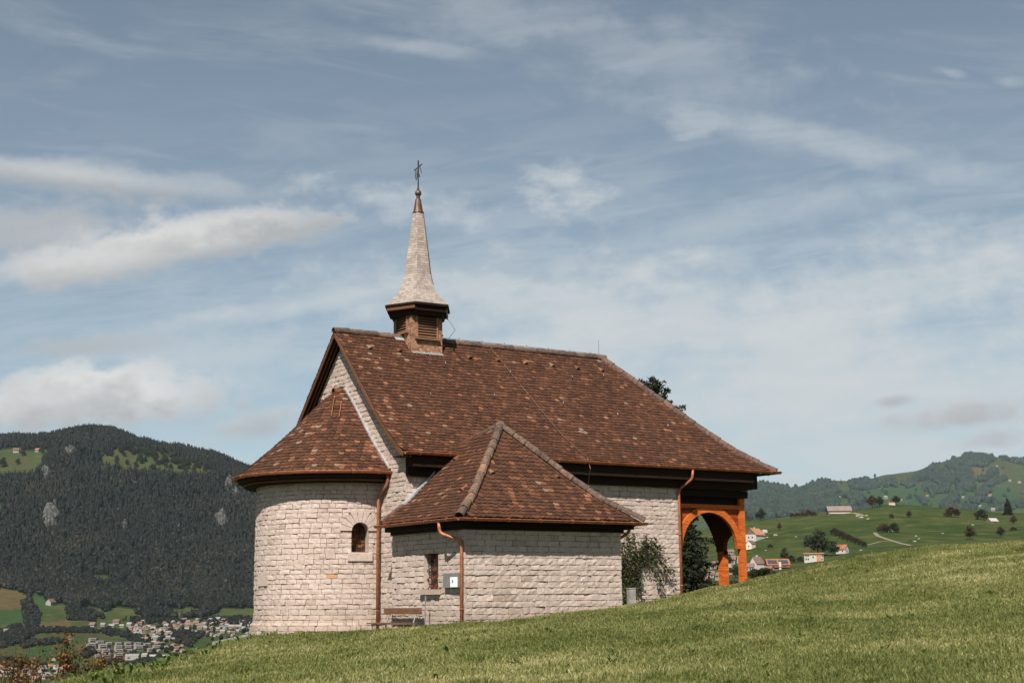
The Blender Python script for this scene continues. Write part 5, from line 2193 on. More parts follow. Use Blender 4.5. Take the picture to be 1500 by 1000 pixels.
FIELDS = [  # polygon, colour code: 1 fresh green, 2 brown, 3 olive
    ([(52, 911), (102, 907), (106, 919), (50, 922)], 2), ([(108, 914), (136, 904), (160, 908), (120, 919)], 3),
    ([(40, 922), (150, 922), (165, 938), (110, 946), (30, 940)], 3), ([(70, 936), (118, 930), (130, 938), (100, 946), (58, 942)], 1),
    ([(36, 950), (120, 942), (138, 960), (100, 975), (36, 968)], 1), ([(-60, 948), (28, 942), (34, 956), (-60, 976)], 3),
    ([(110, 942), (134, 946), (140, 964), (118, 962)], 2), ([(-60, 868), (22, 862), (46, 874), (40, 890), (-60, 892)], 2),
    ([(-60, 892), (42, 890), (38, 914), (-60, 916)], 1), ([(46, 862), (60, 868), (70, 884), (56, 896), (46, 880)], 1),
    ([(165, 970), (260, 962), (300, 975), (160, 995)], 1), ([(-60, 975), (60, 975), (150, 985), (-60, 1000)], 1),
    ([(120, 682), (170, 655), (192, 648), (250, 664), (320, 690), (320, 700), (230, 694), (150, 686)], 3), ([(262, 670), (305, 684), (300, 692), (268, 682)], 2), ([(196, 664), (225, 672), (215, 678), (196, 672)], 1), ([(-60, 672), (50, 668), (40, 692), (-60, 694)], 3),
    ([(1300, 655), (1480, 655), (1490, 700), (1380, 712), (1300, 700)], 3), ([(1410, 676), (1470, 690), (1460, 706), (1420, 704)], 2), ([(1200, 690), (1320, 690), (1310, 705), (1180, 712)], 3),
    ([(1240, 715), (1500, 712), (1500, 745), (1250, 742)], 1), ([(1480, 712), (1500, 700), (1540, 720), (1500, 735)], 3), ([(1290, 720), (1390, 704), (1400, 730), (1310, 738)], 1),
]
FOREST_RIGHT = [
    [(1080, 716), (1100, 709), (1130, 705), (1148, 709), (1160, 716), (1200, 722), (1225, 728), (1230, 745), (1100, 760), (1080, 755)],
    [(1172, 717), (1186, 709), (1205, 701), (1224, 708), (1232, 720), (1200, 724), (1175, 720)],
    [(1243, 705), (1262, 701), (1290, 703), (1288, 712), (1262, 716), (1246, 714)], [(1296, 702), (1312, 700), (1312, 710), (1298, 711)],
    [(1320, 706), (1340, 698), (1356, 686), (1372, 678), (1374, 686), (1358, 696), (1344, 706), (1330, 712)],
    [(1350, 700), (1368, 694), (1380, 686), (1392, 690), (1398, 704), (1390, 712), (1372, 706), (1362, 702)],
    [(1384, 678), (1400, 670), (1408, 676), (1398, 684), (1388, 684)], [(1404, 676), (1412, 664), (1430, 660), (1450, 662), (1456, 672), (1446, 680), (1424, 682), (1408, 680)],
    [(1398, 684), (1420, 682), (1426, 698), (1428, 712), (1418, 716), (1404, 702)], [(1462, 668), (1478, 667), (1500, 672), (1530, 676), (1520, 684), (1490, 676)],
    [(1432, 700), (1446, 696), (1448, 688), (1458, 687), (1462, 692), (1448, 700), (1434, 705)], [(1440, 712), (1452, 704), (1464, 696), (1474, 698), (1470, 704), (1456, 708), (1450, 716)],
    [(1350, 710), (1364, 706), (1366, 712), (1352, 716)], [(1360, 718), (1376, 712), (1386, 712), (1388, 720), (1362, 722)], [(1430, 722), (1440, 718), (1448, 714), (1452, 720), (1440, 726), (1430, 728)],
    [(1378, 738), (1392, 728), (1404, 716), (1412, 712), (1410, 722), (1396, 733), (1384, 742)], [(1345, 726), (1352, 732), (1362, 736), (1362, 742), (1350, 736)],
    [(1400, 712), (1424, 712), (1420, 718), (1402, 716)], [(1420, 732), (1440, 730), (1460, 733), (1440, 734), (1422, 735)], [(1230, 724), (1250, 721), (1270, 725), (1250, 731)],
    [(1190, 722), (1232, 730), (1220, 740), (1180, 740)], [(1250, 733), (1290, 736), (1280, 744), (1240, 744)],
    [(1456, 741), (1500, 738), (1500, 741), (1460, 744)], [(1380, 742), (1430, 744), (1428, 748), (1380, 747)],
]


def land_mat():
    mt, N, b = mat('land')
    z = N.n('ShaderNodeAttribute', attribute_name='zone').outputs['Color']
    sp = N.n('ShaderNodeSeparateColor')
    N.put(sp.inputs[0], z)
    co = geoco(N)
    big, med = N.noise(co, 0.006, 5, 0.6), N.noise(co, 0.05, 6, 0.65)
    green = N.mix(N.sstep(big, 0.38, 0.62), (0.033, 0.052, 0.018), (0.052, 0.066, 0.024))
    green = N.mix(N.math('MULTIPLY', N.sstep(med, 0.45, 0.72), 0.7), green, (0.098, 0.092, 0.038))
    green = N.mix(N.math('MULTIPLY', N.sstep(N.noise(co, 0.018, 5, 0.65), 0.58, 0.72), 0.5), green, (0.095, 0.076, 0.038))
    c = N.mix(sp.outputs[0], green, (0.036, 0.062, 0.024))
    c = N.mix(sp.outputs[1], c, (0.085, 0.066, 0.032))
    c = N.mix(sp.outputs[2], c, (0.004, 0.006, 0.003))
    al = N.n('ShaderNodeAttribute', attribute_name='zone').outputs['Alpha']
    c = N.mix(al, c, (0.052, 0.056, 0.024))
    # cut lines and dry scratches of the mown slopes
    mp = N.n('ShaderNodeMapping')
    N.put(mp.inputs[0], co)
    mp.inputs[3].default_value = (0.02, 0.02, 0.25)
    ln = N.noise(mp.outputs[0], 3.0, 5, 0.6)
    c = N.mix(1.0, c, N.mix(N.sstep(ln, 0.35, 0.7), (0.78, 0.80, 0.78), (1.18, 1.15, 1.1)), 'MULTIPLY')
    N.put(b.inputs['Base Color'], c)
    b.inputs['Roughness'].default_value = 1.0
    b.inputs['Specular IOR Level'].default_value = 0.0
    return mt


def build_land():
    tin = np.concatenate([np.arange(-0.80, -0.462, 0.004), np.arange(-0.46, 0.46, 0.0016)])
    tt = np.concatenate([np.linspace(-6, -0.81, 40), tin, np.linspace(0.47, 6, 40)])
    fs = np.concatenate([np.exp(np.linspace(math.log(62), math.log(600), 26)), np.exp(np.linspace(math.log(610), math.log(13500), 280)), np.exp(np.linspace(math.log(13800), math.log(22000), 10))])
    T_, F_ = np.meshgrid(tt, fs)
    z = land_z(T_ * F_, F_)
    z = np.where(np.abs(T_) > 0.47, z, z)
    P = world(T_ * F_, F_, z).reshape(-1, 3)
    px, py = project(P)
    vis = (T_.ravel() > -0.80) & (T_.ravel() < 0.6)
    zone = np.zeros((len(P), 4), np.float32)
    jx, jy = px + 2.5 * fbm(px / 9, py / 5, 3), py + 1.4 * fbm(px / 7 + 4, py / 4, 3)
    for poly, code in FIELDS:
        k = inside(jx, jy, poly) & vis
        zone[k] = {1: (1, 0, 0, 0), 2: (0, 1, 0, 0), 3: (0, 0, 0, 1)}[code]
    fo = F_.ravel()
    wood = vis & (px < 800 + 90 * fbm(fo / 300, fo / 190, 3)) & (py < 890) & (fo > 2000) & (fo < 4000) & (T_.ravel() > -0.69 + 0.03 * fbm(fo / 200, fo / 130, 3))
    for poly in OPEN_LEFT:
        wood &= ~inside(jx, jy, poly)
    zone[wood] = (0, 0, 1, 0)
    nr, nc = T_.shape
    i, j = np.meshgrid(np.arange(nr - 1), np.arange(nc - 1), indexing='ij')
    a = (i * nc + j).ravel()
    flat = np.stack([a, a + 1, a + nc + 1, a + nc], -1).ravel()
    o = put_mesh('hills', P, flat, np.full(len(a), 4), land_mat(), smooth=True, extra=zone)
    struct(o, 'valley floor, green hill and mountains beyond the chapel')
    # low ground all round, so that the world does not end behind the camera
    mb = MB()
    mb.add(world(np.array([-14000, 14000, 14000, -14000.]), np.array([62, 62, -9000, -9000.]), np.full(4, -230.0)), [(3, 2, 1, 0)])
    struct(mb.build('valley', plain('valley_grass', (0.05, 0.07, 0.02), 1.0)))


build_land()

# ---- woods
M['fir_far'] = leaf_mat('far_wood', [(0, (0.010, 0.017, 0.011)), (0.5, (0.020, 0.031, 0.020)), (1, (0.038, 0.048, 0.026))], 0)
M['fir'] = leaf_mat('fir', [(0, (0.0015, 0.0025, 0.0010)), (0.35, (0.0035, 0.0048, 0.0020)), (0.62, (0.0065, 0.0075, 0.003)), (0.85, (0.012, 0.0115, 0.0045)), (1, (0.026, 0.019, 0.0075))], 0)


def forest_mesh(name, r, f, h, wid, kind, mt, label, lean=0.0):
    """one mesh of many little trees: ragged cones (kind 0) and rounded crowns (kind 1)"""
    n = len(r)
    z = land_z(r, f)
    P = world(r, f, z - 0.3)
    ns = 6
    V, flat, tot, rn = [], [], [], []
    ang = np.arange(ns) * 2 * math.pi / ns
    a0 = RNG.uniform(0, 6.28, n)
    prof_c = np.array([(0.55, 0.05), (1.0, 0.16), (0.62, 0.48), (0.72, 0.45), (0.33, 0.78), (0.0, 1.0)])
    prof_r = np.array([(0.45, 0.05), (0.88, 0.25), (1.0, 0.5), (0.9, 0.72), (0.55, 0.92), (0.0, 1.0)])
    prof_ = np.where(kind[:, None, None] == 0, prof_c[None], prof_r[None])
    jit = 1 + RNG.uniform(-0.32, 0.32, (n, 6, ns))
    R_ = prof_[:, :, 0][:, :, None] * jit * wid[:, None, None]
    A_ = ang[None, None, :] + a0[:, None, None] + np.array([0, .3, .6, .2, .5, 0])[None, :, None]
    X = P[:, 0][:, None, None] + R_ * np.cos(A_)
    Y = P[:, 1][:, None, None] + R_ * np.sin(A_)
    Zc = P[:, 2][:, None, None] + (prof_[:, :, 1][:, :, None] + RNG.uniform(-0.05, 0.05, (n, 6, ns))) * h[:, None, None]
    V = np.stack([X, Y, Zc], -1).reshape(-1, 3)
    q = []
    for i in range(5):
        for k in range(ns):
            q.append((i * ns + k, i * ns + (k + 1) % ns, (i + 1) * ns + (k + 1) % ns, (i + 1) * ns + k))
    q = np.array(q)
    flat = (q.ravel()[None, :] + (np.arange(n) * 6 * ns)[:, None]).ravel()
    rv = np.clip(RNG.beta(2, 2.4, n) + 0.0, 0, 1)
    rv = np.clip(rv + 0.18 * fbm(r / 60, f / 90, 3), 0, 1)
    o = put_mesh(name, V, flat, np.full(n * len(q), 4), mt, None, np.repeat(rv, 6 * ns))
    return tag(o, label, 'forest', kind='stuff')


def scatter(n, t0, t1, f0, f1):
    f = np.sqrt(RNG.uniform(f0 ** 2, f1 ** 2, n))
    return RNG.uniform(t0, t1, n) * f, f


CRAGS = [(103, 661, 20, 16), (68, 692, 12, 24), (75, 757, 26, 50), (335, 708, 14, 26), (152, 688, 8, 8), (183, 770, 10, 16), (325, 760, 22, 30), (345, 722, 14, 16), (263, 772, 8, 8), (232, 836, 24, 7)]


def left_forest():
    r, f = scatter(98000, -0.72, 0.10, 2150, 3900)
    z = land_z(r, f)
    px, py = project(world(r, f, z))
    jx, jy = px + 3 * fbm(px / 9, py / 5, 3), py + 2 * fbm(px / 7 + 4, py / 4, 3)
    k = (py < 928) & (f > 2150)
    for poly in OPEN_LEFT:
        k &= ~inside(jx, jy, poly)
    # stands along the foot only where woods come down
    for (x, y, w, h) in CRAGS:
        k &= ~((((px - x) / w) ** 2 + ((py - y) / h) ** 2) < 0.10 + 0.16 * RNG.random(len(px)))
    k &= (py < 889 + 6 * fbm(px / 25, px / 17, 3)) | ((fbm(px / 40, py / 14, 3) > 0.1) & (px > 130))
    # thin out what lies behind the ridge
    k &= r / f > -0.69 + 0.03 * fbm(f / 200, f / 130, 3)
    k &= px < 800 + 90 * fbm(f / 300, f / 190, 3)
    r, f, py = r[k], f[k], py[k]
    n = len(r)
    kind = (RNG.random(n) < np.clip(0.25 + 0.45 * ((py - 780) / 120), 0.15, 0.75)).astype(int)
    h = RNG.uniform(9, 17, n) * np.where(kind, 0.85, 1.1)
    wid = np.where(kind, RNG.uniform(3.6, 5.6, n), RNG.uniform(2.4, 3.6, n))
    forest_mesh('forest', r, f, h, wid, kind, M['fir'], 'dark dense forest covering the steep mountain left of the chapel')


left_forest()


def right_forest():
    xs, ys = RNG.uniform(1078, 1540, 60000), RNG.uniform(656, 762, 60000)
    jx, jy = xs + 2 * fbm(xs / 6, ys / 4, 3), ys + 1.2 * fbm(xs / 5 + 4, ys / 3, 3)
    k = np.zeros(len(xs), bool)
    for poly in FOREST_RIGHT:
        k |= inside(jx, jy, poly)
    k |= RNG.random(len(xs)) < 0.0035
    xs, ys = xs[k], ys[k]
    r, f, z = land_hit(xs, ys + 2.5, 2200)
    ok = ~np.isnan(f)
    ok[ok] &= f[ok] > 5500
    r, f = r[ok], f[ok]
    n = min(len(r), 14000)
    r, f = r[:n], f[:n]
    kind = (RNG.random(n) < 0.45).astype(int)
    forest_mesh('forest', r, f, RNG.uniform(18, 34, n), RNG.uniform(7, 13, n), kind, M['fir_far'], 'patches of dark woodland on the hazy far mountain at the right')


right_forest()

# tree belts and hedges of the valley at the left
BELTS = [[(0, 935), (40, 920), (50, 905), (62, 925), (20, 945), (0, 950)], [(0, 925), (30, 915), (36, 935), (0, 948)], [(48, 921), (130, 922), (150, 927), (48, 927)],
         [(145, 925), (160, 921), (195, 930), (190, 934), (160, 932)], [(28, 942), (60, 940), (90, 938), (88, 943), (50, 946), (34, 950)], [(0, 968), (30, 970), (60, 976), (50, 982), (0, 980)],
         [(250, 925), (300, 930), (280, 944), (255, 942)], [(30, 880), (46, 880), (60, 900), (56, 920), (38, 922)], [(96, 890), (140, 896), (140, 910), (100, 908)],
         [(160, 985), (230, 962), (240, 970), (165, 992)], [(190, 905), (260, 908), (280, 912), (200, 914)], [(300, 906), (370, 905), (370, 918), (310, 916)], [(120, 958), (134, 950), (140, 958), (125, 964)],
         [(186, 936), (205, 934), (215, 942), (200, 946)], [(150, 972), (180, 968), (170, 976)]]


def belts():
    xs, ys = RNG.uniform(0, 380, 26000), RNG.uniform(878, 995, 26000)
    k = np.zeros(len(xs), bool)
    for poly in BELTS:
        k |= inside(xs, ys, poly)
    k |= (RNG.random(len(xs)) < 0.055) & (xs > 180) & (ys > 906) & (ys < 965)
    k |= (RNG.random(len(xs)) < 0.02) & (xs < 120) & (ys > 975)
    xs, ys = xs[k], ys[k]
    r, f, z = land_hit(xs, ys)
    ok = ~np.isnan(f)
    r, f = r[ok][:2600], f[ok][:2600]
    n = len(r)
    forest_mesh('tree_belt', r, f, RNG.uniform(3.5, 7.5, n), RNG.uniform(1.8, 3.6, n), np.ones(n, int), M['fir'], 'dark hedges and tree belts between the fields of the valley at the left')


belts()

# pale crags of the mountain: each its own ragged lump
M['rock'] = varied('pale_rock', [(0, (0.055, 0.052, 0.046)), (1, (0.11, 0.103, 0.092))], 0.09, 0.8, 0.95, (0.12, 0.8, 2.0), stretch=(1, 1, 0.35))
crag_txt = ['pale rock outcrop just below the wooded summit of the mountain', 'narrow grey rock face on the upper left of the mountain', 'largest grey crag on the mountain, tall and triangular, low at the left',
            'pale rock streak high on the mountain, nearest the apse roof', 'tiny rock patch below the summit woods', 'small rock scar in the middle of the wooded slope', 'broken grey rock scar on the slope beside the chapel',
            'rock slab under the streak beside the apse roof', 'small rock patch on the middle slope left of the scar by the chapel', 'low ledge of rock near the foot of the wooded slope']
for (x, y, w, h), txt in zip(CRAGS, crag_txt):
    r, f, z = land_hit([x], [y], 2000)
    if np.isnan(f[0]):
        continue
    mpp = f[0] / FPX
    gx, gy = np.meshgrid(np.linspace(-1.15, 1.15, 22), np.linspace(-1.15, 1.15, 26))
    rad = np.sqrt(gx ** 2 + gy ** 2) + np.array([[0.42 * mnoise.noise((a * 1.6 + x, b * 1.6 + y, 0)) + 0.22 * mnoise.noise((a * 4.5 + x, b * 3 + y, 3)) for a, b in zip(ra, rb)] for ra, rb in zip(gx, gy)])
    r_, f_, z_ = land_hit((x + gx * w / 2).ravel(), (y + gy * h / 2).ravel(), 2000)
    ok = ~np.isnan(f_)
    f_ = np.where(ok, f_, f[0])
    r_ = np.where(ok, r_, r[0])
    zg = land_z(r_, f_)
    k_ = np.clip((0.95 - rad.ravel()) / 0.30, -1, 1)
    rough = np.array([mnoise.noise((a * 3.1 + x, b * 1.4 + y, 7)) + 0.6 * mnoise.noise((a * 9 + x, b * 4 + y, 9)) for a, b in zip(gx.ravel(), gy.ravel())])
    out_ = np.where(k_ > 0, 11 * k_ + rough * 7 * k_, 14 * k_)
    V = world(r_, f_ - out_ * 0.85, zg + out_ * 0.5)
    F = []
    for i in range(25):
        for k in range(21):
            q = i * 22 + k
            if max(k_[q], k_[q + 1], k_[q + 22], k_[q + 23]) > -0.5:
                F.append((q, q + 22, q + 23, q + 1))
    mb = MB()
    mb.add(V, F, 0.6)
    tag(mb.build('rock_outcrop', M['rock']), txt, 'rock', 'rock outcrops on the wooded mountain')

# ------------------------------------------------------------------ single trees
def crown_mesh(name, lobes, nleaf, size, mt, seed):
    """a crown of leaf clumps: lobes = (x, y, z, rx, ry, rz) in unit-tree space"""
    rg = np.random.default_rng(seed)
    C_, S_, R_ = [], [], []
    for (x, y, z, rx, ry, rz) in lobes:
        ncl = max(8, int(58 * rx * rz * 6))
        for _ in range(ncl):
            d = rg.normal(size=3)
            d /= np.linalg.norm(d)
            q = rg.uniform(0.45, 1.05)
            c = np.array([x + d[0] * rx * q, y + d[1] * ry * q, z + d[2] * rz * q])
            m_ = nleaf
            sp = rg.uniform(0.035, 0.075)
            C_.append(c + rg.normal(size=(m_, 3)) * sp)
            base = rg.beta(2, 2.4)
            R_.append(np.clip(base + rg.normal(size=m_) * 0.12, 0, 1))
            S_.append(rg.uniform(0.7, 1.3, m_) * size)
    P = np.concatenate(C_)
    V, fl, tt, rn = leaf_cloud(P, np.concatenate(S_), np.concatenate(R_), aspect=0.75)
    return V, fl, tt, rn


M['leaf_dark'] = leaf_mat('dark_leaf', [(0, (0.012, 0.017, 0.006)), (0.5, (0.026, 0.034, 0.012)), (1, (0.055, 0.060, 0.022))], 0.15)
M['leaf_brown'] = leaf_mat('brown_leaf', [(0, (0.022, 0.014, 0.007)), (0.5, (0.060, 0.034, 0.016)), (1, (0.125, 0.070, 0.033))], 0.15)
M['needle'] = leaf_mat('needle', [(0, (0.008, 0.012, 0.006)), (0.5, (0.020, 0.026, 0.011)), (0.85, (0.042, 0.046, 0.018)), (1, (0.09, 0.075, 0.035))], 0.1)

LOBES = {
    'round': [(0, 0, 0.60, 0.34, 0.34, 0.26), (-0.20, 0.05, 0.52, 0.22, 0.22, 0.20), (0.22, -0.03, 0.55, 0.20, 0.2, 0.20), (0.04, 0.1, 0.84, 0.20, 0.2, 0.14), (0, -0.1, 0.36, 0.30, 0.3, 0.14)],
    'tall': [(0, 0, 0.55, 0.24, 0.24, 0.34), (0.03, 0, 0.84, 0.14, 0.14, 0.16), (-0.12, 0.05, 0.40, 0.16, 0.16, 0.18), (0.14, -0.05, 0.46, 0.15, 0.15, 0.2)],
    'shrub': [(-0.24, 0, 0.42, 0.26, 0.26, 0.34), (0.20, 0.04, 0.48, 0.28, 0.28, 0.36), (0, -0.05, 0.60, 0.26, 0.26, 0.32), (0.36, 0, 0.28, 0.16, 0.16, 0.24)],
}
PROTO = {}


def proto_tree(kind, leaf, seed):
    key = (kind, leaf, seed)
    if key in PROTO:
        return PROTO[key]
    V, fl, tt, rn = crown_mesh('crown', LOBES[kind], 22, 0.068, M[leaf], seed)
    rg = np.random.default_rng(seed + 50)
    mb = MB()
    top = 0.72 if kind != 'shrub' else 0.5
    bend = rg.normal(size=2) * 0.03
    mb.tube([(0, 0, -0.04), (bend[0] * 0.5, bend[1] * 0.5, 0.25), (bend[0], bend[1], top)], [0.030, 0.022, 0.006], 6)
    for k in range(6):
        t = rg.uniform(0.2, 0.5)
        a = rg.uniform(0, 6.28)
        mb.tube([(bend[0] * t, bend[1] * t, t), (bend[0] * t + 0.2 * math.cos(a), 0.2 * math.sin(a), t + rg.uniform(0.1, 0.3))], [0.013, 0.004], 5)
    PROTO[key] = ((V, fl, tt, rn, leaf), mb)
    return PROTO[key]


_first = {}


def place_tree(name, kind, leaf, seed, x, y, wpx, hpx, label, group=None, cat='tree', fmin=250, hit=None):
    if hit is None:
        r, f, z = land_hit([x], [y], fmin)
        if np.isnan(f[0]):
            r, f, z = land_hit([x], [y + 4], fmin)
        r, f, z = r[0], f[0], z[0]
    else:
        f = hit
        p = at(x, y, f)
        r, z = rf_of(p)[0], p[2]
    mpp = f / FPX
    h, w = hpx * mpp, wpx * mpp
    wu = {'round': 0.80, 'tall': 0.56, 'shrub': 1.0}[kind]
    key = (kind, leaf, seed)
    t = bpy.data.objects.new(name, None)
    COL.objects.link(t)
    t.location = tuple(world(np.array(r), np.array(f), np.array(z)))
    t.scale = (w / wu, w / wu, h)
    t.rotation_euler = (0, 0, random.uniform(-0.25, 0.25) + math.atan2(RT[1], RT[0]))
    if key in _first:
        for me_o in _first[key]:
            c = me_o.copy()
            COL.objects.link(c)
            c.parent = t
    else:
        cr, mb = proto_tree(kind, leaf, seed)
        o1 = put_mesh('crown', cr[0], cr[1], cr[2], M[leaf], t, cr[3])
        o2 = mb.build('trunk', M['bark'], t)
        _first[key] = (o1, o2)
    return tag(t, label, cat, group)


G1 = 'trees on the green hill right of the chapel'
TREES = [
    ('round', 'leaf_dark', 1, 1114.5, 762, 15, 17, 'dark round tree on the hill crest right of the porch'),
    ('tall', 'leaf_dark', 2, 1092, 763, 13, 15, 'dark tree half hidden behind the porch post on the hill crest'),
    ('tall', 'leaf_brown', 3, 1135, 758, 9, 11, 'small brownish tree on the hill crest between the round dark tree and the hedge'),
    ('round', 'leaf_dark', 4, 1199, 815, 36, 38, 'big dark tree behind the flat-roofed white house'),
    ('tall', 'leaf_dark', 5, 1221, 814, 16, 22, 'smaller dark tree between the big dark tree and the red-roofed cottage'),
    ('round', 'leaf_dark', 6, 1256, 746, 11, 13, 'dark tree beside the end of the long barn'),
    ('round', 'leaf_dark', 1, 1268, 743, 14, 15, 'second dark tree of the clump right of the long barn'),
    ('round', 'leaf_brown', 3, 1278, 743, 15, 18, 'tallest brownish tree in the clump right of the long barn'),
    ('round', 'leaf_dark', 4, 1289, 742, 12, 15, 'rightmost tree of the clump beside the long barn'),
    ('round', 'leaf_dark', 6, 1313, 739, 12, 14, 'lone round tree standing against the far mountain on top of the hill'),
    ('shrub', 'leaf_brown', 3, 1306, 759, 8, 8, 'small round brown bush below the lone tree on the hill top'),
    ('shrub', 'leaf_brown', 5, 1294, 780, 18, 15, 'left one of two brown bushes with a white hut between'),
    ('shrub', 'leaf_dark', 7, 1309, 780, 17, 16, 'right one of two bushes with a white hut between'),
    ('shrub', 'leaf_brown', 8, 1394, 757, 24, 16, 'wide reddish-brown tree with a dark shadow on the open pasture'),
    ('shrub', 'leaf_dark', 7, 1437, 761, 19, 17, 'dark bush leaning over the ruined shed'),
    ('shrub', 'leaf_dark', 5, 1424, 745, 11, 4, 'low flat dark bush on the crest beyond the ruined shed'),
    ('round', 'leaf_dark', 1, 1466, 786, 12, 15, 'small dark tree with its shadow low on the right pasture'),
    ('shrub', 'leaf_brown', 8, 1484, 777, 10, 6, 'small brown bush at the far right beside the small dark tree'),
    ('tall', 'leaf_brown', 2, 1485, 767, 9, 12, 'brown upright bush under the tall dark conifer'),
    ('tall', 'leaf_brown', 3, 1421, 790, 15, 20, 'faint thin brown tree just above the grassy crest'),
    ('tall', 'leaf_brown', 2, 1332, 757, 8, 9, 'sparse little brown tree on the upper pasture'),
    ('shrub', 'leaf_brown', 8, 1128, 802, 8, 6, 'little brown bush in the pasture below the farmhouse'),
    ('tall', 'leaf_brown', 2, 1142, 776, 6, 11, 'faint bare tree in the pasture below the hedge'),
    ('tall', 'leaf_dark', 5, 1149, 822, 11, 20, 'dark upright tree behind the house with the red roof and dark panels'),
    ('shrub', 'leaf_dark', 7, 1158, 824, 15, 12, 'dark bush right of the house with the red roof and dark panels'),
    ('round', 'leaf_dark', 1, 1066, 832, 16, 20, 'dark tree among the houses beyond the porch, left of the corner post'),
    ('round', 'leaf_dark', 4, 1078, 846, 18, 18, 'low dark tree among the houses beyond the porch, close to the corner post'),
    ('shrub', 'leaf_dark', 7, 1104, 842, 16, 10, 'dark bush below the white house with the steep brown roof'),
    ('shrub', 'leaf_dark', 7, 1172, 823, 10, 9, 'dark bush against the left end of the flat-roofed white house'),
]
for k in TREES:
    place_tree('deciduous_tree' if k[0] != 'shrub' else 'bush', *k[:8 - 1], k[7], G1 if k[0] != 'shrub' else 'bushes on the green hill', 'tree' if k[0] != 'shrub' else 'bush')
for i, (x, y, w, h) in enumerate([(1160, 757, 8, 7), (1168, 757, 8, 7), (1176, 756.5, 8, 7), (1184, 756, 10, 11), (1192, 756, 8, 8)]):
    place_tree('bush', 'shrub', 'leaf_brown', 8, x, y, w, h, 'brown bush of the low row on the hill crest left of the long barn', 'bush row left of the barn', 'bush')
for i, q in enumerate(np.linspace(0, 1, 9)):
    x, y = 1222 + 44 * q, 783 + 18 * q
    place_tree('bush', 'shrub', ['leaf_dark', 'leaf_brown'][i % 2], [7, 8][i % 2], x, y, 13 - 4 * q, 11 - 2 * q, 'dark bush of the thick hedge slanting down the pasture', 'slanting hedge on the hill', 'bush')


def conifer(name, loc, h, w, label, seed, levels=26, group=None, dens=1.0, needle=0.16, power=0.8, rmax=99.0):
    """spruce: whorls of drooping branches set with needle sprays"""
    rg = np.random.default_rng(seed)
    root = empty(name, loc, label, 'tree', group)
    loc = np.asarray(loc, float)
    mb = MB()
    mb.tube([loc - ZZ * 0.6, loc + ZZ * h * 0.5, loc + ZZ * h * 0.98], [h * 0.020, h * 0.011, 0.012], 7)
    P_, N_ = [], []
    for i in range(levels):
        t = i / (levels - 1)
        z = h * (0.10 + 0.88 * t)
        R_ = min(w * (1 - t) ** power, rmax) * rg.uniform(0.75, 1.1) + 0.10
        nb = 9 if t < 0.8 else 5
        a0 = rg.uniform(0, 6.28)
        for k in range(nb):
            a = a0 + k * 6.283 / nb + rg.normal() * 0.2
            L = R_ * rg.uniform(0.65, 1.15)
            d = np.array([math.cos(a), math.sin(a), 0])
            p0 = loc + ZZ * z
            lift = 0.35 * t + 0.06
            p1 = p0 + d * L * 0.55 + ZZ * L * (lift - 0.12)
            p2 = p0 + d * L + ZZ * L * (lift - 0.16)
            mb.tube([p0, p1, p2], [0.03 * (1 - t) + 0.008, 0.014, 0.004], 4)
            m_ = int((L * 60 + 14) * dens)
            q = rg.uniform(0.12, 1.0, m_)[:, None]
            c = p0 * (1 - q) ** 2 + 2 * p1 * q * (1 - q) + p2 * q ** 2
            side = np.cross(d, ZZ)
            wd = 0.30 * L * (1.05 - q) + 0.06
            c = c + side * rg.normal(size=(m_, 1)) * wd * 0.55 - ZZ * np.abs(rg.normal(size=(m_, 1))) * 0.10 + rg.normal(size=(m_, 3)) * 0.03
            P_.append(c)
    part_at(mb.build('trunk', M['bark']), root)
    P_ = np.concatenate(P_)
    V, fl, tt, rn = leaf_cloud(P_, rg.uniform(0.7, 1.35, len(P_)) * needle, np.clip(rg.beta(2, 3, len(P_)), 0, 1), aspect=0.34, droop=0.25)
    part_at(put_mesh('crown', V, fl, tt, M['needle'], None, rn), root)
    return root


pz = at(955, 547, 62)
gz = float(meadow_z(np.array([rf_of(pz)[0]]), np.array([62.0]))[0])
conifer('spruce_tree', (pz[0], pz[1], gz), pz[2] - gz, 4.4, 'tall dark spruce behind the chapel, its tip showing above the roof', 11, 34, None, 1.2, 0.22, 0.54, 2.5)
pz = at(1006, 750, 60)
gz = float(meadow_z(np.array([rf_of(pz)[0]]), np.array([60.0]))[0])
conifer('spruce_tree', (pz[0], pz[1], gz), pz[2] - gz, 1.15, 'dark young spruce seen through the porch arch', 12, 18, None, 1.4, 0.17)
p = at(1070, 842, 66)
place_tree('bush', 'shrub', 'leaf_dark', 7, 1070, 882, 66, 34, 'dark bush beyond the porch, seen between its posts', None, 'bush', hit=64)
place_tree('bush', 'shrub', 'leaf_dark', 5, 1035, 884, 60, 36, 'dark low bush under the young spruce behind the porch', None, 'bush', hit=63)
place_tree('bush', 'shrub', 'leaf_dark', 7, 1118, 852, 44, 22, 'dark bush behind the crest, right of the porch post', None, 'bush', hit=75)
r, f, z = land_hit([1477], [754])
cz = world(r[0], f[0], z[0])
conifer('conifer_tree', tuple(cz), 23 * f[0] / FPX, 8.5 * f[0] / FPX, 'tall dark conifer on the hill crest at the right edge', 13, 16, None, 0.35, 1.5)

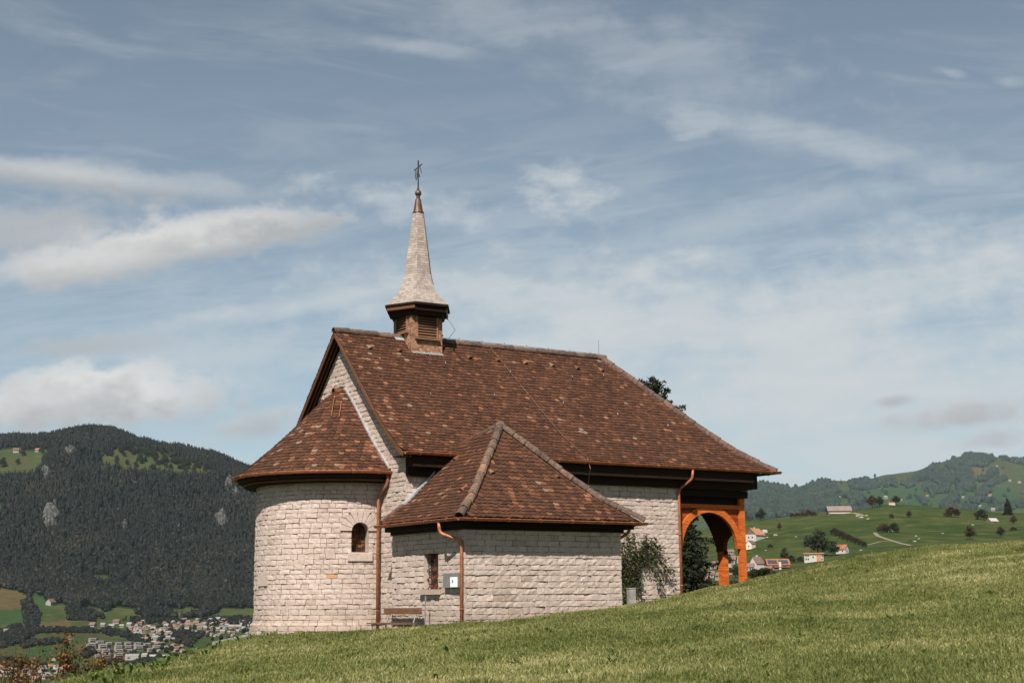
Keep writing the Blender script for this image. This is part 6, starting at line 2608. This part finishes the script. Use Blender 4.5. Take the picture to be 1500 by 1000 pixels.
# single trees dotted over the alpine pasture of the mountain
AP = [(163, 668, 6), (176, 662, 7), (182, 668, 6), (197, 664, 7), (205, 672, 8), (212, 676, 7), (221, 668, 6), (228, 676, 8), (236, 680, 8), (243, 684, 7), (252, 676, 6), (250, 686, 7), (261, 668, 6), (268, 680, 8),
      (276, 672, 6), (284, 678, 6), (292, 684, 7), (300, 690, 7), (302, 682, 6), (312, 692, 6), (186, 680, 7), (170, 678, 6), (26, 680, 8), (4, 684, 13), (34, 668, 9), (62, 664, 6)]
_rgA = np.random.default_rng(3)
_poly = [(138, 676), (170, 660), (192, 654), (215, 658), (250, 670), (290, 684), (312, 694), (262, 691), (230, 689), (180, 684)]
while len(AP) < 105:
    x_, y_ = _rgA.uniform(135, 315), _rgA.uniform(652, 696)
    # denser towards the ridge, open in the middle
    if inside(np.array(x_), np.array(y_), _poly) and (y_ < 0.27 * (x_ - 190) + 664 or _rgA.random() < 0.25):
        AP.append((x_, y_, _rgA.uniform(5, 8.5)))
for (x, y, s) in AP:
    place_tree('pasture_tree', 'tall' if s < 8 else 'round', 'leaf_dark', 5 if s < 8 else 4, x, y, s * 0.85, s * 1.15, 'dark tree dotted on the alpine pasture below the mountain ridge', 'trees on the alpine pasture', 'tree', 2200)

# ------------------------------------------------------------------ houses
HM = {
    'plaster': plain('house_plaster', (0.43, 0.405, 0.37), 0.9, 0, 0.08),
    'cream': plain('cream_plaster', (0.60, 0.52, 0.42), 0.9, 0, 0.08),
    'far_plaster': plain('far_plaster', (0.27, 0.25, 0.225), 0.9, 0, 0.15),
    'far_cream': plain('far_cream', (0.25, 0.21, 0.17), 0.9, 0, 0.15),
    'far_pale': plain('far_pale_roof', (0.25, 0.235, 0.22), 0.9, 0, 0.2, 0.5),
    'far_red': plain('far_red_tiles', (0.17, 0.085, 0.06), 0.9, 0, 0.3, 0.8),
    'far_orange': plain('far_orange_tiles', (0.24, 0.125, 0.08), 0.9, 0, 0.3, 0.8),
    'stone_pale': plain('pasture_stone', (0.24, 0.23, 0.21), 0.9, 0, 0.3),
    'timber': plain('old_timber', (0.16, 0.10, 0.065), 0.9, 0, 0.3),
    'red': plain('red_tiles', (0.27, 0.105, 0.06), 0.9, 0, 0.3, 0.8),
    'orange': plain('orange_tiles', (0.40, 0.18, 0.10), 0.9, 0, 0.25, 0.8),
    'brown': plain('brown_tiles', (0.16, 0.10, 0.08), 0.9, 0, 0.3, 0.8),
    'palegrey': plain('pale_roof', (0.40, 0.385, 0.37), 0.9, 0, 0.15, 0.5),
    'win': plain('window_glass', (0.035, 0.04, 0.045), 0.25, 0, 0.1),
    'solar': plain('dark_panels', (0.05, 0.055, 0.07), 0.3, 0, 0.2),
}


def gable_house(root, L, W, H, RH, wall, roof, ov=0.5, wins=(), chimney=False, gablemat=None, rz_parts=None):
    """parts in the thing's own coordinates: x along the ridge"""
    mb = MB()
    x, y = L / 2, W / 2
    V = [(-x, -y, -1.5), (x, -y, -1.5), (x, y, -1.5), (-x, y, -1.5), (-x, -y, H), (x, -y, H), (x, y, H), (-x, y, H)]
    mb.add(V, [(0, 1, 5, 4), (1, 2, 6, 5), (2, 3, 7, 6), (3, 0, 4, 7)], 0.5)
    mb.build('wall', HM[wall], root)
    mb = MB()
    mb.add([(-x, -y, H), (-x, y, H), (-x, 0, H + RH), (x, -y, H), (x, y, H), (x, 0, H + RH)], [(0, 2, 1), (3, 4, 5)], 0.5)
    mb.build('gable', HM[gablemat or wall], root)
    mb = MB()
    k = RH / y
    for sg in (-1, 1):
        V = []
        for dz in (0.03, 0.25):
            V += [(-x - ov, sg * (y + ov), H - ov * k + dz), (x + ov, sg * (y + ov), H - ov * k + dz), (x + ov, 0, H + RH + dz), (-x - ov, 0, H + RH + dz)]
        mb.add(V, [(0, 1, 2, 3), (7, 6, 5, 4), (0, 4, 5, 1), (1, 5, 6, 2), (2, 6, 7, 3), (3, 7, 4, 0)], random.random())
    ro = mb.build('roof', HM[roof], root)
    if chimney:
        mb = MB()
        mb.box((x * 0.3, y * 0.25, H + RH + 0.3), (0.8, 0.8, 1.8))
        mb.build('chimney', HM['plaster'], ro)
    for (face, s, z, w, h) in wins:
        mb = MB()
        if face in 'fb':
            sg = -1 if face == 'f' else 1
            mb.box((s, sg * (y + 0.02), z), (w, 0.1, h))
        else:
            sg = -1 if face == 'l' else 1
            mb.box((sg * (x + 0.02), s, z), (0.1, w, h))
        mb.build('window', HM['win'], root)


VIEWROT = math.atan2(RT[1], RT[0])


def house_at(x, y, label, name='house', group=None, rz=0.0, cat='house', fmin=250):
    r, f, z = land_hit([x], [y], fmin)
    if np.isnan(f[0]):
        r, f, z = land_hit([x], [y + 5], fmin)
    p = world(r[0], f[0], z[0])
    return empty(name, tuple(p), label, cat, group, VIEWROT + rz), f[0] / FPX


GH = 'houses on and below the green hill'
t, k = house_at(1106, 791, 'white farmhouse with grey timber gable and orange roof beside the porch post', 'farmhouse', GH, 0.9)
gable_house(t, 26 * k, 18 * k, 8.0 * k, 9 * k, 'plaster', 'orange', 1.0 * k, [('l', -3 * k, 4 * k, 2 * k, 2.4 * k), ('l', 3 * k, 4 * k, 2 * k, 2.4 * k)], True, 'timber')
t, k = house_at(1120, 780, 'tiny white shed right of the orange-roofed farmhouse', 'shed', None, 0.4, 'shed')
gable_house(t, 7 * k, 5 * k, 2.0 * k, 2.0 * k, 'plaster', 'palegrey', 0.2 * k)
t, k = house_at(1100, 803, 'small grey shed with a brown roof below the farmhouse', 'shed', None, 0.9, 'shed')
gable_house(t, 12 * k, 9 * k, 7 * k, 4 * k, 'cream', 'brown', 0.6 * k, [('l', 0, 3 * k, 2 * k, 2 * k)])
t, k = house_at(1109, 833, 'white house with a steep dark brown roof right of the porch post', 'house', GH, 0.75)
gable_house(t, 18 * k, 13 * k, 8 * k, 9 * k, 'plaster', 'brown', 0.8 * k, [('r', 0, 5 * k, 2 * k, 2 * k), ('l', 0, 5 * k, 2 * k, 2 * k)], True)
t, k = house_at(1139, 834, 'broad house with a red roof, dark roof panels and white chimney', 'house', GH, 0.06)
gable_house(t, 33 * k, 17 * k, 7 * k, 8 * k, 'timber', 'red', 0.8 * k, [('f', -9 * k, 4 * k, 5 * k, 2.4 * k), ('f', 9 * k, 4 * k, 5 * k, 2.4 * k)])
mb = MB()
for q in (-8.5, 7.5):
    mb.box((q * k, -5.0 * k, 11.0 * k), (13.5 * k, 8 * k, 0.3 * k), ((1, 0, 0), (0, 0.728, 0.685), (0, -0.685, 0.728)))
mb.build('roof_panels', HM['solar'], t)
mb = MB()
mb.box((1.5 * k, -9.4 * k, 5.5 * k), (3.2 * k, 1.4 * k, 11 * k))
mb.build('chimney', HM['plaster'], t)
mb = MB()
mb.box((0, -9.6 * k, 3.6 * k), (32 * k, 2.2 * k, 0.8 * k))
mb.build('balcony', HM['red'], t)
for q in (-12, -6, -2.5, 0):
    pass
t, k = house_at(1192, 822, 'white two-storey house with a flat orange roof in front of the big dark tree', 'house', GH, -0.15)
mb = MB()
mb.box((0, 0, 4.5 * k), (27 * k, 14 * k, 13 * k))
mb.build('wall', HM['plaster'], t)
mb = MB()
mb.box((0, -0.3 * k, 11.4 * k), (29.5 * k, 17 * k, 1.6 * k))
mb.build('roof', HM['orange'], t)
mb = MB()
mb.box((7 * k, -7.2 * k, 3.5 * k), (6 * k, 0.8 * k, 11.5 * k))
mb.build('annex_wall', HM['orange'], t)
for (q, z) in ((-11, 8), (-8, 8), (-11, 3.4), (-8, 3.4), (-1, 6.2), (12, 7.5), (11.5, 3)):
    mb = MB()
    mb.box((q * k, -7.05 * k, z * k), (1.9 * k, 0.3 * k, 2.6 * k))
    mb.build('window', HM['win'], t)
t, k = house_at(1234, 810, 'small red-roofed cottage with a white front right of the big dark tree', 'house', GH, -0.7)
gable_house(t, 15 * k, 11 * k, 6 * k, 6 * k, 'plaster', 'red', 0.8 * k, [('f', -4 * k, 3 * k, 2 * k, 2 * k), ('f', 3 * k, 3 * k, 2 * k, 2 * k), ('r', 0, 3 * k, 2 * k, 2 * k)])
t, k = house_at(1229, 752, 'long low barn with a big grey-brown roof on the hill crest', 'barn', None, -0.04, 'barn')
gable_house(t, 34 * k, 15 * k, 4.2 * k, 6.5 * k, 'timber', 'timber', 0.8 * k)
HM['barnroof'] = plain('barn_roof', (0.235, 0.175, 0.155), 0.9, 0, 0.2, 0.4)
for c in t.children:
    if c.name.startswith('roof'):
        c.data.materials[0] = HM['barnroof']
mb = MB()
mb.box((0, -8.6 * k, 0.3 * k), (30 * k, 1.0 * k, 1.6 * k))
mb.build('white_rail', HM['plaster'], t)
t, k = house_at(1454, 766, 'half ruined shed with a pale roof under the leaning dark bush', 'shed', None, 0.5, 'shed')
gable_house(t, 15 * k, 8 * k, 3.0 * k, 4 * k, 'timber', 'palegrey', 0.6 * k, [('f', 1 * k, 1.5 * k, 2.5 * k, 2.5 * k)])
t, k = house_at(1303, 779, 'white hut tucked between two bushes on the pasture', 'shed', None, 0.3, 'shed')
gable_house(t, 7 * k, 5 * k, 2.6 * k, 1.6 * k, 'plaster', 'palegrey', 0.2 * k)
t, k = house_at(1306, 739, 'reddish hut beneath the lone tree on the hill top', 'shed', None, 0.1, 'shed')
gable_house(t, 9 * k, 5 * k, 1.5 * k, 1.5 * k, 'cream', 'orange', 0.3 * k)

# pale stones lying in the pasture
PS = [(1342, 785, 4), (1346, 789, 3.5), (1340, 793, 5), (1381, 781, 3.5), (1425, 769, 3.5), (1420, 776, 5), (1122, 806, 3), (1136, 784, 6), (1166, 786, 3), (1272, 760, 4), (1256, 756, 5), (1262, 758, 6), (1270, 755, 4), (1215, 807, 3), (1261, 806, 4), (1124, 787, 4)]
mb0 = None
for i, (x, y, s) in enumerate(PS):
    r, f, z = land_hit([x], [y])
    if np.isnan(f[0]):
        continue
    mpp = f[0] / FPX
    mb = MB()
    V, F = [], []
    for a in range(5):
        tq = math.pi * (a + 0.3) / 5.2
        for k in range(8):
            pq = 2 * math.pi * k / 8
            q = 1 + 0.3 * math.sin(k * 2.3 + i) * math.sin(a + i)
            V.append((math.sin(tq) * math.cos(pq) * s * mpp * 0.55 * q, math.sin(tq) * math.sin(pq) * s * mpp * 0.4 * q, math.cos(tq) * s * mpp * 0.32 * q))
    for a in range(4):
        for k in range(8):
            F.append((a * 8 + k, (a + 1) * 8 + k, (a + 1) * 8 + (k + 1) % 8, a * 8 + (k + 1) % 8))
    F.append(tuple(range(8)))
    F.append(tuple(32 + k for k in range(7, -1, -1)))
    mb.add(V, F, 0.8)
    o = mb.build('boulder', HM['stone_pale'])
    o.location = tuple(world(r[0], f[0], z[0]))
    o.rotation_euler = (0, 0, VIEWROT)
    tag(o, 'small pale boulder lying in the green pasture', 'boulder', 'pale boulders in the pasture')

# tracks over the pasture: narrow strips laid on the land
def track(pts, wpx, mt, label):
    xs, ys = np.array(pts, float).T
    q = np.linspace(0, len(xs) - 1, 40)
    X, Y = np.interp(q, np.arange(len(xs)), xs), np.interp(q, np.arange(len(xs)), ys)
    r, f, z = land_hit(X, Y)
    ok = ~np.isnan(f)
    r, f = r[ok], f[ok]
    P = world(r, f, land_z(r, f))
    V, F = [], []
    for i in range(len(P)):
        d = P[min(i + 1, len(P) - 1)] - P[max(i - 1, 0)]
        n = np.array([-d[1], d[0], 0])
        n /= np.linalg.norm(n) + 1e-9
        for sg in (-1, 1):
            e = P[i] + n * sg * wpx * 0.5
            rr, ff = (e - CAM) @ RT, (e - CAM) @ FW
            V.append((e[0], e[1], float(land_z(np.array(rr), np.array(ff))) + 0.25))
    for i in range(len(P) - 1):
        F.append((2 * i, 2 * i + 1, 2 * i + 3, 2 * i + 2))
    mb = MB()
    mb.add(V, F, 0.5)
    struct(mb.build('track', mt), label)


M['track'] = plain('gravel_track', (0.19, 0.17, 0.11), 0.95, 0, 0.2, 0.3)
track([(1281, 780), (1286, 785), (1300, 790), (1320, 796), (1334, 799)], 3.0, M['track'], 'pale gravel track curving down the pasture from the two bushes')
track([(1248, 751), (1254, 752), (1262, 755), (1268, 755)], 5.0, M['track'], 'short pale track beside the long barn')
track([(1268, 799), (1290, 793), (1330, 792)], 2.5, M['track'], 'faint pale path across the lower pasture')

# ---- the settlement in the valley at the left
blockmats = [HM['plaster'], HM['cream']]


def block_proto(W, D, H, name, label, wall, roofm, band=True):
    t = empty(name, (0, 0, 0), label, 'building', 'terraced apartment blocks in the valley')
    mb = MB()
    mb.box((0, 0, H / 2 - 1), (W, D, H + 2))
    mb.build('wall', HM[wall], t)
    mb = MB()
    mb.box((0, 0, H + 0.25), (W + 0.8, D + 0.8, 0.5))
    mb.build('roof', HM[roofm], t)
    for z in (H * 0.28, H * 0.74):
        mb = MB()
        mb.box((0.1 * W, -D / 2 - 0.02, z), (W * 0.66, 0.3, H * 0.26))
        mb.build('loggia', HM['win'], t)
        mb = MB()
        mb.box((0.1 * W, -D / 2 - 0.9, z - H * 0.17), (W * 0.74, 1.8, H * 0.10))
        mb.build('balcony', HM[wall], t)
    return t


BL = [(137, 937, 12), (148, 941, 12), (161, 942, 10), (136, 946, 15), (153, 947, 14), (175, 942, 10), (189, 942, 11), (203, 943, 11), (217, 944, 11), (229, 943, 9), (175, 948, 12), (189, 948, 12), (143, 954, 12), (157, 954, 13), (205, 949, 14),
      (176, 954, 13), (190, 954, 12), (222, 951, 10), (158, 960, 12), (145, 960, 9), (176, 960, 13), (231, 948, 12), (246, 936, 10), (238, 941, 8)]
pb = None
for i, (x, y, w) in enumerate(BL):
    r, f, z = land_hit([x], [y + 3])
    p = world(r[0], f[0], z[0])
    mpp = f[0] / FPX
    red = i in (5,)
    if pb is None:
        pb = block_proto(11 * mpp, 8 * mpp, 5.0 * mpp, 'apartment_block', 'pale flat-roofed terraced apartment block with dark loggias in the valley', 'far_cream', 'far_pale')
        o = pb
    else:
        o = copy_tree(pb)
    o.location = tuple(p)
    o.rotation_euler = (0, 0, VIEWROT - 0.25 + random.uniform(-0.06, 0.06))
    o.scale = (w / 11.5,) * 3
# white halls in front
for i, (x, y, w, h, lab) in enumerate([(194, 966, 20, 8, 'white hall at the left of the row below the apartment blocks'), (212, 966, 8, 9, 'tall white narrow hall in the middle of the row below the apartment blocks'),
                                       (226, 967, 14, 8, 'white gabled hall right of the tall narrow one'), (240, 965, 16, 6, 'low white hall at the right end of the row below the apartment blocks')]):
    t, k = house_at(x, y, lab, 'hall', 'white halls in the valley', -0.1, 'hall')
    gable_house(t, w * k, 8 * k, h * 0.75 * k, h * 0.3 * k, 'far_plaster', 'far_pale', 0.2 * k, [('f', -w * 0.2 * k, h * 0.4 * k, w * 0.2 * k, h * 0.25 * k)])

# little houses: one mesh each (walls, roof and window strip), three looks, copied
def tiny_house(roof, wall):
    mb = MB()
    L, W, H, RH = 1.0, 0.8, 0.42, 0.34
    x, y = L / 2, W / 2
    mb.add([(-x, -y, -0.3), (x, -y, -0.3), (x, y, -0.3), (-x, y, -0.3), (-x, -y, H), (x, -y, H), (x, y, H), (-x, y, H), (-x, 0, H + RH), (x, 0, H + RH)],
           [(0, 1, 5, 4), (1, 2, 6, 9, 5), (2, 3, 7, 6), (3, 0, 4, 8, 7)], 0.5, 0)
    for sg in (-1, 1):
        mb.add([(-x - .08, sg * (y + .08), H - 0.05), (x + .08, sg * (y + .08), H - 0.05), (x + .08, 0, H + RH + 0.03), (-x - .08, 0, H + RH + 0.03)], [(0, 1, 2, 3)], random.random(), 1)
    for q in (-0.28, 0.05, 0.3):
        mb.box((q, -y - 0.01, 0.2), (0.13, 0.03, 0.16), mi=2)
    for q in (-0.18, 0.18):
        mb.box((x + 0.01, q, 0.2), (0.03, 0.13, 0.16), mi=2)
    return mb, [HM[wall], HM[roof], HM['win']]


LOOK = [('far_red', 'far_plaster', 'small white village house with a red roof at the foot of the wooded mountain'),
        ('brown', 'far_plaster', 'small white village house with a brown roof at the foot of the wooded mountain'),
        ('far_pale', 'far_plaster', 'small white village house with a pale grey roof at the foot of the wooded mountain'),
        ('far_orange', 'far_cream', 'small cream village house with an orange roof at the foot of the wooded mountain')]
tp = []
for rf_, wl, lab in LOOK:
    mb, ms = tiny_house(rf_, wl)
    o = mb.build('village_house', ms)
    tag(o, lab, 'house', 'village houses in the valley')
    tp.append([o, True])


def put_house(x, y, s, look, label=None, group=None, fmin=250):
    r, f, z = land_hit([x], [y], fmin)
    if np.isnan(f[0]):
        return None
    o, fresh = tp[look]
    if fresh and label is None:
        tp[look][1] = False
        c = o
    else:
        c = o.copy()
        COL.objects.link(c)
    c.location = tuple(world(r[0], f[0], z[0]))
    q = s * f[0] / FPX
    c.scale = (q, q, q * random.uniform(0.85, 1.15))
    c.rotation_euler = (0, 0, VIEWROT + random.choice([-0.3, 0.2, 1.3, 0.05, -0.7]) + random.uniform(-0.15, 0.15))
    if label:
        c['label'] = label
    if group:
        c['group'] = group
    return c


rg = np.random.default_rng(5)
CL = [((190, 912, 218, 922), 8, (5, 8)), ((198, 918, 245, 938), 30, (5, 8)), ((240, 912, 300, 930), 26, (5, 8)), ((262, 908, 372, 920), 28, (5, 9)), ((300, 915, 372, 932), 26, (5, 8)),
      ((222, 930, 262, 944), 14, (5, 8)), ((228, 944, 268, 958), 12, (5, 9)), ((135, 912, 190, 920), 6, (6, 10))]
cnt = 0
for (x0, y0, x1, y1), n, (s0, s1) in CL:
    used = []
    tries = 0
    while len(used) < n and tries < 2000:
        tries += 1
        x, y = rg.uniform(x0, x1), rg.uniform(y0, y1)
        if any(abs(x - a) < 4.4 and abs(y - b) < 2.0 for a, b in used):
            continue
        used.append((x, y))
        put_house(x, y, rg.uniform(s0, s1) * 0.86, int(rg.choice(4, p=[0.08, 0.28, 0.57, 0.07])))
# single farmhouses with a place of their own
put_house(74, 886, 11, 0, 'red-roofed farmhouse alone in a clearing of the woods above the fields', 'farmhouses at the foot of the mountain')
put_house(8, 928, 9, 2, 'pale farmhouse among trees at the left edge, below the clearing', 'farmhouses at the foot of the mountain')
put_house(103, 936, 7, 1, 'lone brown-roofed farmhouse in the middle of the fields', 'farmhouses at the foot of the mountain')
put_house(81, 967, 8, 3, 'cream house in the fields behind the orange bushes', 'farmhouses at the foot of the mountain')
put_house(24, 662, 8, 0, 'small alpine hut on the pasture at the upper left of the mountain', 'alpine huts', 2200)
put_house(55, 661, 6, 3, 'smaller alpine hut right of the other one on the high pasture', 'alpine huts', 2200)
put_house(2, 983, 13, 3)
for (x, y, s, l) in [(10, 990, 16, 2), (28, 996, 14, 0), (45, 990, 12, 1), (62, 984, 11, 2), (66, 994, 14, 2), (86, 985, 13, 2), (52, 998, 12, 3), (20, 984, 10, 2), (75, 978, 8, 3), (96, 989, 10, 2), (38, 984, 9, 3)]:
    put_house(x, y, s, l, LOOK[l][2].replace('village house', 'house').replace('at the foot of the wooded mountain', 'behind the orange bushes at lower left'), 'houses behind the orange bushes')
# houses below the green hill, seen through and beside the porch
for (x, y, s, l) in [(1062, 822, 15, 2), (1070, 826, 16, 1), (1080, 824, 15, 1), (1063, 836, 14, 2), (1074, 840, 14, 0), (1098, 836, 13, 1), (1070, 812, 9, 1), (1057, 848, 14, 1), (1040, 846, 15, 1),
                     (1024, 842, 14, 2), (1032, 856, 15, 0), (1115, 838, 12, 2), (1127, 838, 12, 3), (1048, 832, 12, 1)]:
    put_house(x, y, s, l, LOOK[l][2].replace('at the foot of the wooded mountain', 'glimpsed beyond the timber porch'), 'houses beyond the porch')
# far farms across the valley on the hazy mountain
for (x, y, s, l) in [(1341, 709, 6, 0), (1297, 730, 7, 2), (1250, 721, 5, 2), (1400, 730, 6, 2), (1411, 729, 5, 2), (1450, 727, 6, 3), (1479, 705, 5, 2), (1493, 708, 6, 2), (1488, 735, 6, 2), (1275, 715, 4, 2), (1469, 742, 6, 3), (1455, 748, 7, 2), (1410, 743, 6, 2),
                     (1230, 729, 5, 2), (1358, 727, 5, 3), (1460, 683, 4, 2), (1196, 713, 4, 2), (1380, 715, 4, 3), (1436, 742, 5, 2), (1320, 733, 5, 3)]:
    put_house(x, y, s * 0.72, l, ['tiny red-roofed farm', 'tiny brown-roofed farm', 'tiny white farm', 'tiny orange-roofed farm'][l] + ' on the hazy mountainside at the right', 'farms on the far mountain', 2500)
for o, fresh in tp:
    if fresh:
        bpy.data.objects.remove(o)

# ------------------------------------------------------------------ the air
def build_haze():
    mb = MB()
    a = world(np.array([-9000., 9000, 9000, -9000]), np.array([-900., -900, 15500, 15500]), np.full(4, -420.0))
    V = [tuple(p) for p in a] + [(p[0], p[1], 1350.0) for p in a]
    mb.add(V, [(3, 2, 1, 0), (4, 5, 6, 7), (0, 1, 5, 4), (1, 2, 6, 5), (2, 3, 7, 6), (3, 0, 4, 7)], 0.5)
    mt = bpy.data.materials.new('haze')
    mt.use_nodes = True
    N = NT(mt.node_tree)
    out = N.n('ShaderNodeOutputMaterial')
    v = N.n('ShaderNodeVolumePrincipled')
    v.inputs['Color'].default_value = (0.66, 0.84, 1.0, 1)
    v.inputs['Density'].default_value = HAZE
    v.inputs['Anisotropy'].default_value = 0.2
    N.t.links.new(v.outputs[0], out.inputs['Volume'])
    o = mb.build('haze', mt)
    tag(o, 'thin blue haze filling the air over the valley', 'haze', kind='stuff')


HAZE = 0.000018
build_haze()
